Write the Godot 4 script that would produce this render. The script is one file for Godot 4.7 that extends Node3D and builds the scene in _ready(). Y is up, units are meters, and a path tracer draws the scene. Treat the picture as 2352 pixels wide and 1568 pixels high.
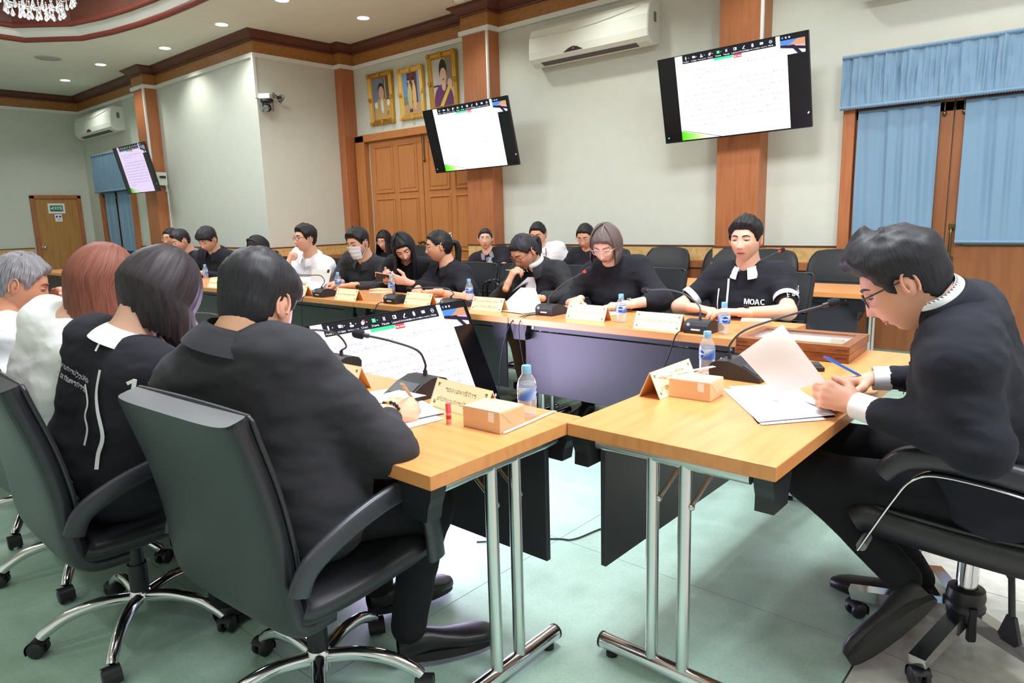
extends Node3D
# A conference room with a U of tables, seated people, wall televisions and a floor screen.

class MB:
	var v := PackedVector3Array()
	var n := PackedVector3Array()
	var t := PackedVector2Array()
	var c := PackedColorArray()
	var i := PackedInt32Array()
	var col := Color.WHITE
	func vert(p: Vector3, nn: Vector3, uv := Vector2.ZERO) -> int:
		v.append(p); n.append(nn); t.append(uv); c.append(col)
		return v.size() - 1
	func tri(a: int, b: int, d: int) -> void:
		i.append(a); i.append(b); i.append(d)
	func quad(a: int, b: int, d: int, e: int) -> void:
		tri(a, b, d); tri(a, d, e)
	func face(ps: Array, nn := Vector3.ZERO, uvs: Array = []) -> void:
		var m: Vector3 = nn
		if m == Vector3.ZERO:
			m = (ps[1] - ps[0]).cross(ps[2] - ps[0]).normalized()
		var s := v.size()
		for k in ps.size():
			vert(ps[k], m, uvs[k] if uvs.size() else Vector2(ps[k].x, ps[k].y))
		for k in range(1, ps.size() - 1):
			tri(s, s + k, s + k + 1)
	func box(ctr: Vector3, size: Vector3, bev := 0.0, bs := Basis()) -> void:
		var h := size * 0.5
		bev = minf(bev, minf(h.x, minf(h.y, h.z)) * 0.95)
		if bev <= 0.0:
			for ax in 3:
				for sg in [-1.0, 1.0]:
					var nn := Vector3.ZERO; nn[ax] = sg
					var a1 := (ax + 1) % 3
					var a2 := (ax + 2) % 3
					var ps := []
					for q in [[-1, -1], [1, -1], [1, 1], [-1, 1]]:
						var p := Vector3.ZERO
						p[ax] = sg * h[ax]; p[a1] = q[0] * h[a1]; p[a2] = q[1] * h[a2]
						ps.append(ctr + bs * p)
					face(ps, (bs * nn).normalized(), [Vector2(0, 0), Vector2(1, 0), Vector2(1, 1), Vector2(0, 1)])
			return
		var id := {}
		for sx in [-1, 1]:
			for sy in [-1, 1]:
				for sz in [-1, 1]:
					for ax in 3:
						var s := Vector3(sx, sy, sz)
						var p := Vector3(sx * (h.x - bev), sy * (h.y - bev), sz * (h.z - bev))
						p[ax] = s[ax] * h[ax]
						var nn := Vector3.ZERO; nn[ax] = s[ax]
						id[[sx, sy, sz, ax]] = vert(ctr + bs * p, (bs * nn).normalized(), Vector2(p[(ax + 1) % 3], p[(ax + 2) % 3]))
		for ax in 3:
			var b1 := (ax + 1) % 3
			var b2 := (ax + 2) % 3
			for sg in [-1, 1]:
				var q := []
				for w in [[-1, -1], [1, -1], [1, 1], [-1, 1]]:
					var s := [0, 0, 0]
					s[ax] = sg; s[b1] = w[0]; s[b2] = w[1]
					q.append(id[[s[0], s[1], s[2], ax]])
				quad(q[0], q[1], q[2], q[3])
			for s1 in [-1, 1]:
				for s2 in [-1, 1]:
					var lo := [0, 0, 0]; var hi := [0, 0, 0]
					lo[ax] = -1; hi[ax] = 1
					lo[b1] = s1; hi[b1] = s1; lo[b2] = s2; hi[b2] = s2
					quad(id[[lo[0], lo[1], lo[2], b1]], id[[hi[0], hi[1], hi[2], b1]], id[[hi[0], hi[1], hi[2], b2]], id[[lo[0], lo[1], lo[2], b2]])
		for sx in [-1, 1]:
			for sy in [-1, 1]:
				for sz in [-1, 1]:
					tri(id[[sx, sy, sz, 0]], id[[sx, sy, sz, 1]], id[[sx, sy, sz, 2]])
	# a swept tube; rad is a number or an array, flat = (x scale, y scale) of the section, up = section y
	func tube(path: Array, rad, sides := 10, caps := true, flat := Vector2.ONE, up := Vector3.ZERO, pw := 1.0) -> void:
		var m := path.size()
		var tang := []
		for k in m:
			var d: Vector3 = path[mini(k + 1, m - 1)] - path[maxi(k - 1, 0)]
			tang.append(d.normalized())
		var ref: Vector3 = up
		if ref == Vector3.ZERO:
			ref = Vector3.UP if absf(tang[0].y) < 0.9 else Vector3.RIGHT
		var s0 := v.size()
		for k in m:
			var tg: Vector3 = tang[k]
			var x := ref.cross(tg)
			if x.length() < 0.01:
				x = tg.cross(Vector3.RIGHT)
			x = x.normalized()
			var y := tg.cross(x).normalized()
			if up == Vector3.ZERO:
				ref = y
			var r: float = rad[k] if rad is Array else rad
			for j in sides:
				var a := TAU * j / sides
				var cx := cos(a); var cy := sin(a)
				if pw != 1.0:
					cx = signf(cx) * pow(absf(cx), pw); cy = signf(cy) * pow(absf(cy), pw)
				var nn := (x * (cos(a) / flat.x) + y * (sin(a) / flat.y)).normalized()
				vert(path[k] + x * (cx * r * flat.x) + y * (cy * r * flat.y), nn, Vector2(float(j) / sides, float(k)))
		for k in m - 1:
			for j in sides:
				var j2 := (j + 1) % sides
				quad(s0 + k * sides + j, s0 + k * sides + j2, s0 + (k + 1) * sides + j2, s0 + (k + 1) * sides + j)
		if caps:
			for e in [0, m - 1]:
				var nn: Vector3 = -tang[0] if e == 0 else tang[m - 1]
				var cc := vert(path[e], nn)
				var q := v.size()
				for j in sides:
					vert(v[s0 + e * sides + j], nn)
				for j in sides:
					tri(cc, q + j, q + (j + 1) % sides)
	# profile of (radius, height), spun round y; corners sharper than 40 degrees are split
	func lathe(prof: Array, seg := 24, xf := Transform3D(), arc := TAU) -> void:
		for k in prof.size() - 1:
			var a: Vector2 = prof[k]
			var b: Vector2 = prof[k + 1]
			var d := (b - a).normalized()
			var na := Vector2(d.y, -d.x); var nb := na
			if k > 0:
				var d0: Vector2 = (a - prof[k - 1]).normalized()
				if d0.dot(d) > 0.76:
					na = (na + Vector2(d0.y, -d0.x)).normalized()
			if k < prof.size() - 2:
				var d1: Vector2 = (prof[k + 2] - b).normalized()
				if d1.dot(d) > 0.76:
					nb = (nb + Vector2(d1.y, -d1.x)).normalized()
			var s := v.size()
			for j in seg + 1:
				var an := arc * j / seg
				var ca := cos(an); var sa := sin(an)
				vert(xf * Vector3(a.x * ca, a.y, a.x * sa), (xf.basis * Vector3(na.x * ca, na.y, na.x * sa)).normalized(), Vector2(float(j) / seg, a.y))
				vert(xf * Vector3(b.x * ca, b.y, b.x * sa), (xf.basis * Vector3(nb.x * ca, nb.y, nb.x * sa)).normalized(), Vector2(float(j) / seg, b.y))
			for j in seg:
				quad(s + j * 2, s + j * 2 + 1, s + j * 2 + 3, s + j * 2 + 2)
	# smooth grid of points f(u, v), u and v in 0..1
	func grid(nu: int, nv: int, f: Callable, wrap := false, flip := false) -> void:
		var pts := PackedVector3Array()
		for b in nv + 1:
			for a in nu + 1:
				pts.append(f.call(float(a) / nu, float(b) / nv))
		pgrid(nu, nv, pts, wrap, flip)
	func pgrid(nu: int, nv: int, pts: PackedVector3Array, wrap := false, flip := false) -> void:
		var s := v.size()
		var w := nu + 1
		for b in nv + 1:
			for a in nu + 1:
				var a0 := a - 1; var a1 := a + 1
				if wrap:
					a0 = nu - 1 if a == 0 else a - 1
					a1 = 1 if a == nu else a + 1
				else:
					a0 = maxi(a0, 0); a1 = mini(a1, nu)
				var du := pts[b * w + a1] - pts[b * w + a0]
				var dv := pts[mini(b + 1, nv) * w + a] - pts[maxi(b - 1, 0) * w + a]
				var nn := du.cross(dv)
				if nn.length_squared() < 1e-16:
					var b2 := 1 if b == 0 else nv - 1
					nn = (pts[b2 * w + a1] - pts[b2 * w + a0]).cross(pts[mini(b2 + 1, nv) * w + a] - pts[maxi(b2 - 1, 0) * w + a])
				nn = nn.normalized()
				vert(pts[b * w + a], -nn if flip else nn, Vector2(float(a) / nu, float(b) / nv))
		for b in nv:
			for a in nu:
				quad(s + b * w + a, s + b * w + a + 1, s + (b + 1) * w + a + 1, s + (b + 1) * w + a)
	# polygon in xy, extruded along z from -d/2 to d/2
	func prism(poly: Array, d: float, xf := Transform3D()) -> void:
		var p2 := PackedVector2Array(poly)
		var ix := Geometry2D.triangulate_polygon(p2)
		for sg in [-1.0, 1.0]:
			var s := v.size()
			for p in p2:
				vert(xf * Vector3(p.x, p.y, sg * d * 0.5), (xf.basis * Vector3(0, 0, sg)).normalized(), p)
			for k in range(0, ix.size(), 3):
				tri(s + ix[k], s + ix[k + 1], s + ix[k + 2])
		var cw := Geometry2D.is_polygon_clockwise(p2)
		for k in p2.size():
			var a := p2[k]; var b := p2[(k + 1) % p2.size()]
			var e := (b - a).normalized()
			var nn := Vector3(e.y, -e.x, 0) * (-1.0 if cw else 1.0)
			face([xf * Vector3(a.x, a.y, -d / 2), xf * Vector3(b.x, b.y, -d / 2), xf * Vector3(b.x, b.y, d / 2), xf * Vector3(a.x, a.y, d / 2)], (xf.basis * nn).normalized())
	func ball(ctr: Vector3, r: Vector3, nu := 14, nv := 9, bs := Basis()) -> void:
		grid(nu, nv, func(a, b):
			var th: float = PI * b; var ph: float = TAU * a
			return ctr + bs * Vector3(r.x * sin(th) * cos(ph), r.y * cos(th), r.z * sin(th) * sin(ph)), true)
	func mesh(fix := true) -> ArrayMesh:
		if fix:
			for k in range(0, i.size(), 3):
				var a := i[k]; var b := i[k + 1]; var d := i[k + 2]
				if (v[b] - v[a]).cross(v[d] - v[a]).dot(n[a] + n[b] + n[d]) > 0.0:
					i[k + 1] = d; i[k + 2] = b
		var arr := []
		arr.resize(Mesh.ARRAY_MAX)
		arr[Mesh.ARRAY_VERTEX] = v
		arr[Mesh.ARRAY_NORMAL] = n
		arr[Mesh.ARRAY_TEX_UV] = t
		arr[Mesh.ARRAY_COLOR] = c
		arr[Mesh.ARRAY_INDEX] = i
		var m := ArrayMesh.new()
		m.add_surface_from_arrays(Mesh.PRIMITIVE_TRIANGLES, arr)
		return m

# A body field: tapered capsules joined by a smooth minimum, meshed as surface nets.
class Field:
	var bones := []          # [a, b, ra, rb, flat_dir, flat_scale]
	var k := 0.02
	func add(a: Vector3, b: Vector3, ra: float, rb := -1.0, dir := Vector3.ZERO, sc := 1.0) -> void:
		bones.append([a, b, ra, rb if rb >= 0.0 else ra, dir, sc])
	func value(p: Vector3) -> float:
		var s := 0.0
		for bn in bones:
			s += exp(-_d(p, bn) / k)
		return -k * log(maxf(s, 1e-12))
	func _d(p: Vector3, bn: Array) -> float:
		var a: Vector3 = bn[0]
		var ap: Vector3 = p - a
		var ab: Vector3 = bn[1] - a
		if bn[5] != 1.0:
			var dr: Vector3 = bn[4]
			ap += dr * (ap.dot(dr) * (bn[5] - 1.0))
			ab += dr * (ab.dot(dr) * (bn[5] - 1.0))
		var h := clampf(ap.dot(ab) / maxf(ab.length_squared(), 1e-9), 0.0, 1.0)
		return (ap - ab * h).length() - lerpf(bn[2], bn[3], h)
	# where a ray meets the surface
	func hit(from: Vector3, dir: Vector3, most := 0.8) -> Vector3:
		var p := from
		var gone := 0.0
		for s in 60:
			var d := value(p)
			if d < 0.0008:
				break
			d = maxf(d * 0.7, 0.0008)
			p += dir * d; gone += d
			if gone > most:
				break
		return p
	func build(mb: MB, cell: float, wrinkle: FastNoiseLite = null, amp := 0.0) -> void:
		var lo := Vector3.INF; var hi := -Vector3.INF
		for bn in bones:
			var r: float = maxf(bn[2], bn[3]) + k * 2.0 + cell * 2.0
			for e in [bn[0], bn[1]]:
				lo = lo.min(e - Vector3(r, r, r)); hi = hi.max(e + Vector3(r, r, r))
		var nx := int((hi.x - lo.x) / cell) + 2
		var ny := int((hi.y - lo.y) / cell) + 2
		var nz := int((hi.z - lo.z) / cell) + 2
		var g := PackedFloat32Array()
		g.resize(nx * ny * nz)
		var ik := 1.0 / k
		for bn in bones:
			var a: Vector3 = bn[0]; var b: Vector3 = bn[1]
			var ra: float = bn[2]; var rd: float = bn[3] - bn[2]
			var m: float = maxf(ra, bn[3]) + k * 3.0 + cell * 1.5
			var l3 := (a.min(b) - Vector3(m, m, m) - lo) / cell
			var h3 := (a.max(b) + Vector3(m, m, m) - lo) / cell
			var x0 := maxi(int(l3.x), 0); var x1 := mini(int(h3.x) + 1, nx - 1)
			var y0 := maxi(int(l3.y), 0); var y1 := mini(int(h3.y) + 1, ny - 1)
			var z0 := maxi(int(l3.z), 0); var z1 := mini(int(h3.z) + 1, nz - 1)
			var ab := b - a
			var dr: Vector3 = bn[4]
			var sc: float = bn[5] - 1.0
			var flat: bool = sc != 0.0
			if flat:
				ab += dr * (ab.dot(dr) * sc)
			var inv := 1.0 / maxf(ab.length_squared(), 1e-9)
			var cut := k * 3.0 + cell * 1.5
			for z in range(z0, z1 + 1):
				for y in range(y0, y1 + 1):
					var ap := Vector3(lo.x + x0 * cell, lo.y + y * cell, lo.z + z * cell) - a
					var at := (z * ny + y) * nx + x0
					for x in range(x0, x1 + 1):
						var q := ap
						if flat:
							q += dr * (q.dot(dr) * sc)
						var h := clampf(q.dot(ab) * inv, 0.0, 1.0)
						var d := (q - ab * h).length() - ra - rd * h
						if d < cut:
							g[at] += exp(-d * ik)
						ap.x += cell
						at += 1
		# surface nets
		var ids := PackedInt32Array()
		ids.resize(nx * ny * nz)
		var base := mb.v.size()
		var cnt := 0
		var sy := nx; var sz := nx * ny
		var off := [0, 1, sy, sy + 1, sz, sz + 1, sz + sy, sz + sy + 1]
		var cor := [Vector3(0, 0, 0), Vector3(1, 0, 0), Vector3(0, 1, 0), Vector3(1, 1, 0), Vector3(0, 0, 1), Vector3(1, 0, 1), Vector3(0, 1, 1), Vector3(1, 1, 1)]
		var edges := [[0, 1], [2, 3], [4, 5], [6, 7], [0, 2], [1, 3], [4, 6], [5, 7], [0, 4], [1, 5], [2, 6], [3, 7]]
		var pts := PackedVector3Array()
		for z in nz - 1:
			for y in ny - 1:
				var at := (z * ny + y) * nx
				for x in nx - 1:
					var i0 := at + x
					var c0 := g[i0] > 1.0
					if c0 == (g[i0 + 1] > 1.0) and c0 == (g[i0 + sy] > 1.0) and c0 == (g[i0 + sy + 1] > 1.0) and c0 == (g[i0 + sz] > 1.0) and c0 == (g[i0 + sz + 1] > 1.0) and c0 == (g[i0 + sz + sy] > 1.0) and c0 == (g[i0 + sz + sy + 1] > 1.0):
						continue
					var f := [0.0, 0.0, 0.0, 0.0, 0.0, 0.0, 0.0, 0.0]
					for j in 8:
						f[j] = -log(maxf(g[i0 + off[j]], 1e-4))
					var sum := Vector3.ZERO
					var num := 0
					for e in edges:
						var fa: float = f[e[0]]; var fb: float = f[e[1]]
						if (fa < 0.0) != (fb < 0.0):
							sum += cor[e[0]].lerp(cor[e[1]], fa / (fa - fb))
							num += 1
					cnt += 1
					ids[i0] = cnt
					pts.append(lo + (Vector3(x, y, z) + sum / num) * cell)
		var nrm := PackedVector3Array()
		nrm.resize(cnt)
		var tris := PackedInt32Array()
		for z in range(1, nz - 1):
			for y in range(1, ny - 1):
				var at := (z * ny + y) * nx
				for x in range(1, nx - 1):
					var i0 := at + x
					if ids[i0] == 0:
						continue
					var c0 := g[i0] > 1.0
					for ax in 3:
						var st: int = [1, sy, sz][ax]
						var c1 := g[i0 + st] > 1.0
						if c0 == c1:
							continue
						var s1: int = [sy, sz, 1][ax]
						var s2: int = [sz, 1, sy][ax]
						var q0 := ids[i0] - 1; var q1 := ids[i0 - s1] - 1; var q2 := ids[i0 - s1 - s2] - 1; var q3 := ids[i0 - s2] - 1
						if q0 < 0 or q1 < 0 or q2 < 0 or q3 < 0:
							continue
						var fn := (pts[q2] - pts[q0]).cross(pts[q3] - pts[q1])
						if c0:
							tris.append_array(PackedInt32Array([q0, q2, q1, q0, q3, q2]))
						else:
							tris.append_array(PackedInt32Array([q0, q1, q2, q0, q2, q3]))
							fn = -fn
						nrm[q0] += fn; nrm[q1] += fn; nrm[q2] += fn; nrm[q3] += fn
		for j in cnt:
			nrm[j] = nrm[j].normalized()
		if wrinkle and amp > 0.0:
			for j in cnt:
				pts[j] += nrm[j] * (wrinkle.get_noise_3dv(pts[j] * Vector3(34.0, 84.0, 34.0)) * amp)
			nrm.fill(Vector3.ZERO)
			for j in range(0, tris.size(), 3):
				var fn := (pts[tris[j + 2]] - pts[tris[j]]).cross(pts[tris[j + 1]] - pts[tris[j]])
				nrm[tris[j]] += fn; nrm[tris[j + 1]] += fn; nrm[tris[j + 2]] += fn
		for j in cnt:
			mb.vert(pts[j], nrm[j].normalized(), Vector2(pts[j].x, pts[j].y))
		for j in tris.size():
			mb.i.append(tris[j] + base)

# ------------------------------------------------------------------ nodes
var taken := {}
var mats := {}
var shared := {}

func numbered(s: String) -> String:
	if not taken.has(s):
		taken[s] = 0
		return s
	taken[s] += 1
	return "%s_%03d" % [s, taken[s]]

func thing(called: String, label: String, category: String, at := Vector3.ZERO, turn := 0.0, group := "") -> Node3D:
	var o := Node3D.new()
	o.name = numbered(called)
	add_child(o)
	o.position = at
	o.rotation.y = turn
	o.set_meta("label", label)
	o.set_meta("category", category)
	if group:
		o.set_meta("group", group)
	return o

func part(parent: Node3D, called: String, mb, m: Material, at := Vector3.ZERO, bs := Basis()) -> MeshInstance3D:
	var o := MeshInstance3D.new()
	o.name = called if parent != self else numbered(called)
	o.mesh = mb.mesh() if mb is MB else mb
	o.material_override = m
	o.transform = Transform3D(bs, at)
	parent.add_child(o, true)
	return o

func struct(called: String, mb, m: Material) -> MeshInstance3D:
	var o := part(self, called, mb, m)
	o.set_meta("kind", "structure")
	return o

func dup(root: Node3D, at: Vector3, turn: float, label: String, group := "") -> Node3D:
	var base_name := String(root.name)
	if base_name.length() > 4 and base_name[base_name.length() - 4] == "_" and base_name.right(3).is_valid_int():
		base_name = base_name.left(base_name.length() - 4)
	var r: Node3D = root.duplicate()
	r.name = numbered(base_name)
	add_child(r)
	r.position = at
	r.rotation.y = turn
	r.set_meta("label", label)
	if group:
		r.set_meta("group", group)
	return r

func mat(key: String, color: Color, rough := 0.6, metal := 0.0, spec := 0.5) -> StandardMaterial3D:
	if mats.has(key):
		return mats[key]
	var m := StandardMaterial3D.new()
	m.resource_name = key
	m.albedo_color = color
	m.roughness = rough
	m.metallic = metal
	m.metallic_specular = spec
	mats[key] = m
	return m

func rgb(r: int, g: int, b: int) -> Color:
	return Color(r / 255.0, g / 255.0, b / 255.0)

func noise_tex(sd: int, freq: float, ramp: Array, size := 512, oct := 4, kind := FastNoiseLite.TYPE_SIMPLEX_SMOOTH) -> NoiseTexture2D:
	var nz := FastNoiseLite.new()
	nz.seed = sd
	nz.noise_type = kind
	nz.frequency = freq
	nz.fractal_octaves = oct
	var tx := NoiseTexture2D.new()
	tx.noise = nz
	tx.width = size; tx.height = size
	tx.seamless = true
	var gr := Gradient.new()
	var offs := PackedFloat32Array(); var cols := PackedColorArray()
	for k in ramp.size():
		offs.append(float(k) / (ramp.size() - 1))
		cols.append(ramp[k])
	gr.offsets = offs; gr.colors = cols
	tx.color_ramp = gr
	return tx

func tri_mat(key: String, tx: Texture2D, sc: Vector3, rough: float, spec := 0.5) -> StandardMaterial3D:
	if mats.has(key):
		return mats[key]
	var m := StandardMaterial3D.new()
	m.resource_name = key
	m.albedo_texture = tx
	m.uv1_triplanar = true
	m.uv1_world_triplanar = true
	m.uv1_triplanar_sharpness = 8.0
	m.uv1_scale = sc
	m.roughness = rough
	m.metallic_specular = spec
	mats[key] = m
	return m

func bump(m: StandardMaterial3D, tx: Texture2D, cm: float) -> StandardMaterial3D:
	m.heightmap_enabled = true
	m.heightmap_texture = tx
	m.heightmap_scale = cm
	return m

func bez(ps: Array, num: int) -> Array:
	# Catmull-Rom through the points
	var out := []
	var m := ps.size()
	for s in m - 1:
		var p0: Vector3 = ps[maxi(s - 1, 0)]; var p1: Vector3 = ps[s]; var p2: Vector3 = ps[s + 1]; var p3: Vector3 = ps[mini(s + 2, m - 1)]
		for j in num:
			var u := float(j) / num
			out.append(p1.cubic_interpolate(p2, p0, p3, u))
	out.append(ps[m - 1])
	return out

# ------------------------------------------------------------------ materials shared by many things
func make_materials() -> void:
	# timber of door and pilaster: streaks along the height
	var streak := noise_tex(3, 0.012, [rgb(160, 96, 58), rgb(174, 106, 66), rgb(182, 114, 72), rgb(170, 102, 62)], 512, 5)
	tri_mat("timber", streak, Vector3(2.4, 0.22, 2.4), 0.42)
	var dark := noise_tex(5, 0.012, [rgb(88, 48, 38), rgb(104, 58, 46), rgb(96, 54, 42)], 256, 4)
	tri_mat("dark_timber", dark, Vector3(0.4, 2.0, 0.4), 0.4)
	var burl := noise_tex(7, 0.02, [rgb(196, 150, 88), rgb(214, 172, 110), rgb(224, 186, 126), rgb(206, 160, 98)], 512, 5)
	tri_mat("burl", burl, Vector3(1.1, 1.1, 1.1), 0.38)
	var frieze := noise_tex(9, 0.02, [rgb(150, 98, 52), rgb(170, 114, 62), rgb(180, 124, 70)], 512, 5)
	tri_mat("frieze", frieze, Vector3(0.9, 1.6, 0.9), 0.35)
	var lam := noise_tex(11, 0.014, [rgb(208, 134, 78), rgb(219, 146, 87), rgb(225, 154, 94), rgb(213, 139, 82)], 512, 5)
	tri_mat("laminate_x", lam, Vector3(0.18, 1.0, 2.6), 0.3)
	tri_mat("laminate_z", lam, Vector3(2.6, 1.0, 0.18), 0.3)
	tri_mat("walnut", noise_tex(13, 0.02, [rgb(112, 66, 36), rgb(140, 86, 48), rgb(152, 96, 56)], 512, 5), Vector3(1.2, 3.0, 5.0), 0.32)
	var wall := noise_tex(15, 0.03, [rgb(209, 211, 201), rgb(213, 215, 205)], 256, 3)
	tri_mat("wall", wall, Vector3(0.6, 0.6, 0.6), 0.75, 0.3)
	var ceil := noise_tex(17, 0.03, [rgb(228, 224, 212), rgb(232, 228, 217)], 256, 3)
	tri_mat("ceiling", ceil, Vector3(0.5, 0.5, 0.5), 0.85, 0.2)
	var terr := noise_tex(19, 0.09, [rgb(158, 188, 173), rgb(168, 197, 183), rgb(174, 202, 189), rgb(163, 192, 177), rgb(190, 212, 201)], 512, 4, FastNoiseLite.TYPE_CELLULAR)
	var tm := tri_mat("terrazzo", terr, Vector3(0.9, 0.9, 0.9), 0.34)
	tm.detail_enabled = true
	tm.detail_albedo = noise_tex(20, 0.006, [rgb(226, 232, 226), rgb(255, 255, 255), rgb(240, 246, 242)], 512, 3)
	tm.detail_blend_mode = BaseMaterial3D.BLEND_MODE_MUL
	var tile := noise_tex(21, 0.05, [rgb(176, 174, 164), rgb(190, 188, 178), rgb(200, 198, 190)], 512, 5)
	tri_mat("beige_tile", tile, Vector3(0.7, 0.7, 0.7), 0.3)
	mat("joint", rgb(96, 104, 96), 0.8)
	mat("white_trim", rgb(232, 230, 228), 0.5)
	mat("white_plastic", rgb(236, 238, 230), 0.35)
	mat("grey_plastic", rgb(120, 122, 124), 0.5)
	mat("black_plastic", rgb(26, 27, 31), 0.42)
	mat("panel_black", rgb(52, 52, 58), 0.4)
	mat("chrome", rgb(222, 222, 226), 0.12, 1.0)
	mat("dull_chrome", rgb(205, 206, 204), 0.25, 1.0)
	mat("brass", rgb(120, 104, 72), 0.35, 1.0)
	mat("gold", rgb(198, 152, 62), 0.36, 0.75)
	var curt := mat("curtain", rgb(126, 154, 180), 0.8, 0.0, 0.2)
	curt.rim_enabled = true; curt.rim = 0.25; curt.rim_tint = 0.6
	var le := noise_tex(23, 0.06, [Color(0.35, 0.35, 0.35), Color(0.6, 0.6, 0.6), Color(0.5, 0.5, 0.5)], 256, 3, FastNoiseLite.TYPE_CELLULAR)
	var lm := mat("leather", rgb(34, 35, 40), 0.4)
	lm.uv1_triplanar = true; lm.uv1_scale = Vector3(14, 14, 14)
	bump(lm, le, 0.04)
	mat("leather_back", rgb(48, 51, 52), 0.5)
	mat("paper", rgb(244, 243, 246), 0.8)
	mat("card_orange", rgb(238, 168, 84), 0.7)
	mat("kraft", rgb(232, 192, 150), 0.75)

# sweep a profile of (distance from the wall, height) along a plan line of wall points, room on the right hand
func cornice(mb: MB, plan: Array, prof: Array) -> void:
	var m := plan.size()
	var offs := []
	for k in m:
		var d0: Vector2 = (plan[k] - plan[maxi(k - 1, 0)]).normalized() if k > 0 else (plan[1] - plan[0]).normalized()
		var d1: Vector2 = (plan[mini(k + 1, m - 1)] - plan[k]).normalized() if k < m - 1 else d0
		var n0 := Vector2(-d0.y, d0.x); var n1 := Vector2(-d1.y, d1.x)
		var bi := (n0 + n1).normalized()
		offs.append(bi / maxf(bi.dot(n0), 0.3))
	for k in m - 1:
		for j in prof.size() - 1:
			var ps := []
			for q in [[k, j], [k + 1, j], [k + 1, j + 1], [k, j + 1]]:
				var p: Vector2 = plan[q[0]] + offs[q[0]] * prof[q[1]].x
				ps.append(Vector3(p.x, prof[q[1]].y, p.y))
			var e := (ps[1] - ps[0]) as Vector3
			var nn := e.cross(ps[3] - ps[0]).normalized()
			var inward := Vector3(offs[k].x, 0, offs[k].y)
			if nn.dot(inward) < -0.001 or (absf(nn.dot(inward)) <= 0.001 and nn.y * (1.0 if j > prof.size() / 2 else -1.0) < 0.0):
				nn = -nn
			mb.face(ps, nn)

const WALL_Z := -7.0
const BLOCK_Z := -5.417
const BLOCK_X := -9.46
const END_X := -16.5
const RIGHT_X := 4.0
const BACK_Z := 2.6
const CEIL := 4.0

func plan_line() -> Array:
	return [Vector2(END_X, BACK_Z), Vector2(END_X, BLOCK_Z), Vector2(-13.16, BLOCK_Z), Vector2(-13.16, -5.217), Vector2(-12.7, -5.217), Vector2(-12.7, BLOCK_Z), Vector2(BLOCK_X, BLOCK_Z), Vector2(BLOCK_X, -6.755), Vector2(-9.3, -6.755), Vector2(-9.3, WALL_Z), Vector2(-6.71, WALL_Z), Vector2(-6.71, -6.8), Vector2(-6.25, -6.8), Vector2(-6.25, WALL_Z), Vector2(-3.18, WALL_Z), Vector2(-3.18, -6.8), Vector2(-2.74, -6.8), Vector2(-2.74, WALL_Z), Vector2(RIGHT_X, WALL_Z)]

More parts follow.
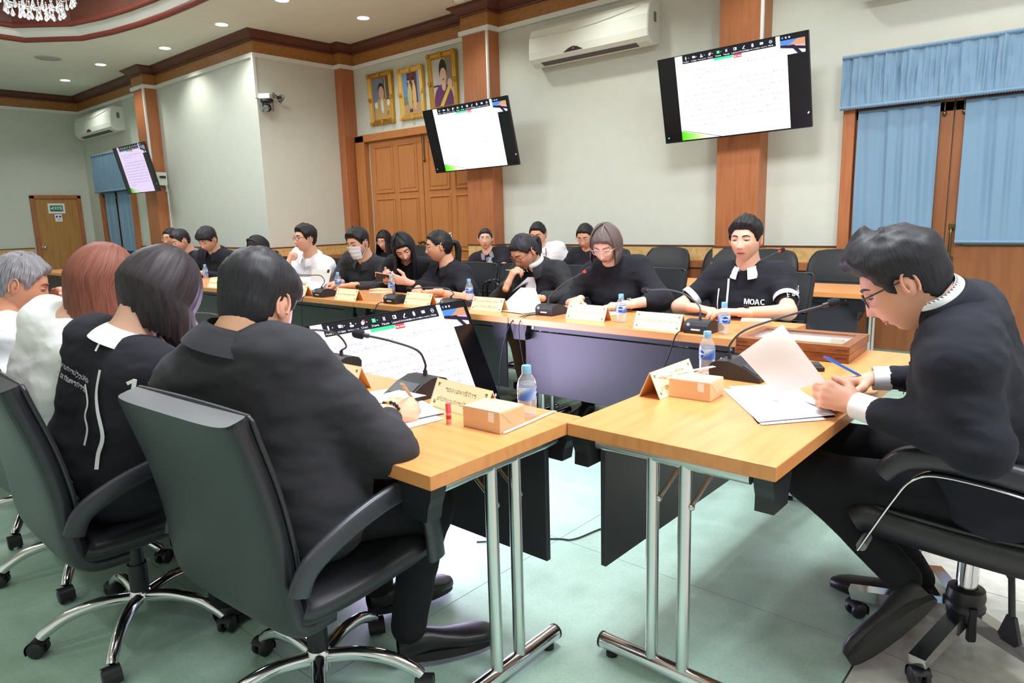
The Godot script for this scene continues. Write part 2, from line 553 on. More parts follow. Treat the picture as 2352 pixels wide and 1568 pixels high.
func make_room() -> void:
	# floor slab, terrazzo panels in the middle, beige tile beyond
	var mb := MB.new()
	mb.box(Vector3(-6.25, -0.11, -2.2), Vector3(21.2, 0.2, 10.2))
	var fl := struct("floor", mb, mats["joint"])
	var pm := MB.new(); pm.box(Vector3(0, -0.005, 0), Vector3(1.1985, 0.01, 1.1985), 0.0015)
	var pmesh := pm.mesh()
	for a in 14:
		for b in 8:
			var x := -1.098 - a * 1.2; var z := -6.4 + b * 1.2
			part(fl, "terrazzo_panel", pmesh, mats["terrazzo"], Vector3(x, 0, z))
	var tmb := MB.new(); tmb.box(Vector3(0, -0.005, 0), Vector3(0.597, 0.01, 0.597), 0.002)
	var tmesh := tmb.mesh()
	for a in 8:
		for b in 16:
			part(fl, "floor_tile", tmesh, mats["beige_tile"], Vector3(-0.195 + a * 0.6, 0, -6.7 + b * 0.6))
	# walls with thickness
	mb = MB.new(); mb.box(Vector3(-2.73, 2.2, WALL_Z - 0.1), Vector3(13.66, 4.8, 0.2)); struct("wall_main", mb, mats["wall"])
	mb = MB.new(); mb.box(Vector3((END_X + BLOCK_X) / 2 - 0.1, 2.2, -6.3), Vector3(BLOCK_X - END_X + 0.2, 4.8, 1.766)); struct("wall_block", mb, mats["wall"])
	mb = MB.new(); mb.box(Vector3(END_X - 0.1, 2.2, -2.2), Vector3(0.2, 4.8, 10.0)); struct("wall_end", mb, mats["wall"])
	mb = MB.new(); mb.box(Vector3(RIGHT_X + 0.1, 2.2, -2.2), Vector3(0.2, 4.8, 10.0)); struct("wall_right", mb, mats["wall"])
	mb = MB.new(); mb.box(Vector3(-6.25, 2.2, BACK_Z + 0.1), Vector3(20.9, 4.8, 0.2)); struct("wall_back", mb, mats["wall"])
	# pilasters: one in each mesh
	var tim: Material = mats["timber"]
	for q in [[-12.93, BLOCK_Z + 0.1, 0.46, 0.2], [-6.48, -6.9, 0.46, 0.2], [-2.96, -6.9, 0.44, 0.2], [-9.38, -6.8775, 0.16, 0.245]]:
		mb = MB.new(); mb.box(Vector3(q[0], 1.9, q[1]), Vector3(q[2], 3.8, q[3]), 0.004)
		struct("pilaster", mb, tim)
	var plan := plan_line()
	var ring := func(nm: String, prof: Array, m: Material):
		var q := MB.new()
		cornice(q, plan, prof)
		struct(nm, q, m)
	ring.call("trim_1", [Vector2(0.0, 3.655), Vector2(0.034, 3.655), Vector2(0.034, 3.712), Vector2(0.0, 3.712)], mats["white_trim"])
	ring.call("trim_2", [Vector2(0.012, 3.71), Vector2(0.012, 3.895), Vector2(0.024, 3.9)], mats["frieze"])
	ring.call("trim_3", [Vector2(0.02, 3.872), Vector2(0.036, 3.874), Vector2(0.04, 3.894), Vector2(0.03, 3.9), Vector2(0.045, 3.912), Vector2(0.075, 3.935), Vector2(0.11, 3.972), Vector2(0.135, 3.98), Vector2(0.135, 4.001)], mats["dark_timber"])
	# wainscot: burl panel, rail, lower board; door openings are left out
	var runs := [plan.slice(0, 2), [Vector2(END_X, -5.25), Vector2(END_X, BLOCK_Z), Vector2(-15.72, BLOCK_Z)], [Vector2(-14.06, BLOCK_Z)] + plan.slice(2, 9) + [Vector2(-9.3, -6.99)], [Vector2(-6.71, -6.99)] + plan.slice(11, 18) + [Vector2(-2.03, WALL_Z)], [Vector2(-0.31, WALL_Z), Vector2(RIGHT_X, WALL_Z)]]
	runs[0] = [Vector2(END_X, BACK_Z), Vector2(END_X, -4.3)]
	var n := 4
	for r in runs:
		for pf in [[[Vector2(0.0, 0.0), Vector2(0.02, 0.0), Vector2(0.02, 0.10), Vector2(0.0, 0.10)], mats["white_trim"], "baseboard"],
				[[Vector2(0.008, 0.1), Vector2(0.008, 0.77)], mats["timber"], "trim"], [[Vector2(0.008, 0.755), Vector2(0.028, 0.76), Vector2(0.028, 0.835), Vector2(0.008, 0.84)], mats["timber"], "trim"],
				[[Vector2(0.012, 0.83), Vector2(0.012, 0.992), Vector2(0.0, 0.992)], mats["burl"], "trim"], [[Vector2(0.0, 0.985), Vector2(0.02, 0.985), Vector2(0.02, 1.0), Vector2(0.0, 1.0)], mats["dark_timber"], "trim"]]:
			var q := MB.new()
			cornice(q, r, pf[0])
			n += 1
			struct("%s_%d" % [pf[2], n], q, pf[1])
	make_ceiling()
	make_doors()

func tray_edge(cx: float, u: float, inset: float) -> Vector2:
	# outline of a tray: u 0..1 round it, starting at the left end
	var hl := 3.75 - inset
	var pts := []
	for s in [-1.0, 1.0]:
		for k in 13:
			var f: float = lerpf(-1.0, 1.0, k / 12.0) * -s
			var zz: float = 0.92 + 0.93 * sqrt(maxf(0.0, 1.0 - pow(absf(f), 2.2)) * 0.999 + 0.001) if absf(f) < 0.999 else 0.92
			pts.append(Vector2(cx + f * hl, -2.43 + s * (zz - inset)))
	var at := u * pts.size()
	var a := int(at) % pts.size()
	return pts[a].lerp(pts[(a + 1) % pts.size()], at - floorf(at))

func make_ceiling() -> void:
	var mb := MB.new()
	var y := CEIL
	var lo := WALL_Z - 0.1; var hi := BACK_Z + 0.1
	var rect := func(x0: float, x1: float, z0: float, z1: float):
		mb.face([Vector3(x0, y, z0), Vector3(x1, y, z0), Vector3(x1, y, z1), Vector3(x0, y, z1)], Vector3.DOWN)
		mb.face([Vector3(x0, y + 0.06, z0), Vector3(x1, y + 0.06, z0), Vector3(x1, y + 0.06, z1), Vector3(x0, y + 0.06, z1)], Vector3.UP)
	var trays := [-8.2, -0.2]
	var xs := [END_X - 0.1, -8.2 - 3.75, -8.2 + 3.75, -0.2 - 3.75, -0.2 + 3.75, RIGHT_X + 0.1]
	rect.call(xs[0], xs[1], lo, hi); rect.call(xs[2], xs[3], lo, hi); rect.call(xs[4], xs[5], lo, hi)
	for cx in trays:
		for k in 12:
			for s in [0, 1]:
				var a := tray_edge(cx, (k + s * 13) / 26.0, 0.0); var b := tray_edge(cx, (k + 1 + s * 13) / 26.0, 0.0)
				var e := lo if a.y < -2.43 else hi
				for hh in [0.0, 0.06]:
					mb.face([Vector3(a.x, y + hh, a.y), Vector3(b.x, y + hh, b.y), Vector3(b.x, y + hh, e), Vector3(a.x, y + hh, e)], Vector3.DOWN if hh == 0.0 else Vector3.UP)
	struct("ceiling", mb, mats["ceiling"])
	mb = MB.new(); mb.box(Vector3(-6.25, 4.65, -2.2), Vector3(21.2, 0.2, 10.2)); struct("ceiling_slab", mb, mats["ceiling"])
	var t := 20
	for cx in trays:
		var mould := []; var inner := []
		for k in 27:
			var a := tray_edge(cx, (k % 26) / 26.0, -0.02); var b := tray_edge(cx, (k % 26) / 26.0, 0.15)
			mould.append(Vector3(a.x, 4.0, a.y)); inner.append(Vector3(b.x, 4.125, b.y))
		mb = MB.new(); mb.tube(mould, 0.045, 8, false); t += 1; struct("trim_%d" % t, mb, mats["red_timber"])
		mb = MB.new(); mb.tube(inner, 0.035, 8, false); t += 1; struct("trim_%d" % t, mb, mats["red_timber"])
		for seg in [[0.0, 4.01, 0.15, 4.12, "white_trim"], [0.15, 4.13, 0.15, 4.55, "dark_timber"]]:
			mb = MB.new()
			for k in 26:
				var a := tray_edge(cx, k / 26.0, seg[0]); var b := tray_edge(cx, (k + 1) / 26.0 if k < 25 else 0.0, seg[0])
				var a2 := tray_edge(cx, k / 26.0, seg[2]); var b2 := tray_edge(cx, (k + 1) / 26.0 if k < 25 else 0.0, seg[2])
				var mid := Vector3(cx, 4.0, -2.43) - Vector3(a.x, 4.2, a.y)
				var ps := [Vector3(a.x, seg[1], a.y), Vector3(b.x, seg[1], b.y), Vector3(b2.x, seg[3], b2.y), Vector3(a2.x, seg[3], a2.y)]
				var nn: Vector3 = (ps[1] - ps[0]).cross(ps[3] - ps[0]).normalized()
				if nn.dot(mid) < 0.0:
					nn = -nn
				mb.face(ps, nn)
			t += 1
			struct("trim_%d" % t, mb, mats[seg[4]])

func panelled_leaf(root: Node3D, x0: float, x1: float, y0: float, y1: float, z: float, m: Material) -> MeshInstance3D:
	var mb := MB.new()
	mb.box(Vector3((x0 + x1) / 2, (y0 + y1) / 2, z), Vector3(x1 - x0, y1 - y0, 0.04), 0.003)
	var leaf := part(root, "leaf", mb, m)
	var w := (x1 - x0 - 0.36) / 2.0
	for cxi in 2:
		var px := x0 + 0.12 + cxi * (w + 0.12)
		for row in [[0.14, 0.78], [0.92, 1.68], [1.78, 2.46]]:
			var q := MB.new()
			var a: float = y0 + row[0] - 0.03; var b: float = y0 + row[1] - 0.03
			# raised moulding round a sunk field
			for e in [[px, a, px + w, a], [px, b, px + w, b], [px, a, px, b], [px + w, a, px + w, b]]:
				q.tube([Vector3(e[0], e[1], z + 0.022), Vector3(e[2], e[3], z + 0.022)], 0.014, 6)
			q.box(Vector3(px + w / 2, (a + b) / 2, z + 0.022), Vector3(w - 0.09, b - a - 0.09, 0.012), 0.006)
			part(root, "door_panel", q, m)
	return leaf

func make_doors() -> void:
	var tim: Material = mats["timber"]
	# double door beside the pictures
	var d := Node3D.new(); d.name = "door_1"; add_child(d); d.set_meta("kind", "structure")
	var mb := MB.new()
	mb.box(Vector3(-9.14, 1.325, -6.95), Vector3(0.22, 2.65, 0.1), 0.008)
	mb.box(Vector3(-7.98, 2.6, -6.95), Vector3(2.54, 0.11, 0.1), 0.008)
	part(d, "frame", mb, mats["door_wood"])
	panelled_leaf(d, -8.97, -7.77, 0.02, 2.545, -6.985, mats["door_wood"])
	panelled_leaf(d, -7.755, -6.56, 0.02, 2.545, -6.985, mats["door_wood"])
	mb = MB.new(); mb.tube([Vector3(-7.71, 2.52, -6.95), Vector3(-7.71, 2.2, -6.95)], 0.008, 6); mb.ball(Vector3(-7.71, 2.19, -6.95), Vector3(0.018, 0.03, 0.018))
	part(d, "bolt", mb, mats["brass"])
	for s in [-1.0, 1.0]:
		mb = MB.new(); mb.tube([Vector3(-7.762 + s * 0.06, 1.02, -6.96), Vector3(-7.762 + s * 0.06, 1.02, -6.91)], 0.014, 8); mb.ball(Vector3(-7.762 + s * 0.06, 1.02, -6.895), Vector3(0.032, 0.032, 0.026))
		part(d, "knob", mb, mats["brass"])
	# curtained double door by the right end
	curtained_door("door_2", -2.03, -0.31, WALL_Z, 2.23, Vector3(-1.905, -1.27, 0.0), Vector3(-1.09, -0.45, 0.0), 1.03, 2.2, -1.17)
	curtained_door("door_3", -15.72, -14.06, BLOCK_Z, 2.05, Vector3(-15.5, -14.93, 0.0), Vector3(-14.82, -14.16, 0.0), 0.9, 2.04, -14.87)
	curtain_pelmet(-2.045, -0.22, 2.225, 2.655, WALL_Z, "gathered blue curtain pelmet above the door with brass handle")
	curtain_pelmet(-15.76, -14.1, 2.06, 2.76, BLOCK_Z, "gathered blue curtain pelmet behind the far tilted television")
	curtain(-1.905, -1.27, 1.03, 2.2, WALL_Z + 0.062, "blue curtain on door leaf, next to the wooden door frame and socket wall", 3)
	curtain(-1.09, -0.45, 1.03, 2.2, WALL_Z + 0.062, "blue curtain on door leaf with the long brass handle", 4)
	curtain(-15.5, -14.93, 0.9, 2.04, BLOCK_Z + 0.062, "narrow blue curtain below far pelmet, nearer the end wall", 5)
	curtain(-14.82, -14.16, 0.9, 2.04, BLOCK_Z + 0.062, "narrow blue curtain below far pelmet, nearer the pilaster", 6)
	# flush door in the end wall
	var e := Node3D.new(); e.name = "door_4"; add_child(e); e.set_meta("kind", "structure")
	mb = MB.new()
	for z in [-4.36, -5.19]:
		mb.box(Vector3(END_X + 0.03, 1.01, z), Vector3(0.08, 2.03, 0.07), 0.006)
	mb.box(Vector3(END_X + 0.03, 2.0, -4.775), Vector3(0.08, 0.07, 0.9), 0.006)
	part(e, "frame", mb, tim)
	mb = MB.new(); mb.box(Vector3(END_X + 0.015, 0.99, -4.775), Vector3(0.04, 1.96, 0.77), 0.003)
	part(e, "leaf", mb, mats["plain_door"])
	mb = MB.new(); mb.ball(Vector3(END_X + 0.07, 1.0, -4.46), Vector3(0.035, 0.035, 0.035)); mb.lathe([Vector2(0, 0), Vector2(0.04, 0), Vector2(0.04, 0.01), Vector2(0, 0.012)], 14, Transform3D(Basis(Vector3.BACK, -PI / 2), Vector3(END_X + 0.035, 1.0, -4.46)))
	part(e, "knob", mb, mats["chrome"])

func curtained_door(nm: String, x0: float, x1: float, z: float, top: float, _a: Vector3, _b: Vector3, y0: float, y1: float, mid: float) -> void:
	var d := Node3D.new(); d.name = nm; add_child(d); d.set_meta("kind", "structure")
	var mb := MB.new()
	for x in [x0 + 0.05, x1 - 0.05]:
		mb.box(Vector3(x, top / 2 + 0.03, z + 0.035), Vector3(0.1, top + 0.1, 0.09), 0.006)
	mb.box(Vector3((x0 + x1) / 2, top + 0.05, z + 0.035), Vector3(x1 - x0, 0.1, 0.09), 0.006)
	part(d, "frame", mb, mats["timber"])
	for s in [[x0 + 0.1, mid - 0.004], [mid + 0.004, x1 - 0.1]]:
		var q := MB.new()
		var w: float = s[1] - s[0]; var cx: float = (s[0] + s[1]) / 2
		q.box(Vector3(s[0] + 0.06, top / 2, z + 0.012), Vector3(0.12, top - 0.06, 0.04), 0.004)
		q.box(Vector3(s[1] - 0.06, top / 2, z + 0.012), Vector3(0.12, top - 0.06, 0.04), 0.004)
		q.box(Vector3(cx, (y0 - 0.02) / 2 + 0.03, z + 0.012), Vector3(w - 0.2, y0 - 0.08, 0.036), 0.004)
		q.box(Vector3(cx, top - 0.06, z + 0.012), Vector3(w, 0.1, 0.04), 0.004)
		part(d, "leaf", q, mats["door_wood_dark"])
		var gl := MB.new(); gl.box(Vector3(cx, (y0 + top) / 2, z + 0.006), Vector3(w - 0.22, top - y0 - 0.1, 0.006))
		part(d, "pane", gl, mats["door_glass"])
	var h := MB.new()
	h.tube(bez([Vector3(mid + 0.05, y0 - 0.13, z + 0.04), Vector3(mid + 0.05, y0 - 0.1, z + 0.075), Vector3(mid + 0.05, y0, z + 0.08), Vector3(mid + 0.05, y0 + 0.1, z + 0.075), Vector3(mid + 0.05, y0 + 0.13, z + 0.04)], 4), 0.011, 8)
	h.box(Vector3(mid + 0.05, y0 - 0.14, z + 0.036), Vector3(0.05, 0.06, 0.012), 0.005); h.box(Vector3(mid + 0.05, y0 + 0.14, z + 0.036), Vector3(0.05, 0.06, 0.012), 0.005)
	part(d, "handle", h, mats["brass"])
	h = MB.new(); h.ball(Vector3(mid - 0.05, y0 + 0.0, z + 0.075), Vector3(0.03, 0.03, 0.026)); h.tube([Vector3(mid - 0.05, y0, z + 0.03), Vector3(mid - 0.05, y0, z + 0.06)], 0.012, 8)
	part(d, "knob", h, mats["brass"])
	for s in [-1.0, 1.0]:
		h = MB.new(); h.tube([Vector3(mid + s * 0.07, top - 0.03, z + 0.045), Vector3(mid + s * 0.07, top - 0.12, z + 0.045)], 0.007, 6); h.ball(Vector3(mid + s * 0.07, top - 0.125, z + 0.048), Vector3(0.016, 0.02, 0.014), 8, 6)
		part(d, "bolt", h, mats["brass"])

func fold(x: float, sd: float) -> float:
	return 0.45 * sin(x * 47.0 + sd) + 0.3 * sin(x * 83.0 + sd * 2.3 + 1.7 * sin(x * 13.0)) + 0.25 * sin(x * 29.0 - sd)

func curtain(x0: float, x1: float, y0: float, y1: float, z: float, label: String, sd: int) -> void:
	var t := thing("door_curtain", label, "curtain", Vector3((x0 + x1) / 2, y0, z))
	var w := x1 - x0; var h := y1 - y0
	for side in [1.0, -1.0]:
		var mb := MB.new()
		mb.grid(90, 14, func(a, b):
			var x: float = (a - 0.5) * w
			var tight: float = 0.35 + 0.65 * sin(PI * clampf(b, 0.03, 0.97))
			return Vector3(x, b * h, 0.026 * tight * fold(x, sd + b * 0.8) + 0.0015 * side), false, side < 0)
		if side > 0:
			part(t, "cloth", mb, mats["curtain"])
		else:
			part(t, "lining", mb, mats["curtain"])
	for yy in [0.012, h - 0.012]:
		var r := MB.new()
		r.grid(110, 6, func(a, b):
			var x: float = (a - 0.5) * w
			return Vector3(x, yy + 0.014 * sin(TAU * b) * (1.0 + 0.2 * sin(x * 420.0)), 0.002 + 0.011 * cos(TAU * b) * (1.0 + 0.25 * sin(x * 420.0))))
		part(t, "ruched_hem", r, mats["curtain"])

func curtain_pelmet(x0: float, x1: float, y0: float, y1: float, z: float, label: String) -> void:
	var t := thing("curtain_pelmet", label, "pelmet", Vector3((x0 + x1) / 2, y0, z))
	var w := x1 - x0; var h := y1 - y0
	var mb := MB.new()
	var nz := FastNoiseLite.new(); nz.seed = 8; nz.frequency = 1.0
	mb.grid(420, 18, func(a, b):
		var s: float = a * (w + 0.24) - 0.12
		var x: float = clampf(s, 0.0, w) - w / 2
		var zz: float = 0.13 - (-s if s < 0.0 else (s - w if s > w else 0.0))
		var ft: float = 0.3 + 0.7 * sin(PI * clampf(b, 0.04, 0.96))
		var q: float = fold(s + 0.008 * sin(b * 5.0 + s * 9.0), 2.0 + 0.5 * sin(b * 3.0 + s * 2.0)) + 0.35 * sin(s * 131.0 + 2.0 * sin(s * 17.0)) + 0.6 * nz.get_noise_2d(s * 14.0, b * 1.6)
		return Vector3(x, b * h, zz + 0.024 * ft * q))
	part(t, "cloth", mb, mats["curtain"])
	for yy in [0.0, h]:
		var r := MB.new()
		r.grid(300, 6, func(a, b):
			var x: float = (a - 0.5) * w
			return Vector3(x, yy + 0.018 * sin(TAU * b) * (1.0 + 0.25 * sin(x * 330.0)), 0.13 + 0.014 * cos(TAU * b) * (1.0 + 0.3 * sin(x * 330.0))))
		part(t, "ruched_hem", r, mats["curtain"])
	mb = MB.new(); mb.box(Vector3(0, h - 0.02, 0.06), Vector3(w - 0.01, 0.03, 0.1), 0.004); mb.box(Vector3(0, h * 0.5, 0.055), Vector3(w - 0.04, h - 0.05, 0.012), 0.002)
	part(t, "board", mb, mats["timber"])

# ------------------------------------------------------------------ ceiling lights
const NEAR_TRAY := 44.0
const FAR_TRAY := 22.0
const DOWN_ENERGY := 1.7

func make_lights() -> void:
	var glow := mat("panel_glow", rgb(250, 252, 255), 0.6)
	glow.emission_enabled = true; glow.emission = rgb(250, 252, 255); glow.emission_energy_multiplier = 2.5
	# light panels in the two raised trays
	var q := 0
	for cx in [-8.2, -0.2]:
		for dx in [-1.5, 1.5]:
			q += 1
			var t := thing("tray_light_panel", "flat white light panel in the raised ceiling tray %s" % ["over the far tables", "over the near tables"][0 if cx < -4 else 1], "ceiling light", Vector3(cx + dx, 4.5, -2.43), 0.0, "light panels in the %s ceiling tray" % ("far" if cx < -4 else "near"))
			var mb := MB.new(); mb.box(Vector3(0, 0.02, 0), Vector3(1.24, 0.04, 1.84), 0.006); part(t, "frame", mb, mats["white_trim"])
			mb = MB.new(); mb.box(Vector3(0, -0.004, 0), Vector3(1.18, 0.008, 1.78)); part(t, "diffuser", mb, glow)
			var l := AreaLight3D.new()
			l.area_size = Vector2(1.18, 1.78)
			l.light_energy = (FAR_TRAY if cx < -4 else NEAR_TRAY) / 2.0
			l.light_color = Color(0.95, 0.975, 1.0)
			l.area_range = 20.0
			l.shadow_enabled = true
			l.rotation.x = -PI / 2
			l.position = Vector3(0, -0.012, 0)
			t.add_child(l)
	# recessed downlights along the walls
	var body := MB.new()
	body.lathe([Vector2(0.075, 0.0), Vector2(0.1, -0.004), Vector2(0.104, 0.002), Vector2(0.104, 0.01), Vector2(0.075, 0.01)], 28)
	var disc := MB.new(); disc.lathe([Vector2(0.0, -0.001), Vector2(0.076, -0.001)], 28)
	disc.lathe([Vector2(0.076, -0.001), Vector2(0.076, 0.012), Vector2(0.0, 0.012)], 28)
	var bm := body.mesh(); var dm := disc.mesh()
	var lamp := mat("lamp_glow", rgb(255, 255, 255), 0.5)
	lamp.emission_enabled = true; lamp.emission = rgb(252, 252, 255); lamp.emission_energy_multiplier = 4.0
	var spots := []
	for x in [-9.422, -11.2]: spots.append(Vector3(x, CEIL, -4.975))
	for x in [-12.975, -14.72]: spots.append(Vector3(x, CEIL, -4.685))
	for k in 5: spots.append(Vector3(-7.937 + k * 1.78, CEIL, -4.99))
	for k in 5: spots.append(Vector3(-7.898 + k * 1.78, CEIL, -6.16))
	for k in 8: spots.append(Vector3(-14.0 + k * 2.1, CEIL, 0.9))
	for s in spots:
		var t := thing("downlight", "round white recessed downlight glowing in the ceiling", "downlight", s, 0.0, "recessed ceiling downlights")
		part(t, "rim", bm, mats["white_trim"], Vector3(0, -0.002, 0))
		part(t, "lens", dm, lamp, Vector3(0, -0.005, 0))
		var l := SpotLight3D.new()
		l.light_energy = DOWN_ENERGY
		l.light_color = Color(0.98, 1.0, 0.96)
		l.spot_angle = 62.0
		l.spot_angle_attenuation = 0.7
		l.spot_range = 12.0
		l.spot_attenuation = 2.0
		l.light_size = 0.07
		l.shadow_enabled = true
		l.rotation.x = -PI / 2
		l.position = Vector3(0, -0.02, 0)
		t.add_child(l)

# ------------------------------------------------------------------ tables
const TOP := 0.745

func table(length: float, at: Vector3, turn: float, label: String, group: String, wood: Material, full := true) -> Node3D:
	var t := thing("folding_table", label, "table", at, turn, group)
	var d := 0.63
	var h := length / 2
	var key := "table_%.3f" % length
	if not shared.has(key):
		var s := {}
		var mb := MB.new(); mb.box(Vector3(0, TOP - 0.02, 0), Vector3(length, 0.04, d), 0.003); s.top = mb.mesh()
		mb = MB.new(); mb.box(Vector3(0, 0.465, d / 2 - 0.075), Vector3(length - 0.16, 0.39, 0.02), 0.002); s.panel = mb.mesh()
		mb = MB.new(); mb.box(Vector3(0, 0.688, d / 2 - 0.06), Vector3(length - 0.2, 0.034, 0.03), 0.002); s.rail = mb.mesh()
		mb = MB.new(); mb.tube([Vector3(0, 0.685, -d / 2 + 0.08), Vector3(0, 0.685, d / 2 - 0.08)], 0.019, 12); s.bar = mb.mesh()
		mb = MB.new(); mb.tube([Vector3(0, 0.05, 0), Vector3(0, 0.685, 0)], 0.0185, 14); s.post = mb.mesh()
		mb = MB.new(); mb.tube([Vector3(0, 0.04, -0.225), Vector3(0, 0.04, 0.225)], 0.025, 14); s.foot = mb.mesh()
		mb = MB.new(); mb.tube([Vector3(0, 0.04, -0.0035), Vector3(0, 0.04, 0.0035)], 0.0256, 14); s.cap = mb.mesh()
		mb = MB.new(); mb.lathe([Vector2(0, 0), Vector2(0.018, 0), Vector2(0.018, 0.012), Vector2(0.008, 0.018), Vector2(0, 0.018)], 12); s.pad = mb.mesh()
		# cast bracket under each corner
		mb = MB.new()
		mb.prism([Vector2(-0.065, 0.0), Vector2(0.065, 0.0), Vector2(0.06, -0.03), Vector2(0.05, -0.055), Vector2(0.052, -0.095), Vector2(-0.042, -0.095), Vector2(-0.05, -0.055), Vector2(-0.06, -0.03)], 0.05, Transform3D(Basis(), Vector3(0, 0.705, 0)))
		s.bracket = mb.mesh()
		mb = MB.new(); mb.tube([Vector3(0, 0.56, 0.02), Vector3(0.2, 0.69, 0.04)], 0.006, 8); mb.ball(Vector3(0, 0.56, 0.02), Vector3(0.01, 0.01, 0.01), 8, 6); s.brace = mb.mesh()
		mb = MB.new(); mb.lathe([Vector2(0, 0.006), Vector2(0.01, 0.005), Vector2(0.012, 0)], 12, Transform3D(Basis(Vector3.RIGHT, PI / 2), Vector3.ZERO)); s.stud = mb.mesh()
		shared[key] = s
	var s: Dictionary = shared[key]
	part(t, "tabletop", s.top, wood)
	part(t, "modesty_panel", s.panel, mats["panel_black"])
	part(t, "rail", s.rail, mats["panel_black"])
	for sx in [-1.0, 1.0]:
		part(t, "stud", s.stud, mats["dull_chrome"], Vector3(sx * (h - 0.16), 0.688, d / 2 - 0.044))
		part(t, "foot_rail", s.foot, mats["chrome"], Vector3(sx * (h - 0.05), 0, 0))
		for z in [-1.0, 1.0]:
			part(t, "end_cap", s.cap, mats["black_plastic"], Vector3(sx * (h - 0.05), 0, z * 0.2255))
			part(t, "foot_pad", s.pad, mats["black_plastic"], Vector3(sx * (h - 0.05), 0, z * 0.19))
		part(t, "cross_bar", s.bar, mats["dull_chrome"], Vector3(sx * (h - 0.05), 0, 0))
		for z in [-0.05, 0.05]:
			part(t, "post", s.post, mats["dull_chrome"], Vector3(sx * (h - 0.05), 0, z))
			if full:
				part(t, "brace", s.brace, mats["dull_chrome"], Vector3(sx * (h - 0.05), 0, z), Basis(Vector3.UP, 0.0 if sx < 0 else PI))
		for z in [-1.0, 1.0]:
			part(t, "bracket", s.bracket, mats["black_plastic"], Vector3(sx * (h - 0.075), 0, z * (d / 2 - 0.035)))
	return t

# ------------------------------------------------------------------ chairs, facing local +z
func caster(mb: MB, p: Vector3, a: float) -> void:
	var bs := Basis(Vector3.UP, a)
	for s in [-1.0, 1.0]:
		var xf := Transform3D(bs * Basis(Vector3.BACK, PI / 2), p + bs * Vector3(s * 0.016, 0, 0))
		mb.lathe([Vector2(0, -0.009), Vector2(0.022, -0.009), Vector2(0.0275, -0.005), Vector2(0.0275, 0.005), Vector2(0.022, 0.009), Vector2(0, 0.009)], 16, xf)
	mb.grid(10, 6, func(u, v):
		var an: float = lerpf(-0.5, 2.6, u)
		return p + bs * Vector3((v - 0.5) * 0.05, 0.031 * sin(an), -0.031 * cos(an)))
	mb.box(p + bs * Vector3(0, 0.006, 0), Vector3(0.012, 0.03, 0.03), 0.004, bs)

func seat_shell(style: int) -> Dictionary:
	var key := "shell_%d" % style
	if shared.has(key):
		return shared[key]
	var s := {}
	var hw := 0.265
	var mb := MB.new()
	# backrest: swept pad, rounder at the top for style 1
	var path := bez([Vector3(0, 0.948, -0.325), Vector3(0, 0.90, -0.312), Vector3(0, 0.76, -0.272), Vector3(0, 0.62, -0.246), Vector3(0, 0.5, -0.236), Vector3(0, 0.425, -0.218), Vector3(0, 0.378, -0.17), Vector3(0, 0.366, -0.08)], 5)
	var rad := []
	for k in path.size():
		var f: float = k / float(path.size() - 1)
		var r := hw * (1.0 - 0.04 * f - 0.16 * smoothstep(0.62, 1.0, f))
		if style == 1:
			r = hw * lerpf(0.8, 1.0, smoothstep(0.0, 0.25, f)) * (1.0 - 0.2 * smoothstep(0.5, 1.0, f))
		if k < 2:
			r *= [0.965, 0.995][k]
		rad.append(r)
	mb.tube(path, rad, 36, true, Vector2(0.15, 1.0), Vector3.ZERO, 0.42)
	if style == 1:
		for k in mb.v.size():
			mb.v[k].y += 0.035 * (1.0 - pow(mb.v[k].x / hw, 2.0)) * smoothstep(0.78, 0.948, mb.v[k].y)
	s.back = mb.mesh()
	# piping round the top edge of the pad
	mb = MB.new()
	var pipe := []
	for k in range(path.size() - 16, -1, -1):
		pipe.append(path[k] + Vector3(-rad[k] * 0.985, 0, 0.03))
	for k in 9:
		pipe.append(path[0] + Vector3(lerpf(-rad[0], rad[0], k / 8.0) * 0.98, (0.004 if style == 0 else 0.028) * sin(PI * k / 8.0) + 0.003, 0.03))
	for k in range(0, path.size() - 16):
		pipe.append(path[k] + Vector3(rad[k] * 0.985, 0, 0.03))
	mb.tube(pipe, 0.007, 6)
	s.pipe = mb.mesh()
	# stitched seams across the cushion
	mb = MB.new()
	for yy in [0.60, 0.655, 0.71]:
		var z := lerpf(-0.243, -0.272, (yy - 0.62) / 0.14) + 0.0405
		mb.tube([Vector3(-hw * 0.93, yy, z - 0.004), Vector3(-hw * 0.6, yy, z), Vector3(hw * 0.6, yy, z), Vector3(hw * 0.93, yy, z - 0.004)], 0.0045, 6)
	s.seam = mb.mesh()
	mb = MB.new()
	path = bez([Vector3(0, 0.44, -0.2), Vector3(0, 0.43, -0.17), Vector3(0, 0.43, -0.05), Vector3(0, 0.44, 0.12), Vector3(0, 0.445, 0.21), Vector3(0, 0.43, 0.25)], 5)
	rad = []
	for k in path.size():
		var f: float = k / float(path.size() - 1)
		rad.append(0.25 + 0.015 * sin(PI * f) - (0.02 if k == path.size() - 1 else 0.0))
	mb.tube(path, rad, 36, true, Vector2(0.16, 1.0), Vector3.RIGHT, 0.42)
	s.seat = mb.mesh()
	shared[key] = s
	return s

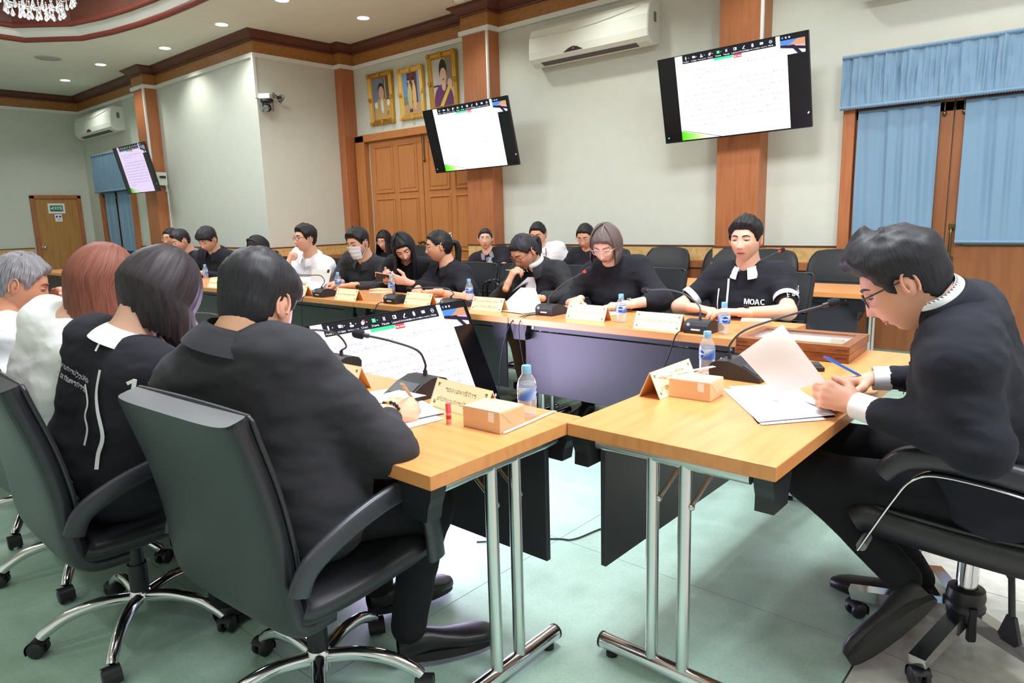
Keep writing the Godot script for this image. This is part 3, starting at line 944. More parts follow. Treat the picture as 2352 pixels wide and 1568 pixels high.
func office_chair(at: Vector3, turn: float, label: String, group: String, style := 0, arms := true, spin := 0.3) -> Node3D:
	var key := "office_%d_%d" % [style, int(arms)]
	if shared.has(key):
		var c: Node3D = dup(shared[key], at, turn, label, group)
		return c
	var t := thing("office_chair", label, "chair", at, turn, group)
	shared[key] = t
	var s := seat_shell(style)
	var le: Material = mats["leather"]
	var b := part(t, "backrest", s.back, le)
	part(b, "piping", s.pipe, le)
	part(b, "seam", s.seam, le)
	part(t, "seat", s.seat, le)
	var mb: MB
	if arms:
		for sx in [-1.0, 1.0]:
			mb = MB.new()
			mb.tube(bez([Vector3(sx * 0.285, 0.515, -0.235), Vector3(sx * 0.295, 0.58, -0.2), Vector3(sx * 0.3, 0.635, -0.08), Vector3(sx * 0.3, 0.665, 0.07), Vector3(sx * 0.3, 0.645, 0.15), Vector3(sx * 0.295, 0.55, 0.19), Vector3(sx * 0.285, 0.42, 0.215)], 6), 0.03, 14, true, Vector2(0.95, 0.5), Vector3.RIGHT, 0.7)
			part(t, "armrest", mb, mats["arm_plastic"])
	mb = MB.new(); mb.tube([Vector3(0, 0.12, 0), Vector3(0, 0.24, 0)], 0.03, 16); mb.tube([Vector3(0, 0.24, 0), Vector3(0, 0.39, 0)], 0.024, 16)
	part(t, "gas_lift", mb, mats["black_plastic"])
	mb = MB.new(); mb.box(Vector3(0, 0.39, 0), Vector3(0.2, 0.03, 0.24), 0.008); mb.tube([Vector3(0.05, 0.385, 0.02), Vector3(0.2, 0.37, 0.02)], 0.006, 8); mb.box(Vector3(0.23, 0.366, 0.02), Vector3(0.07, 0.012, 0.03), 0.005)
	part(t, "tilt_plate", mb, mats["black_plastic"])
	mb = MB.new(); mb.lathe([Vector2(0, 0.075), Vector2(0.03, 0.075), Vector2(0.036, 0.085), Vector2(0.036, 0.135), Vector2(0.03, 0.145), Vector2(0, 0.145)], 20)
	part(t, "hub", mb, mats["chrome"])
	for k in 5:
		var a := spin + TAU * k / 5
		var d := Vector3(sin(a), 0, cos(a))
		mb = MB.new()
		var lp := bez([d * 0.03 + Vector3(0, 0.12, 0), d * 0.12 + Vector3(0, 0.128, 0), d * 0.21 + Vector3(0, 0.112, 0), d * 0.275 + Vector3(0, 0.078, 0), d * 0.295 + Vector3(0, 0.06, 0)], 4)
		var rr := []
		for q in lp.size():
			rr.append(lerpf(0.021, 0.017, q / float(lp.size() - 1)))
		mb.tube(lp, rr, 12)
		var lg := part(t, "leg", mb, mats["chrome"])
		mb = MB.new(); caster(mb, d * 0.305 + Vector3(0, 0.0285, 0), a + 0.7 + k)
		part(lg, "caster", mb, mats["black_plastic"])
	return t

func executive_chair(at: Vector3, turn: float, label: String) -> void:
	var t := thing("executive_chair", label, "chair", at, turn)
	var le: Material = mats["leather"]
	var mb := MB.new()
	var path := bez([Vector3(0, 0.43, -0.27), Vector3(0, 0.425, -0.2), Vector3(0, 0.435, 0.0), Vector3(0, 0.45, 0.18), Vector3(0, 0.455, 0.245), Vector3(0, 0.435, 0.285)], 5)
	var rad := []
	for k in path.size():
		rad.append([0.26, 0.27, 0.275][mini(k, 2)] if k < path.size() - 2 else [0.262, 0.235][k - path.size() + 2])
	mb.tube(path, rad, 40, true, Vector2(0.23, 1.0), Vector3.RIGHT, 0.45)
	part(t, "seat", mb, le)
	mb = MB.new()
	for sx in [-1.0, 1.0]:
		mb.tube(bez([Vector3(sx * 0.262, 0.475, -0.22), Vector3(sx * 0.268, 0.482, 0.0), Vector3(sx * 0.262, 0.497, 0.2), Vector3(sx * 0.2, 0.492, 0.275), Vector3(0, 0.492, 0.285)], 5), 0.006, 6)
	part(t, "piping", mb, le)
	mb = MB.new()
	path = bez([Vector3(0, 1.02, -0.36), Vector3(0, 0.97, -0.345), Vector3(0, 0.8, -0.31), Vector3(0, 0.62, -0.28), Vector3(0, 0.46, -0.27)], 5)
	rad = []
	for k in path.size():
		rad.append(0.27 * ([0.92, 0.98][k] if k < 2 else 1.0))
	mb.tube(path, rad, 36, true, Vector2(0.15, 1.0), Vector3.ZERO, 0.42)
	part(t, "backrest", mb, le)
	for sx in [-1.0, 1.0]:
		mb = MB.new()
		mb.tube(bez([Vector3(sx * 0.31, 0.645, -0.26), Vector3(sx * 0.31, 0.675, -0.1), Vector3(sx * 0.31, 0.69, 0.06), Vector3(sx * 0.31, 0.672, 0.15), Vector3(sx * 0.31, 0.62, 0.2)], 5), [0.034, 0.036, 0.037, 0.037, 0.037, 0.037, 0.037, 0.037, 0.037, 0.037, 0.037, 0.037, 0.037, 0.037, 0.037, 0.037, 0.036, 0.035, 0.034, 0.033, 0.03], 16, true, Vector2(0.9, 0.85), Vector3.RIGHT, 0.7)
		part(t, "arm_pad", mb, mats["arm_plastic"])
		mb = MB.new()
		mb.tube(bez([Vector3(sx * 0.325, 0.5, -0.3), Vector3(sx * 0.325, 0.59, -0.27), Vector3(sx * 0.325, 0.635, -0.12), Vector3(sx * 0.325, 0.652, 0.05), Vector3(sx * 0.325, 0.63, 0.12), Vector3(sx * 0.325, 0.56, 0.165), Vector3(sx * 0.325, 0.39, 0.245)], 6), 0.024, 12, true, Vector2(0.2, 1.0), Vector3.RIGHT, 0.6)
		var fr := part(t, "arm_frame", mb, mats["chrome"])
		mb = MB.new(); mb.tube([Vector3(sx * 0.26, 0.4, 0.238), Vector3(sx * 0.335, 0.4, 0.238)], 0.014, 14)
		part(fr, "arm_bolt", mb, mats["grey_plastic"])
	mb = MB.new(); mb.tube([Vector3(0, 0.1, 0), Vector3(0, 0.22, 0)], 0.028, 18); mb.tube([Vector3(0, 0.22, 0), Vector3(0, 0.385, 0)], 0.03, 18)
	part(t, "gas_lift", mb, mats["chrome"])
	mb = MB.new(); mb.lathe([Vector2(0.03, 0.2), Vector2(0.05, 0.195), Vector2(0.054, 0.17), Vector2(0.05, 0.15), Vector2(0.056, 0.14), Vector2(0.05, 0.1), Vector2(0, 0.1)], 22)
	for k in 3:
		var a := k * TAU / 3
		mb.box(Vector3(sin(a) * 0.05, 0.1, cos(a) * 0.05), Vector3(0.025, 0.11, 0.02), 0.004, Basis(Vector3.UP, a))
	part(t, "lift_boot", mb, mats["black_plastic"])
	mb = MB.new(); mb.box(Vector3(0, 0.385, 0), Vector3(0.22, 0.03, 0.26), 0.008); mb.tube([Vector3(0.06, 0.37, -0.05), Vector3(0.11, 0.31, -0.11), Vector3(0.115, 0.2, -0.12)], 0.009, 8)
	mb.prism([Vector2(-0.012, 0.0), Vector2(0.012, 0.0), Vector2(0.034, -0.07), Vector2(0.022, -0.085), Vector2(-0.022, -0.085), Vector2(-0.034, -0.07)], 0.012, Transform3D(Basis(Vector3.UP, 0.9), Vector3(0.115, 0.2, -0.12)))
	part(t, "tilt_lever", mb, mats["black_plastic"])
	for k in 5:
		var a := 0.06 + TAU * k / 5
		var bs := Basis(Vector3.UP, a)
		mb = MB.new()
		mb.prism([Vector2(0.03, 0.085), Vector2(0.05, 0.135), Vector2(0.27, 0.108), Vector2(0.325, 0.1), Vector2(0.315, 0.068), Vector2(0.25, 0.072)], 0.045, Transform3D(bs * Basis(Vector3.UP, -PI / 2), Vector3.ZERO))
		var lg := part(t, "leg", mb, mats["chrome"])
		mb = MB.new(); caster(mb, bs * Vector3(0, 0.0285, 0.3), a + 0.8)
		part(lg, "caster", mb, mats["black_plastic"])
	mb = MB.new()

func make_furniture() -> void:
	mat("arm_plastic", rgb(46, 47, 55), 0.34)
	# far row, near row, head table, second row
	var far_names := ["at the corner with the head table", "with the laptop and black handbag", "with two kraft snack boxes side by side", "with the white tablet", "before the man in black with the bottle", "beyond the pair in dark jackets", "with the lone microphone before the end wall"]
	for k in 7:
		table(1.585, Vector3(-1.25 - 0.795 - k * 1.59, 0, -3.505), 0.0, "orange wood folding table in far row, " + far_names[k], "far row of conference tables", mats["laminate_x"], k < 2)
	var near_names := ["with the name card, red lip balm and papers", "where the bob-haired woman reads her phone", "where the man folds his hands", "past the man with folded hands"]
	for k in 4:
		table(1.585, Vector3(-1.214 - 0.7925 - k * 1.59, 0, -1.3785), PI, "orange wood folding table in near row, " + near_names[k], "near row of conference tables", mats["laminate_x"], k < 1)
	table(1.63, Vector3(-0.8975, 0, -2.43), -PI / 2, "head table holding the wooden frames and loose papers, chrome double legs", "head table", mats["laminate_z"])
	for k in 5:
		table(1.585, Vector3(-1.34 - 0.7925 - k * 1.59, 0, -5.685), 0.0, "back-row folding table behind " + ["the man in the polo with white collar", "the woman with the brown bob", "the woman in the crested jacket", "the woman with the bow in her hair", "the man with the face mask"][k], "back row of conference tables", mats["laminate_x"], false)
	# chairs
	var gn := "black leather swivel chairs of the near row"
	office_chair(Vector3(-1.65, 0, -0.985), PI + 0.06, "black leather swivel chair under the man in the charcoal suit", gn)
	office_chair(Vector3(-2.42, 0, -0.79), PI - 0.02, "black leather swivel chair under the woman in the striped black polo", gn)
	office_chair(Vector3(-3.08, 0, -0.84), PI + 0.06, "black leather swivel chair under the woman with reddish hair", gn)
	office_chair(Vector3(-3.75, 0, -0.86), PI + 0.0, "black leather swivel chair under the man with folded hands", gn)
	office_chair(Vector3(-4.6, 0, -0.85), PI - 0.1, "empty black leather swivel chair past the man with folded hands", gn)
	executive_chair(Vector3(-0.266, 0, -2.39), -PI / 2 + 0.05, "black executive chair with chrome arms under the man holding a blue pen")
	var gf := "black leather chairs of the far row"
	var seats := [[-1.72, "man in the white-collared polo", 1], [-2.6, "woman with the brown bob", 1], [-3.3, "woman in the crested jacket", 1], [-3.86, "", 0], [-4.42, "woman with the bow in her hair", 0], [-4.98, "woman with long black hair", 0], [-5.62, "man with the face mask", 1], [-6.6, "man in the white shirt", 1], [-7.5, "woman with the headband", 1], [-8.62, "young man in black", 1], [-9.4, "man with the round badge", 0], [-10.0, "woman speaking into a microphone", 0]]
	for q in seats:
		office_chair(Vector3(q[0], 0, -4.25), 0.0, "empty black leather chair holding the shiny handbag" if q[1] == "" else "black leather chair of the " + q[1], gf, 0, q[2] == 1)
	for k in 3:
		office_chair(Vector3(-10.75 - k * 0.66, 0, -4.2), [0.3, -0.25, 0.2][k], "empty black chair at the far end, " + ["nearest the lone microphone", "middle of three", "closest to the end wall"][k], "empty chairs at the far end", 0, false)
	var gb := "black chairs of the back row by the wall"
	for q in [[-1.92, -6.35, "alone behind the empty table by the curtained door"], [-2.52, -6.3, "behind the shoulder of the man in the white-collared polo"], [-3.12, -6.5, "with ribbed back, turned, against the burl wainscot"], [-3.74, -6.55, "with wide round top beside the brown bob"], [-4.32, -6.32, "of the half-hidden woman in black"], [-4.97, -6.42, "of the woman in the white polo"], [-5.8, -6.42, "of the woman with the grey collar"], [-7.62, -6.36, "of the wavy-haired woman by the double door"]]:
		office_chair(Vector3(q[0], 0, q[1]), 0.0 if q[0] != -3.12 else -0.25, "black round-topped chair " + q[2], gb, 1, false)

# ------------------------------------------------------------------ stroke lettering: points on a 10 x 10 grid, x then y (down); strokes are parted by a space
const GLYPH := {
	"A": "073167 2545", "u": "0306173746 4347", "d": "4147 433304063747", "i": "0307 0101", "o": "130406173746443313", "V": "013761",
	"e": "054544331304061747", "P": "07014152534404", "a": "133347 4517060544", "r": "0307 04132333", "t": "21263747 0343", "c": "432304062747", "p": "0309 031333444637 0637",
	"n": "0307 0413334447", "s": "43130445463707", "C": "62210305274766", "h": "0107 0413334447", "S": "625121123445462707", "L": "010757", "y": "0327 4327 2709", "R": "0701415344 0434 3457",
	"m": "0307 03232427 23434447", "l": "0107", "w": "031727334753", "g": "433304062747 4349 4919", "M": "0701356167", "O": "210305376765634121",
	"ก": "17130312324347", "ข": "0313 13264643 0306", "ค": "070312424725 2534", "ง": "13333517 0517", "จ": "040312424727 2725", "ช": "0313 132646445 4453 0306", "ต": "0703 031324334347 2635",
	"ท": "13030733 334347", "ธ": "43030545 4707 4547", "น": "1303072747 4347", "บ": "1303074743", "ป": "1303074740", "ผ": "130307244743", "พ": "03130724 244743", "ม": "13030747 4743",
	"ย": "1303052505074743", "ร": "430304444737", "ล": "0403434705170705", "ว": "13034347 4737", "ษ": "1303074743 254554", "ส": "0403434705170705 4352", "ห": "13030733 334347", "อ": "040343470705",
	"ด": "070343470726", "ฏ": "1303434709 0929", "า": "03132327", "ำ": "03132327 010010", "เ": "030717", "แ": "0307 2327 0717", "ะ": "031323 051525", "ฒ": "0307244743", "ถ": "17130343 4347"
}
const MARK := {"ิ": "02112202", "ี": "02112202 2220", "ู": "08180919", "ุ": "1809", "ั": "011222", "้": "01001011", "่": "1101", "์": "011000"}

func stroke(img: Image, a: Vector2, b: Vector2, w: float, c: Color) -> void:
	var r := w / 2.0 + 1.0
	var x0 := maxi(int(minf(a.x, b.x) - r), 0); var x1 := mini(int(maxf(a.x, b.x) + r) + 1, img.get_width() - 1)
	var y0 := maxi(int(minf(a.y, b.y) - r), 0); var y1 := mini(int(maxf(a.y, b.y) + r) + 1, img.get_height() - 1)
	var ab := b - a
	var l := maxf(ab.length_squared(), 1e-6)
	for y in range(y0, y1 + 1):
		for x in range(x0, x1 + 1):
			var p := Vector2(x + 0.5, y + 0.5)
			var h := clampf((p - a).dot(ab) / l, 0.0, 1.0)
			var cov := clampf(w / 2.0 + 0.5 - p.distance_to(a + ab * h), 0.0, 1.0)
			if cov > 0.0:
				img.set_pixel(x, y, img.get_pixel(x, y).lerp(c, cov * c.a))

func glyph_segments(g: String) -> Array:
	var out := []
	for st in g.split(" ", false):
		var ps := []
		for k in range(0, st.length() - 1, 2):
			ps.append(Vector2(st.unicode_at(k) - 48, st.unicode_at(k + 1) - 48))
		for k in maxi(ps.size() - 1, 0):
			out.append([ps[k], ps[k + 1]])
		if ps.size() == 1:
			out.append([ps[0], ps[0]])
	return out

func text_width(s: String, px: float) -> float:
	var w := 0.0
	for ch in s:
		if MARK.has(ch):
			continue
		w += (0.42 if ch == " " else advance(ch)) * px
	return w

func advance(ch: String) -> float:
	if ch in ["i", "l", "t", "เ", "1"]:
		return 0.36
	if ch in ["า", "ะ", "r", "ำ"]:
		return 0.42
	if ch in ["m", "w", "M", "V", "A", "C", "S", "T", "X", "O", "R"]:
		return 0.78
	return 0.6

# s centred at (cx, cy), px = height of the 10-unit square
func lettering(img: Image, s: String, cx: float, cy: float, px: float, c: Color, wgt := 0.11, centred := true) -> void:
	var x := cx - (text_width(s, px) / 2 if centred else 0.0)
	var y := cy - px / 2
	var u := px / 10.0
	var last := x
	for ch in s:
		if ch == " ":
			x += 0.42 * px
			continue
		var mark: bool = MARK.has(ch)
		var g: String = MARK[ch] if mark else GLYPH.get(ch, "")
		var ox := last + 0.1 * px if mark else x
		for sg in glyph_segments(g):
			stroke(img, Vector2(ox, y) + sg[0] * u, Vector2(ox, y) + sg[1] * u, px * wgt, c)
		if not mark:
			last = x
			x += advance(ch) * px

func img_mat(key: String, img: Image, rough := 0.6, glow := 0.0) -> StandardMaterial3D:
	var m := StandardMaterial3D.new()
	m.resource_name = key
	m.roughness = rough
	var tx := ImageTexture.create_from_image(img)
	m.albedo_texture = tx
	m.texture_repeat = false
	if glow > 0.0:
		m.albedo_texture = null
		m.albedo_color = Color(0.01, 0.01, 0.012)
		m.emission_enabled = true
		m.emission_texture = tx
		m.emission = Color.BLACK
		m.emission_energy_multiplier = glow
	mats[key] = m
	return m

func text_mesh(s: String, size: float, depth := 0.001, bold := false, serif := false) -> TextMesh:
	var tm := TextMesh.new()
	var f := SystemFont.new()
	f.font_names = PackedStringArray(["Droid Serif" if serif else "Droid Sans"])
	if bold:
		f.font_weight = 700
	tm.font = f
	tm.text = s
	tm.font_size = 32
	tm.pixel_size = size / 32.0
	tm.depth = depth
	return tm

# ------------------------------------------------------------------ televisions
func screen_image(lines: bool, tint: Color) -> Image:
	var w := 960; var h := 540
	var im := Image.create(w, h, false, Image.FORMAT_RGB8)
	im.fill(Color(0.012, 0.012, 0.03))
	im.fill_rect(Rect2i(int(0.125 * w), 0, int(0.75 * w), h), tint)
	# green corner of the slide
	for y in range(int(0.88 * h), h):
		var f := (y - 0.88 * h) / (0.12 * h)
		var x1 := int(lerpf(0.125, 0.40, f) * w)
		for x in range(int(0.125 * w), x1 + 18):
			if x > x1 + 4:
				im.set_pixel(x, y, Color(0.02, 0.02, 0.08))
			elif x < x1 - 8:
				var g := clampf((x - 0.125 * w) / (0.2 * w), 0.0, 1.0)
				im.set_pixel(x, y, Color(0.3, 0.75, 0.08).lerp(Color(0.92, 1.0, 0.8), g if f > 0.0 else 0.0))
	if lines:
		var ink := Color(0.62, 0.58, 0.72)
		var rows := [[0.19, 0.2, 0.34], [0.2, 0.38, 0.82], [0.24, 0.24, 0.5], [0.29, 0.24, 0.3], [0.36, 0.26, 0.84], [0.42, 0.17, 0.83], [0.48, 0.17, 0.84], [0.54, 0.17, 0.82], [0.6, 0.17, 0.84], [0.66, 0.17, 0.83], [0.72, 0.17, 0.84], [0.78, 0.17, 0.82], [0.84, 0.17, 0.36]]
		var words := "การเจ้าหน้าที่ตรวจราชการกรมสำนักงานปฏิรูปที่ดิน"
		for r in rows:
			var x: float = r[1] * w
			var k := int(r[0] * 97.0) % 20
			while x < r[2] * w:
				var ch := words[k % words.length()]
				lettering(im, ch, x, r[0] * h, 20.0, ink, 0.1, false)
				x += 12.5 if not MARK.has(ch) else 0.5
				k += 1
				if (k * 7) % 11 == 0:
					x += 9.0
	# meeting toolbar
	im.fill_rect(Rect2i(int(0.18 * w), 0, int(0.63 * w), int(0.098 * h)), Color(0.05, 0.045, 0.1))
	im.fill_rect(Rect2i(int(0.4 * w), int(0.098 * h), int(0.135 * w), int(0.028 * h)), Color(0.25, 0.85, 0.55))
	im.fill_rect(Rect2i(int(0.535 * w), int(0.098 * h), int(0.055 * w), int(0.04 * h)), Color(0.95, 0.25, 0.3))
	lettering(im, "Stop share", 0.5625 * w, 0.118 * h, 11.0, Color.WHITE, 0.13)
	var names := ["Audio", "Video", "Participants", "Chat", "Share", "Pause", "Layout", "Annotate", "Remote control", "Show meeting", "More"]
	for k in names.size():
		var cx := (0.205 + k * 0.0572) * w
		lettering(im, names[k], cx, 0.079 * h, 13.0 if names[k].length() < 9 else 9.0, Color(0.9, 0.9, 0.95), 0.12)
		var cy := 0.038 * h
		var c := Color(0.95, 0.95, 1.0)
		match k:
			0: stroke(im, Vector2(cx, cy - 7), Vector2(cx, cy + 3), 7, c); stroke(im, Vector2(cx, cy + 5), Vector2(cx, cy + 11), 3, c)
			1: im.fill_rect(Rect2i(int(cx) - 9, int(cy) - 6, 14, 12), c); stroke(im, Vector2(cx + 9, cy - 4), Vector2(cx + 9, cy + 5), 4, c)
			2: stroke(im, Vector2(cx - 4, cy - 5), Vector2(cx - 4, cy - 4), 8, c); stroke(im, Vector2(cx - 8, cy + 6), Vector2(cx + 4, cy + 6), 8, c)
			3: stroke(im, Vector2(cx - 3, cy + 3), Vector2(cx + 2, cy - 2), 14, c); stroke(im, Vector2(cx + 5, cy - 6), Vector2(cx + 6, cy - 6), 10, Color(0.95, 0.3, 0.35))
			4: im.fill_rect(Rect2i(int(cx) - 9, int(cy) - 8, 19, 16), Color(0.2, 0.85, 0.5)); stroke(im, Vector2(cx, cy + 3), Vector2(cx, cy - 3), 4, Color.WHITE)
			5: im.fill_rect(Rect2i(int(cx) - 6, int(cy) - 8, 4, 16), c); im.fill_rect(Rect2i(int(cx) + 1, int(cy) - 8, 4, 16), c)
			6: im.fill_rect(Rect2i(int(cx) - 9, int(cy) - 8, 19, 16), c); im.fill_rect(Rect2i(int(cx) - 6, int(cy) - 5, 7, 10), Color(0.05, 0.045, 0.1))
			7: stroke(im, Vector2(cx - 6, cy + 7), Vector2(cx + 5, cy - 7), 5, c); stroke(im, Vector2(cx - 7, cy + 10), Vector2(cx + 8, cy + 10), 2, c)
			8: stroke(im, Vector2(cx, cy - 4), Vector2(cx, cy + 4), 13, c); stroke(im, Vector2(cx, cy - 6), Vector2(cx, cy - 2), 2, Color(0.05, 0.045, 0.1))
			9: im.fill_rect(Rect2i(int(cx) - 10, int(cy) - 7, 20, 13), c)
			10: stroke(im, Vector2(cx, cy), Vector2(cx + 0.1, cy), 19, c); stroke(im, Vector2(cx, cy), Vector2(cx + 0.1, cy), 14, Color(0.05, 0.045, 0.1)); stroke(im, Vector2(cx - 5, cy), Vector2(cx + 5, cy), 3, c)
		if k < 5:
			stroke(im, Vector2(cx + 17, cy), Vector2(cx + 20, cy), 3, c)
	# camera thumbnail with a small picture of rows of tables
	var tx := int(0.835 * w); var ty := int(0.055 * h); var tw := int(0.15 * w); var th := int(0.155 * h)
	im.fill_rect(Rect2i(tx, 0, w - tx, ty), Color(0.02, 0.02, 0.04))
	for y in th:
		for x in tw:
			var u := float(x) / tw; var v := float(y) / th
			var c := Color(0.55, 0.65, 0.9)
			if v < 0.3 + 0.15 * u: c = Color(0.3, 0.5, 0.85) if u < 0.7 - v else Color(0.75, 0.55, 0.4)
			elif absf(v - 0.35 - 0.35 * u) < 0.1 or absf(u - 0.28 - 0.5 * v) < 0.09: c = Color(0.1, 0.08, 0.16)
			elif absf(v - 0.35 - 0.25 * u) < 0.16: c = Color(0.8, 0.6, 0.75)
			else: c = Color(0.88, 0.9, 0.98)
			if (x * 13 + y * 29 + x * y) % 17 == 0: c = c.darkened(0.6)
			im.set_pixel(tx + x, ty + y, c)
	for k in 3:
		im.fill_rect(Rect2i(tx + 10 + k * 20, int(ty * 0.35), 9, 9), [Color(0.3, 0.6, 1), Color(0.9, 0.9, 0.95), Color(0.9, 0.9, 0.95)][k])
	stroke(im, Vector2(0.02 * w, 0.955 * h), Vector2(0.024 * w, 0.95 * h), 9, Color(0.2, 0.75, 0.8))
	stroke(im, Vector2(0.99 * w, 0.85 * h), Vector2(0.986 * w, 0.86 * h), 8, Color(0.9, 0.9, 1))
	return im

func television(at: Vector3, yaw: float, tilt: float, roll: float, w: float, scr: Material, label: String, light: float, mount: Vector3) -> void:
	var t := thing("television", label, "television", at)
	t.basis = Basis(Vector3.UP, yaw) * Basis(Vector3.RIGHT, tilt) * Basis(Vector3.BACK, roll)
	var h := w * 9.0 / 16.0
	var mb := MB.new()
	mb.box(Vector3(0, 0, -0.018), Vector3(w, h, 0.03), 0.004)
	mb.box(Vector3(0, -0.05, -0.045), Vector3(w * 0.7, h * 0.6, 0.04), 0.012)
	part(t, "housing", mb, mats["black_plastic"])
	mb = MB.new()
	var b := 0.007
	for e in [[Vector3(0, h / 2 - b / 2, 0), Vector3(w, b, 0.008)], [Vector3(0, -h / 2 + b, 0), Vector3(w, b * 2, 0.008)], [Vector3(w / 2 - b / 2, 0, 0), Vector3(b, h, 0.008)], [Vector3(-w / 2 + b / 2, 0, 0), Vector3(b, h, 0.008)]]:
		mb.box(e[0], e[1], 0.002)
	part(t, "bezel", mb, mats["tv_bezel"])
	mb = MB.new()
	mb.face([Vector3(-w / 2 + b, h / 2 - b, 0), Vector3(w / 2 - b, h / 2 - b, 0), Vector3(w / 2 - b, -h / 2 + b * 2, 0), Vector3(-w / 2 + b, -h / 2 + b * 2, 0)], Vector3.BACK, [Vector2(0, 0), Vector2(1, 0), Vector2(1, 1), Vector2(0, 1)])
	part(t, "screen", mb, scr, Vector3(0, 0, -0.001))
	if mount != Vector3.ZERO:
		var m := t.basis.inverse() * (mount - at)
		mb = MB.new(); mb.tube([Vector3(0, 0, -0.06), Vector3(0, 0, -0.1), m], 0.022, 10); mb.box(Vector3(0, 0, -0.07), Vector3(0.3, 0.3, 0.012), 0.003); mb.box(m, Vector3(0.16, 0.3, 0.02), 0.004, t.basis.inverse())
		part(t, "wall_mount", mb, mats["black_plastic"])
	var l := AreaLight3D.new()
	l.area_size = Vector2(w * 0.75, h)
	l.light_energy = light
	l.light_color = Color(0.86, 0.8, 1.0)
	l.area_range = 12.0
	l.shadow_enabled = true
	l.rotation.y = PI
	l.position = Vector3(0, 0, 0.012)
	t.add_child(l)

func make_electronics() -> void:
	mat("tv_bezel", rgb(20, 20, 24), 0.25)
	var s1 := img_mat("slide_screen", screen_image(true, Color(0.97, 0.97, 1.0)), 0.25, 1.7)
	var s2 := img_mat("slide_screen_off_axis", screen_image(true, Color(0.93, 0.86, 1.0)), 0.25, 0.95)
	television(Vector3(-2.9144, 2.4464, -6.5), 0.0204, 0.2159, 0.0177, 1.4304, s1, "large tilted television on the pilaster next to the curtained door", 0.3, Vector3(-2.96, 2.4, -6.79))
	television(Vector3(-6.3528, 2.3557, -6.5), 0.0299, 0.2421, 0.0126, 1.4381, s1, "tilted television on the pilaster beside the gilt pictures", 0.3, Vector3(-6.48, 2.3, -6.79))
	television(Vector3(-12.6346, 2.3093, -4.9), -0.029, 0.2108, -0.0045, 1.4067, s2, "far tilted television with lilac page before a blue pelmet", 0.2, Vector3(-12.93, 2.25, -5.21))
	television(Vector3(-2.966, 0.493, -2.46), 1.6276, -0.4135, 0.0, 1.36, s1, "floor monitor leaning back in the middle of the table square", 3.0, Vector3.ZERO)
	var st := thing("monitor_stand", "low black trestle stand carrying the floor monitor", "stand", Vector3(-3.0, 0, -2.46), 1.6276)
	for s in [-0.4, 0.4]:
		var q := MB.new()
		q.tube([Vector3(s, 0.02, -0.35), Vector3(s, 0.02, 0.28)], 0.018, 8); q.tube([Vector3(s, 0.02, 0.26), Vector3(s, 0.2, 0.17), Vector3(s, 0.62, -0.16), Vector3(s, 0.66, -0.18)], 0.016, 8); q.tube([Vector3(s, 0.02, -0.33), Vector3(s, 0.62, -0.17)], 0.016, 8)
		part(st, "leg_frame", q, mats["black_plastic"])
	var q2 := MB.new(); q2.tube([Vector3(-0.4, 0.3, 0.085), Vector3(0.4, 0.3, 0.085)], 0.014, 8); part(st, "cross_bar", q2, mats["black_plastic"])
	# air conditioners
	aircon(Vector3(-4.76, 3.1, WALL_Z), 1.62, "white split air conditioner between the two wall televisions")
	aircon(Vector3(-1.12, 3.1, WALL_Z), 1.62, "white split air conditioner above the blue pelmet, only its corner showing")
	aircon(Vector3(-15.16, 3.11, BLOCK_Z), 1.9, "white split air conditioner in the far corner above the lilac television")
	# camera on the block corner
	var c := thing("ptz_camera", "dark conference camera hung under a white bracket on the wall corner", "camera", Vector3(-9.34, 2.92, -5.5), 0.7)
	var mb := MB.new(); mb.box(Vector3(-0.02, 0.2, -0.05), Vector3(0.16, 0.07, 0.2), 0.006); part(c, "bracket", mb, mats["white_plastic"])
	mb = MB.new(); mb.lathe([Vector2(0, 0.165), Vector2(0.085, 0.162), Vector2(0.09, 0.13), Vector2(0.075, 0.115), Vector2(0, 0.115)], 24); part(c, "base", mb, mats["black_plastic"])
	mb = MB.new(); mb.box(Vector3(-0.07, 0.06, 0), Vector3(0.022, 0.12, 0.06), 0.008); mb.box(Vector3(0.07, 0.06, 0), Vector3(0.022, 0.12, 0.06), 0.008); part(c, "yoke", mb, mats["grey_plastic"])
	mb = MB.new(); mb.ball(Vector3(0, 0.045, 0), Vector3(0.055, 0.055, 0.055)); part(c, "head", mb, mats["black_plastic"])
	mb = MB.new(); mb.lathe([Vector2(0, 0.085), Vector2(0.022, 0.085), Vector2(0.036, 0.09), Vector2(0.042, 0.085), Vector2(0.042, 0.03), Vector2(0, 0.03)], 20, Transform3D(Basis(Vector3.RIGHT, 1.9), Vector3(0, 0.05, 0))); part(c, "lens", mb, mats["grey_plastic"])
	mb = MB.new()
	for k in 5:
		var o := Vector3(0.05 + k * 0.012, 0.19, -0.1)
		mb.tube(bez([o, o + Vector3(0.03, 0.07 - k * 0.02, 0.05), o + Vector3(0.09, 0.02 * (k - 2), 0.02), o + Vector3(0.11, -0.07 + 0.02 * k, -0.03), o + Vector3(0.05, -0.03, -0.05)], 5), 0.004, 6)
	mb.box(Vector3(0.15, 0.19, -0.09), Vector3(0.06, 0.035, 0.04), 0.006)
	part(c, "cable_bundle", mb, mats["black_plastic"])
	# ceiling speaker, detector
	var sp := thing("ceiling_speaker", "flat round grey speaker grille set in the ceiling", "speaker", Vector3(-13.0, CEIL, -3.938))
	mb = MB.new(); mb.lathe([Vector2(0, -0.008), Vector2(0.16, -0.006), Vector2(0.165, -0.002)], 32); part(sp, "grille", mb, mat("speaker_grille", rgb(178, 172, 158), 0.8))
	mb = MB.new(); mb.lathe([Vector2(0.163, -0.008), Vector2(0.185, -0.008), Vector2(0.19, 0.0), Vector2(0.163, 0.0)], 32); part(sp, "rim", mb, mat("speaker_rim", rgb(200, 194, 180), 0.7))
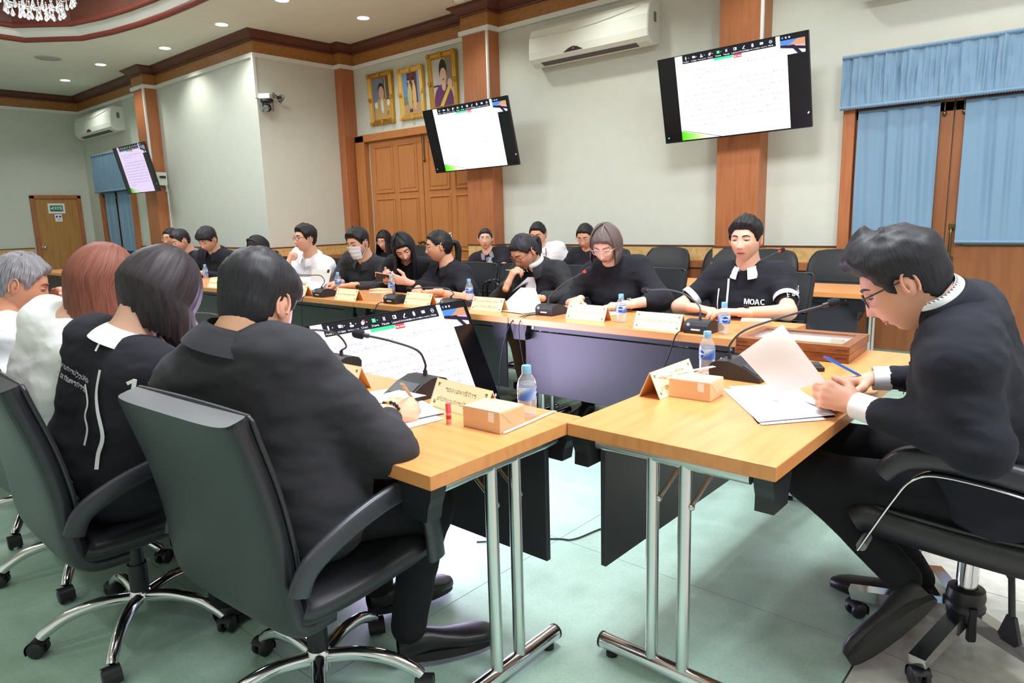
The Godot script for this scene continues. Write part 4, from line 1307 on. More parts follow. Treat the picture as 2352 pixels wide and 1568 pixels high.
	var de := thing("ceiling_detector", "small cream dome detector near the ceiling cornice", "detector", Vector3(-6.44, CEIL, -6.5))
	mb = MB.new(); mb.lathe([Vector2(0.1, 0.0), Vector2(0.1, -0.02), Vector2(0.085, -0.028), Vector2(0.085, 0.0)], 26); part(de, "ring", mb, mats["white_plastic"])
	mb = MB.new(); mb.lathe([Vector2(0, -0.055), Vector2(0.03, -0.052), Vector2(0.06, -0.042), Vector2(0.082, -0.02)], 26); part(de, "dome", mb, mats["white_plastic"])
	make_chandelier()
	# white cable trunking and wall boxes
	var n := 40
	for q in [[Vector3(-6.262, 2.84, -6.788), Vector3(0.03, 1.64, 0.03)], [Vector3(-2.752, 3.2, -6.788), Vector3(0.03, 0.95, 0.03)], [Vector3(-12.715, 2.95, -5.203), Vector3(0.04, 1.42, 0.03)], [Vector3(BLOCK_X + 0.014, 3.38, BLOCK_Z + 0.014), Vector3(0.045, 0.56, 0.045)], [Vector3(-12.68, 1.5, BLOCK_Z + 0.012), Vector3(0.03, 1.0, 0.024)]]:
		mb = MB.new(); mb.box(q[0], q[1], 0.004)
		n += 1
		struct("trim_%d" % n, mb, mats["white_trim"])
	var jb := thing("junction_box", "white wall box with black plug beside the far television", "wall box", Vector3(-12.66, 2.16, -5.3), PI / 2)
	mb = MB.new(); mb.box(Vector3(0, 0, 0.02), Vector3(0.2, 0.22, 0.04), 0.005); part(jb, "case", mb, mats["white_plastic"])
	mb = MB.new(); mb.box(Vector3(0.02, 0.03, 0.055), Vector3(0.1, 0.035, 0.03), 0.006); part(jb, "plug", mb, mats["black_plastic"])
	var sw := thing("wall_switch", "small white switch plate under the wall box by far television", "switch", Vector3(-12.66, 2.0, -5.39), 0.0)
	mb = MB.new(); mb.box(Vector3(0, 0, 0.01), Vector3(0.075, 0.12, 0.02), 0.004); part(sw, "plate", mb, mats["white_plastic"])
	mb = MB.new(); mb.box(Vector3(0, 0, 0.022), Vector3(0.025, 0.05, 0.008), 0.002); part(sw, "rocker", mb, mats["grey_plastic"])
	var ou := thing("power_socket", "white double power socket on the burl wainscot", "socket", Vector3(-2.635, 0.922, WALL_Z + 0.012))
	mb = MB.new(); mb.box(Vector3(0, 0, 0.006), Vector3(0.155, 0.078, 0.012), 0.003); part(ou, "plate", mb, mats["white_plastic"])
	for k in 2:
		for e in [[-0.01, 0.008], [0.01, 0.008], [0.0, -0.01]]:
			mb = MB.new(); mb.tube([Vector3(-0.03 + k * 0.06 + e[0], e[1], 0.011), Vector3(-0.03 + k * 0.06 + e[0], e[1], 0.0135)], 0.0045, 8); part(ou, "pin_hole", mb, mats["black_plastic"])
	# signs on the end-wall door
	var ex := thing("exit_sign", "green exit sign on white sheet, on the plain far door", "sign", Vector3(END_X + 0.04, 1.77, -4.765), PI / 2)
	mb = MB.new(); mb.box(Vector3(0, 0, 0.002), Vector3(0.3, 0.2, 0.004)); part(ex, "sheet", mb, mats["paper"])
	mb = MB.new(); mb.box(Vector3(0, 0, 0.006), Vector3(0.23, 0.12, 0.006), 0.002); part(ex, "green_field", mb, mat("exit_green", rgb(36, 128, 88), 0.6))
	part(ex, "lettering", text_mesh("EXIT", 0.075, 0.001, true), mats["paper"], Vector3(0.0, 0.005, 0.0105))
	mb = MB.new(); mb.prism([Vector2(-0.105, 0.0), Vector2(-0.08, 0.025), Vector2(-0.08, 0.01), Vector2(-0.058, 0.01), Vector2(-0.058, -0.01), Vector2(-0.08, -0.01), Vector2(-0.08, -0.025)], 0.001, Transform3D(Basis(), Vector3(0, 0, 0.0105))); part(ex, "arrow", mb, mats["paper"])
	mb = MB.new(); mb.ball(Vector3(0.087, 0.035, 0.01), Vector3(0.008, 0.008, 0.001), 10, 5)
	for e in [[Vector3(0.085, 0.022, 0.0105), Vector3(0.082, -0.01, 0.0105)], [Vector3(0.082, -0.01, 0.0105), Vector3(0.098, -0.04, 0.0105)], [Vector3(0.082, -0.01, 0.0105), Vector3(0.064, -0.036, 0.0105)], [Vector3(0.085, 0.018, 0.0105), Vector3(0.066, 0.004, 0.0105)], [Vector3(0.085, 0.018, 0.0105), Vector3(0.102, 0.002, 0.0105)]]:
		mb.tube(e, 0.005, 5, true, Vector2(1, 0.1), Vector3.BACK)
	part(ex, "running_figure", mb, mats["paper"])
	var si := thing("notice_sheet", "small white notice with blue symbols below the exit sign", "notice", Vector3(END_X + 0.04, 1.58, -4.78), PI / 2)
	mb = MB.new(); mb.box(Vector3(0, 0, 0.002), Vector3(0.13, 0.15, 0.004)); part(si, "sheet", mb, mats["paper"])
	mb = MB.new()
	for e in [[-0.03, 0.025], [0.03, 0.025], [0.0, -0.03]]:
		mb.ball(Vector3(e[0], e[1], 0.0045), Vector3(0.02 if e[1] > 0 else 0.014, 0.02 if e[1] > 0 else 0.008, 0.001), 10, 5)
	part(si, "symbol", mb, mat("notice_blue", rgb(40, 52, 120), 0.6))
	# gilt pictures
	gilt_picture(Vector3(-8.62, 3.15, WALL_Z), 0.55, 0.74, "gilt frame with a seated figure in pale gold robes, by the pilaster", 0)
	gilt_picture(Vector3(-7.93, 3.14, WALL_Z), 0.52, 0.71, "brighter gilt frame with two standing figures in gold", 1)
	gilt_picture(Vector3(-7.27, 3.2, WALL_Z), 0.55, 0.77, "gilt frame with a half-length figure in purple with yellow sash", 2)

func aircon(at: Vector3, w: float, label: String) -> void:
	var t := thing("air_conditioner", label, "air conditioner", at)
	var prof := [Vector2(0.0, 0.02), Vector2(0.12, 0.0), Vector2(0.2, 0.03), Vector2(0.235, 0.075), Vector2(0.245, 0.15), Vector2(0.235, 0.3), Vector2(0.205, 0.4), Vector2(0.16, 0.445), Vector2(0.0, 0.45)]
	var mb := MB.new()
	var m := 40
	var poly := []
	for k in prof.size(): poly.append(Vector2(prof[k].x, prof[k].y))
	# body: lofted along x with softened ends
	var rings := [[-0.5, 0.93], [-0.497, 0.97], [-0.49, 1.0], [0.49, 1.0], [0.497, 0.97], [0.5, 0.93]]
	for k in rings.size() - 1:
		for j in prof.size() - 1:
			var q := []
			for e in [[k, j], [k + 1, j], [k + 1, j + 1], [k, j + 1]]:
				var p: Vector2 = prof[e[1]]
				q.append(Vector3(rings[e[0]][0] * w, 0.22 + (p.y - 0.22) * rings[e[0]][1], p.x * rings[e[0]][1]))
			var nn: Vector3 = (q[1] - q[0]).cross(q[3] - q[0]).normalized()
			if nn.dot((q[0] + q[2]) / 2 - Vector3(0, 0.22, 0.1) - Vector3(((q[0] + q[2]) / 2).x, 0, 0) * 0.98) < 0.0:
				nn = -nn
			mb.face(q, nn)
	for e in [0, rings.size() - 1]:
		var ps := []
		for p in prof: ps.append(Vector3(rings[e][0] * w, 0.22 + (p.y - 0.22) * rings[e][1], p.x * rings[e][1]))
		mb.face(ps, Vector3(signf(rings[e][0]), 0, 0))
	part(t, "body", mb, mats["white_plastic"])
	# curved front panel line and outlet
	mb = MB.new()
	mb.tube(bez([Vector3(-w * 0.49, 0.33, 0.234), Vector3(-w * 0.25, 0.31, 0.238), Vector3(0.1, 0.32, 0.236), Vector3(w * 0.35, 0.375, 0.219), Vector3(w * 0.45, 0.41, 0.2)], 6), 0.006, 6)
	part(t, "panel_lip", mb, mats["white_plastic"])
	mb = MB.new(); mb.box(Vector3(0, 0.022, 0.17), Vector3(w * 0.8, 0.012, 0.075), 0.003, Basis(Vector3.RIGHT, -0.4)); part(t, "outlet", mb, mats["ac_dark"])
	for k in 2:
		mb = MB.new(); mb.box(Vector3(0, 0.014 + k * 0.016, 0.155 + k * 0.035), Vector3(w * 0.79, 0.006, 0.022), 0.002, Basis(Vector3.RIGHT, -0.3)); part(t, "louvre", mb, mats["white_plastic"])
	mb = MB.new(); mb.prism([Vector2(-0.13, 0.0), Vector2(-0.06, 0.035), Vector2(0.0, 0.05), Vector2(0.06, 0.04), Vector2(0.14, 0.0)], 0.008, Transform3D(Basis(Vector3.RIGHT, 0.05), Vector3(-w * 0.1, 0.085, 0.238))); part(t, "display_window", mb, mats["black_plastic"])
	mb = MB.new(); mb.box(Vector3(-w * 0.095, 0.11, 0.244), Vector3(0.014, 0.014, 0.003)); part(t, "indicator", mb, mats["red_led"])
	mb = MB.new(); mb.box(Vector3(w * 0.5 + 0.001, 0.28, 0.1), Vector3(0.002, 0.1, 0.05)); part(t, "rating_label", mb, mats["grey_plastic"])

func make_chandelier() -> void:
	var t := thing("chandelier", "crystal chandelier with rows of clear drops in the ceiling tray", "chandelier", Vector3(-8.2, 3.42, -2.43))
	var mb := MB.new()
	mb.tube([Vector3(0, 0.3, 0), Vector3(0, 1.1, 0)], 0.012, 8); mb.lathe([Vector2(0, 0.9), Vector2(0.08, 0.92), Vector2(0.02, 1.0), Vector2(0.0, 1.0)], 16)
	for q in [[0.34, 0.24], [0.24, 0.12], [0.3, 0.42]]:
		var ring := []
		for k in 33: ring.append(Vector3(q[0] * cos(TAU * k / 32), q[1], q[0] * sin(TAU * k / 32)))
		mb.tube(ring, 0.008, 6, false)
	for k in 6:
		var a := TAU * k / 6
		mb.tube(bez([Vector3(0, 0.34, 0), Vector3(0.15 * cos(a), 0.3, 0.15 * sin(a)), Vector3(0.24 * cos(a), 0.13, 0.24 * sin(a)), Vector3(0.34 * cos(a), 0.24, 0.34 * sin(a)), Vector3(0.3 * cos(a), 0.42, 0.3 * sin(a))], 4), 0.006, 6)
	part(t, "frame", mb, mats["dull_chrome"])
	var drop := MB.new(); drop.lathe([Vector2(0, -0.075), Vector2(0.024, -0.06), Vector2(0.004, 0.0), Vector2(0, 0.002)], 4)
	drop.ball(Vector3(0, 0.012, 0), Vector3(0.007, 0.007, 0.007), 6, 4); drop.ball(Vector3(0, 0.03, 0), Vector3(0.009, 0.009, 0.009), 6, 4); drop.ball(Vector3(0, 0.05, 0), Vector3(0.006, 0.006, 0.006), 6, 4)
	var dm := drop.mesh()
	for q in [[0.34, 0.19, 26], [0.24, 0.07, 20], [0.12, 0.05, 10], [0.3, 0.37, 24]]:
		for k in q[2]:
			var a: float = TAU * (k + 0.3 * q[0]) / q[2]
			part(t, "crystal_drop", dm, mats["crystal"], Vector3(q[0] * cos(a), q[1], q[0] * sin(a)), Basis(Vector3.UP, a * 3.0))
	mb = MB.new(); mb.ball(Vector3(0, 0.3, 0), Vector3(0.06, 0.07, 0.06)); part(t, "bulb", mb, mats["bulb_glow"])
	var l := OmniLight3D.new(); l.light_energy = 0.5; l.light_size = 0.06; l.omni_range = 15.0; l.shadow_enabled = true; l.position = Vector3(0, 0.3, 0); l.light_color = Color(1, 0.97, 0.9)
	t.add_child(l)

func gilt_picture(at: Vector3, w: float, h: float, label: String, kind: int) -> void:
	var t := thing("gilt_picture", label, "picture", at, 0.0, "gilt pictures over the double door")
	t.rotation.x = 0.05
	var im := Image.create(128, 176, false, Image.FORMAT_RGB8)
	var blob := func(cx: float, cy: float, rx: float, ry: float, c: Color):
		for y in range(maxi(0, int(cy - ry)), mini(176, int(cy + ry) + 1)):
			for x in range(maxi(0, int(cx - rx)), mini(128, int(cx + rx) + 1)):
				if pow((x - cx) / rx, 2) + pow((y - cy) / ry, 2) < 1.0:
					im.set_pixel(x, y, c)
	var skin := rgb(214, 168, 140); var hair := rgb(38, 36, 40)
	if kind == 0:
		im.fill(rgb(120, 132, 156)); im.fill_rect(Rect2i(84, 0, 44, 100), rgb(96, 84, 92)); im.fill_rect(Rect2i(94, 0, 6, 90), rgb(206, 186, 90))
		blob.call(66, 150, 58, 66, rgb(196, 164, 104)); blob.call(66, 118, 10, 30, rgb(222, 224, 230)); blob.call(22, 112, 12, 14, rgb(228, 226, 224)); blob.call(112, 108, 12, 14, rgb(228, 226, 224))
		blob.call(66, 48, 22, 26, hair); blob.call(66, 62, 19, 26, skin); blob.call(104, 150, 9, 11, rgb(186, 120, 70))
	elif kind == 1:
		im.fill(rgb(110, 150, 200)); im.fill_rect(Rect2i(36, 0, 70, 130), rgb(96, 60, 58)); im.fill_rect(Rect2i(0, 130, 128, 46), rgb(190, 150, 120)); im.fill_rect(Rect2i(0, 100, 30, 34), rgb(120, 130, 110))
		blob.call(50, 96, 16, 52, rgb(196, 180, 126)); blob.call(82, 100, 14, 58, rgb(222, 176, 120)); blob.call(46, 34, 8, 11, skin); blob.call(78, 36, 8, 11, skin); blob.call(46, 27, 8, 6, hair); blob.call(78, 28, 9, 7, hair); blob.call(46, 160, 6, 8, hair); blob.call(58, 160, 6, 8, hair)
	else:
		im.fill(rgb(196, 190, 186)); im.fill_rect(Rect2i(80, 0, 48, 110), rgb(140, 126, 104)); im.fill_rect(Rect2i(0, 96, 40, 6), rgb(50, 44, 44))
		blob.call(62, 160, 60, 66, rgb(110, 58, 112)); blob.call(66, 46, 24, 42, hair); blob.call(66, 64, 20, 28, rgb(228, 188, 168)); blob.call(66, 98, 13, 22, rgb(228, 188, 168)); blob.call(104, 96, 14, 18, rgb(232, 182, 180)); blob.call(66, 78, 7, 3, rgb(180, 70, 80))
		for k in 60: stroke(im, Vector2(100 - k, 108 + k * 1.2), Vector2(101 - k, 109 + k * 1.2), 16, rgb(226, 206, 70))
	var mb := MB.new()
	mb.face([Vector3(-w / 2 + 0.07, h / 2 - 0.07, 0.03), Vector3(w / 2 - 0.07, h / 2 - 0.07, 0.03), Vector3(w / 2 - 0.07, -h / 2 + 0.07, 0.03), Vector3(-w / 2 + 0.07, -h / 2 + 0.07, 0.03)], Vector3.BACK, [Vector2(0, 0), Vector2(1, 0), Vector2(1, 1), Vector2(0, 1)])
	part(t, "print", mb, img_mat("picture_print_%d" % kind, im, 0.35))
	mb = MB.new(); mb.box(Vector3(0, 0, 0.012), Vector3(w - 0.05, h - 0.05, 0.024), 0.003); part(t, "backing", mb, mats["walnut"])
	var gold: Material = mats["gold"] if kind != 1 else mats["gold_bright"]
	for e in [[Vector2(-1, 1), Vector2(1, 1)], [Vector2(1, 1), Vector2(1, -1)], [Vector2(1, -1), Vector2(-1, -1)], [Vector2(-1, -1), Vector2(-1, 1)]]:
		mb = MB.new()
		var a: Vector2 = e[0]; var b: Vector2 = e[1]
		var d := (b - a).normalized(); var o := Vector2(-d.y, d.x)
		# ogee section swept along a mitred side
		var sec := [[0.0, 0.0], [0.0, 0.05], [0.02, 0.062], [0.035, 0.05], [0.055, 0.036], [0.07, 0.042], [0.078, 0.03], [0.078, 0.0]]
		for k in sec.size() - 1:
			var ps := []
			for g in [[a, k], [b, k], [b, k + 1], [a, k + 1]]:
				var ins: float = sec[g[1]][0]
				ps.append(Vector3(g[0].x * (w / 2 - ins), g[0].y * (h / 2 - ins), sec[g[1]][1]))
			var nn: Vector3 = (ps[1] - ps[0]).cross(ps[3] - ps[0]).normalized()
			mb.face(ps, nn if nn.z >= 0 else -nn)
		part(t, "frame_side", mb, gold)
	var orn := MB.new()
	for k in 7:
		var an := TAU * k / 7
		orn.ball(Vector3(0.026 * cos(an), 0.02 * sin(an), 0.004), Vector3(0.016, 0.011, 0.01), 8, 5, Basis(Vector3.BACK, an))
	orn.ball(Vector3.ZERO, Vector3(0.016, 0.016, 0.016), 8, 5)
	var om := orn.mesh()
	for sx in [-1, 0, 1]:
		for sy in [-1, 0, 1]:
			if sx != 0 or sy != 0:
				part(t, "ornament", om, gold, Vector3(sx * (w / 2 - 0.025), sy * (h / 2 - 0.025), 0.058), Basis(Vector3.BACK, sx + sy * 2.0))

# ------------------------------------------------------------------ things on the tables
func bottle(at: Vector3, turn: float, label: String, full := true) -> void:
	if not shared.has("bottle"):
		var s := {}
		var mb := MB.new()
		mb.lathe([Vector2(0.0, 0.002), Vector2(0.024, 0.0), Vector2(0.029, 0.006), Vector2(0.0295, 0.02), Vector2(0.0285, 0.026), Vector2(0.0295, 0.032), Vector2(0.0285, 0.038), Vector2(0.0295, 0.044), Vector2(0.029, 0.05), Vector2(0.03, 0.055), Vector2(0.03, 0.098), Vector2(0.0285, 0.106), Vector2(0.025, 0.118), Vector2(0.018, 0.13), Vector2(0.0135, 0.137), Vector2(0.0125, 0.145), Vector2(0.0125, 0.15)], 28)
		s.body = mb.mesh()
		mb = MB.new(); mb.lathe([Vector2(0.0, 0.005), Vector2(0.026, 0.004), Vector2(0.0278, 0.02), Vector2(0.028, 0.1), Vector2(0.0265, 0.108), Vector2(0.0, 0.108)], 24); s.water = mb.mesh()
		mb = MB.new(); mb.lathe([Vector2(0.0145, 0.143), Vector2(0.0148, 0.145), Vector2(0.0148, 0.159), Vector2(0.0135, 0.162), Vector2(0.0, 0.162)], 28)
		mb.lathe([Vector2(0.0135, 0.137), Vector2(0.0152, 0.138), Vector2(0.0152, 0.142), Vector2(0.0135, 0.143)], 28); s.cap = mb.mesh()
		mb = MB.new(); mb.lathe([Vector2(0.0303, 0.056), Vector2(0.0303, 0.097)], 36)
		# cylinder uv: v runs with the height
		for k in mb.t.size(): mb.t[k] = Vector2(1.0 - mb.t[k].x, 1.0 - (mb.v[k].y - 0.056) / 0.041)
		s.label = mb.mesh()
		var im := Image.create(512, 112, false, Image.FORMAT_RGB8)
		im.fill(rgb(190, 212, 240))
		for y in 112:
			for x in 512:
				var f := 0.5 + 0.5 * sin(x * 0.025 + y * 0.03)
				im.set_pixel(x, y, rgb(206, 224, 246).lerp(rgb(64, 110, 205), clampf(f * 0.9 + (y - 60) * 0.008, 0.0, 1.0)))
		for k in 2:
			var cx := 128.0 + k * 256.0
			stroke(im, Vector2(cx, 56), Vector2(cx + 0.1, 56), 96, rgb(190, 226, 250)); stroke(im, Vector2(cx, 56), Vector2(cx + 0.1, 56), 88, rgb(28, 84, 196))
			lettering(im, "คริสตัล", cx, 56, 34, Color.WHITE, 0.13)
		s.label_mat = img_mat("bottle_label", im, 0.3)
		shared["bottle"] = s
	var s: Dictionary = shared["bottle"]
	var t := thing("water_bottle", label, "bottle", at, turn, "small water bottles with pale blue caps")
	var b := part(t, "bottle_body", s.body, mats["clear_plastic"])
	part(b, "print_label", s.label, s.label_mat)
	part(t, "water", s.water, mats["water"])
	part(t, "cap", s.cap, mats["cap_blue"])

func microphone(at: Vector3, turn: float, pts: Array, label: String, lit: bool) -> void:
	if not shared.has("mic"):
		var s := {}
		var mb := MB.new()
		mb.prism([Vector2(-0.1, 0.004), Vector2(-0.096, 0.0), Vector2(0.088, 0.0), Vector2(0.093, 0.004), Vector2(0.097, 0.042), Vector2(0.085, 0.058), Vector2(0.06, 0.067), Vector2(0.02, 0.069), Vector2(-0.03, 0.054), Vector2(-0.1, 0.016)], 0.132, Transform3D(Basis(Vector3.UP, -PI / 2), Vector3.ZERO))
		s.base = mb.mesh()
		mb = MB.new(); mb.box(Vector3(0, 0.022, 0.0962), Vector3(0.05, 0.008, 0.001)); s.strip = mb.mesh()
		mb = MB.new(); mb.tube([Vector3(-0.04, 0.047, 0.0945), Vector3(-0.04, 0.0475, 0.0975)], 0.009, 14); s.dot = mb.mesh()
		mb = MB.new(); mb.box(Vector3(0, 0.042, -0.055), Vector3(0.11, 0.002, 0.06), 0.0, Basis(Vector3.RIGHT, -0.52)); s.grille = mb.mesh()
		shared["mic"] = s
	var s: Dictionary = shared["mic"]
	var t := thing("desk_microphone", label, "microphone", at, turn, "black gooseneck desk microphones")
	var b := part(t, "base", s.base, mats["mic_black"])
	part(b, "label_strip", s.strip, mats["white_plastic"])
	part(b, "round_badge", s.dot, mats["grey_light"])
	part(b, "speaker_grille", s.grille, mats["grey_dark"])
	var inv := t.transform.affine_inverse()
	var loc := [Vector3(0, 0.062, 0.045), Vector3(0, 0.085, 0.045)]
	for p in pts: loc.append(inv * p)
	var path := bez(loc, 8)
	var tip: Vector3 = path[path.size() - 1]
	var dir: Vector3 = (tip - path[path.size() - 4]).normalized()
	var mb := MB.new(); mb.tube(path, 0.0042, 8); mb.tube([loc[0], loc[1]], 0.008, 10)
	part(t, "gooseneck", mb, mats["grey_dark"])
	mb = MB.new(); mb.tube([tip - dir * 0.006, tip + dir * 0.016], 0.0085, 12); part(t, "light_ring", mb, mats["red_led"] if lit else mats["grey_dark"])
	mb = MB.new(); mb.tube(bez([tip + dir * 0.012, tip + dir * 0.018, tip + dir * 0.04, tip + dir * 0.052], 3), [0.011, 0.0145, 0.0155, 0.016, 0.016, 0.016, 0.0155, 0.0145, 0.011, 0.006].slice(0, 10), 14); part(t, "foam_windshield", mb, mats["foam"])

func name_card(at: Vector3, turn: float, lines: Array, label: String) -> void:
	var im := Image.create(420, 150, false, Image.FORMAT_RGB8)
	im.fill(rgb(252, 240, 196))
	var ink := rgb(166, 140, 86)
	if lines.size() == 1:
		lettering(im, lines[0], 210, 76, minf(54.0, 3600.0 / maxf(lines[0].length() * 4.2, 1)), ink, 0.095)
	else:
		lettering(im, lines[0], 210, 48, 40, ink, 0.1); lettering(im, lines[1], 210, 104, minf(40.0, 330.0 / maxf(text_width(lines[1], 1.0), 1.0)), ink, 0.1)
	for c in [[22, 22, 1, 1], [398, 22, -1, 1], [22, 128, 1, -1], [398, 128, -1, -1]]:
		for k in 3:
			stroke(im, Vector2(c[0], c[1]), Vector2(c[0] + c[2] * [16, 12, 2][k], c[1] + c[3] * [2, 12, 16][k]), 5, rgb(120, 92, 40))
	var t := thing("name_card", label, "name card", at, turn, "tent name cards")
	var w := 0.275; var h := 0.096; var a := 0.42
	var front := MB.new()
	var top := h * cos(a); var zf := h * sin(a)
	front.face([Vector3(-w / 2, top, 0.001), Vector3(w / 2, top, 0.001), Vector3(w / 2, 0.001, zf + 0.001), Vector3(-w / 2, 0.001, zf + 0.001)], Vector3(0, sin(a), cos(a)), [Vector2(0, 0), Vector2(1, 0), Vector2(1, 1), Vector2(0, 1)])
	part(t, "printed_face", front, img_mat("card_" + str(mats.size()), im, 0.7))
	for s in [-1.0, 1.0]:
		var q := MB.new(); q.box(Vector3(0, top / 2, s * (zf / 2 - 0.0008)), Vector3(w, h, 0.0012), 0.0, Basis(Vector3.RIGHT, -s * a)); part(t, "card_leaf", q, mats["card_orange"] if s < 0 else mats["card_cream"])
		for x in [-w / 2, w / 2]:
			var f := MB.new(); f.tube([Vector3(x, top, 0), Vector3(x, 0.003, s * zf)], 0.0022, 6)
			part(t, "acrylic_edge", f, mats["acrylic"])

func snack_box(at: Vector3, turn: float, label: String, sticker := false) -> void:
	var t := thing("snack_box", label, "box", at, turn, "kraft paper snack boxes")
	var mb := MB.new(); mb.box(Vector3(0, 0.031, 0), Vector3(0.145, 0.062, 0.115), 0.0015); part(t, "carton", mb, mats["kraft"])
	mb = MB.new(); mb.box(Vector3(0, 0.0628, 0), Vector3(0.143, 0.002, 0.113), 0.0008); part(t, "lid", mb, mats["kraft"])
	for s in [-1.0, 1.0]:
		mb = MB.new(); mb.prism([Vector2(-0.05, 0.06), Vector2(0.05, 0.06), Vector2(0.01, 0.022), Vector2(-0.01, 0.022)], 0.0015, Transform3D(Basis(Vector3.UP, PI / 2), Vector3(s * 0.0728, 0, 0))); part(t, "side_flap", mb, mats["kraft"])
	if sticker:
		mb = MB.new(); mb.box(Vector3(0.04, 0.045, 0.0578), Vector3(0.022, 0.028, 0.0006)); part(t, "sticker", mb, mats["paper"])

func straw(at: Vector3, turn: float, label: String) -> void:
	var t := thing("wrapped_straw", label, "straw", at, turn)
	var mb := MB.new(); mb.tube([Vector3(-0.13, 0.004, 0), Vector3(0, 0.0042, 0.002), Vector3(0.13, 0.004, 0)], 0.0038, 8); part(t, "straw_tube", mb, mats["paper"])
	mb = MB.new(); mb.box(Vector3(0.134, 0.0035, 0), Vector3(0.012, 0.002, 0.011)); part(t, "wrapper_end", mb, mats["paper"])

# a thin stack of sheets, slightly curled; corners in order, given in the world
func sheets(called: String, label: String, cat: String, corners: Array, m: Material, thick := 0.0016, curl := 0.0, group := "") -> void:
	var base: Vector3 = (corners[0] + corners[1] + corners[2] + corners[3]) / 4.0
	base.y = minf(minf(corners[0].y, corners[1].y), minf(corners[2].y, corners[3].y))
	var t := thing(called, label, cat, base, 0.0, group)
	var nn: Vector3 = (corners[1] - corners[0]).cross(corners[3] - corners[0]).normalized()
	if nn.y < 0.0:
		nn = -nn
	for s in [1, 0]:
		var mb := MB.new()
		mb.grid(12, 10, func(a, b):
			var p: Vector3 = corners[0].lerp(corners[1], a).lerp(corners[3].lerp(corners[2], a), b)
			return p - base + nn * (curl * sin(PI * a) * (0.4 + 0.6 * b) + thick * s), false, ((corners[1] - corners[0]).cross(corners[3] - corners[0]).y < 0.0) == (s == 1))
		part(t, "sheet", mb, m)

func cable(label: String, pts: Array, r := 0.0035) -> void:
	var base: Vector3 = pts[0]
	var t := thing("microphone_cable", label, "cable", base)
	var loc := []
	for p in pts: loc.append(p - base)
	var mb := MB.new(); mb.tube(bez(loc, 6), r, 6); part(t, "cord", mb, mats["black_plastic"])

func picture_frame_flat(at: Vector3, turn: float, label: String) -> void:
	var t := thing("wooden_frame", label, "picture frame", at, turn, "stacked wooden frames")
	var w := 0.46; var d := 0.34; var b := 0.04
	for e in [[Vector3(0, 0.018, d / 2 - b / 2), Vector3(w, 0.036, b)], [Vector3(0, 0.018, -d / 2 + b / 2), Vector3(w, 0.036, b)], [Vector3(w / 2 - b / 2, 0.018, 0), Vector3(b, 0.036, d - 2 * b)], [Vector3(-w / 2 + b / 2, 0.018, 0), Vector3(b, 0.036, d - 2 * b)]]:
		var mb := MB.new(); mb.box(e[0], e[1], 0.003); part(t, "frame_bar", mb, mats["walnut"])
	var q := MB.new(); q.box(Vector3(0, 0.012, 0), Vector3(w - 2 * b, 0.004, d - 2 * b)); part(t, "white_mount", q, mats["paper"])
	q = MB.new(); q.box(Vector3(0.01, 0.0145, 0), Vector3(w - 2 * b - 0.07, 0.002, d - 2 * b - 0.07)); part(t, "gold_fillet", q, mats["card_orange"])
	q = MB.new(); q.box(Vector3(0.01, 0.0162, 0), Vector3(w - 2 * b - 0.09, 0.002, d - 2 * b - 0.09)); part(t, "photo", q, mats["photo_green"])
	q = MB.new(); q.box(Vector3(0, 0.024, 0), Vector3(w - 2 * b, 0.002, d - 2 * b)); part(t, "glass", q, mats["clear_plastic"])
	for sx in [-1.0, 1.0]:
		for sz in [-1.0, 1.0]:
			q = MB.new(); q.box(Vector3(sx * (w / 2 - 0.03), 0.018, sz * (d / 2 + 0.0003)), Vector3(0.045, 0.006, 0.001)); part(t, "corner_spline", q, mats["dark_timber"])

func pen(at: Vector3, bs: Basis, m: Material, label: String, l := 0.145) -> void:
	var t := thing("ballpoint_pen", label, "pen", at)
	t.basis = bs
	var mb := MB.new(); mb.tube([Vector3(0, 0, -l / 2 + 0.02), Vector3(0, 0, l / 2 - 0.012)], 0.0048, 10); part(t, "barrel", mb, m)
	mb = MB.new(); mb.tube([Vector3(0, 0, -l / 2), Vector3(0, 0, -l / 2 + 0.021)], [0.0012, 0.0047], 10); part(t, "tip", mb, mats["dull_chrome"])
	mb = MB.new(); mb.tube([Vector3(0, 0, l / 2 - 0.012), Vector3(0, 0, l / 2)], 0.0032, 8); part(t, "button", mb, m)
	mb = MB.new(); mb.box(Vector3(0, 0.0075, l / 2 - 0.035), Vector3(0.003, 0.0015, 0.045)); mb.box(Vector3(0, 0.006, l / 2 - 0.015), Vector3(0.003, 0.004, 0.004)); part(t, "clip", mb, m)

func smartphone(at: Vector3, bs: Basis, label: String, back: Material, face: Material, w := 0.078, h := 0.165) -> void:
	var t := thing("smartphone", label, "phone", at)
	t.basis = bs
	var mb := MB.new(); mb.box(Vector3.ZERO, Vector3(w, h, 0.009), 0.0035); part(t, "case", mb, back)
	mb = MB.new(); mb.box(Vector3(0, 0, 0.0046), Vector3(w - 0.008, h - 0.014, 0.0008)); part(t, "display", mb, face)

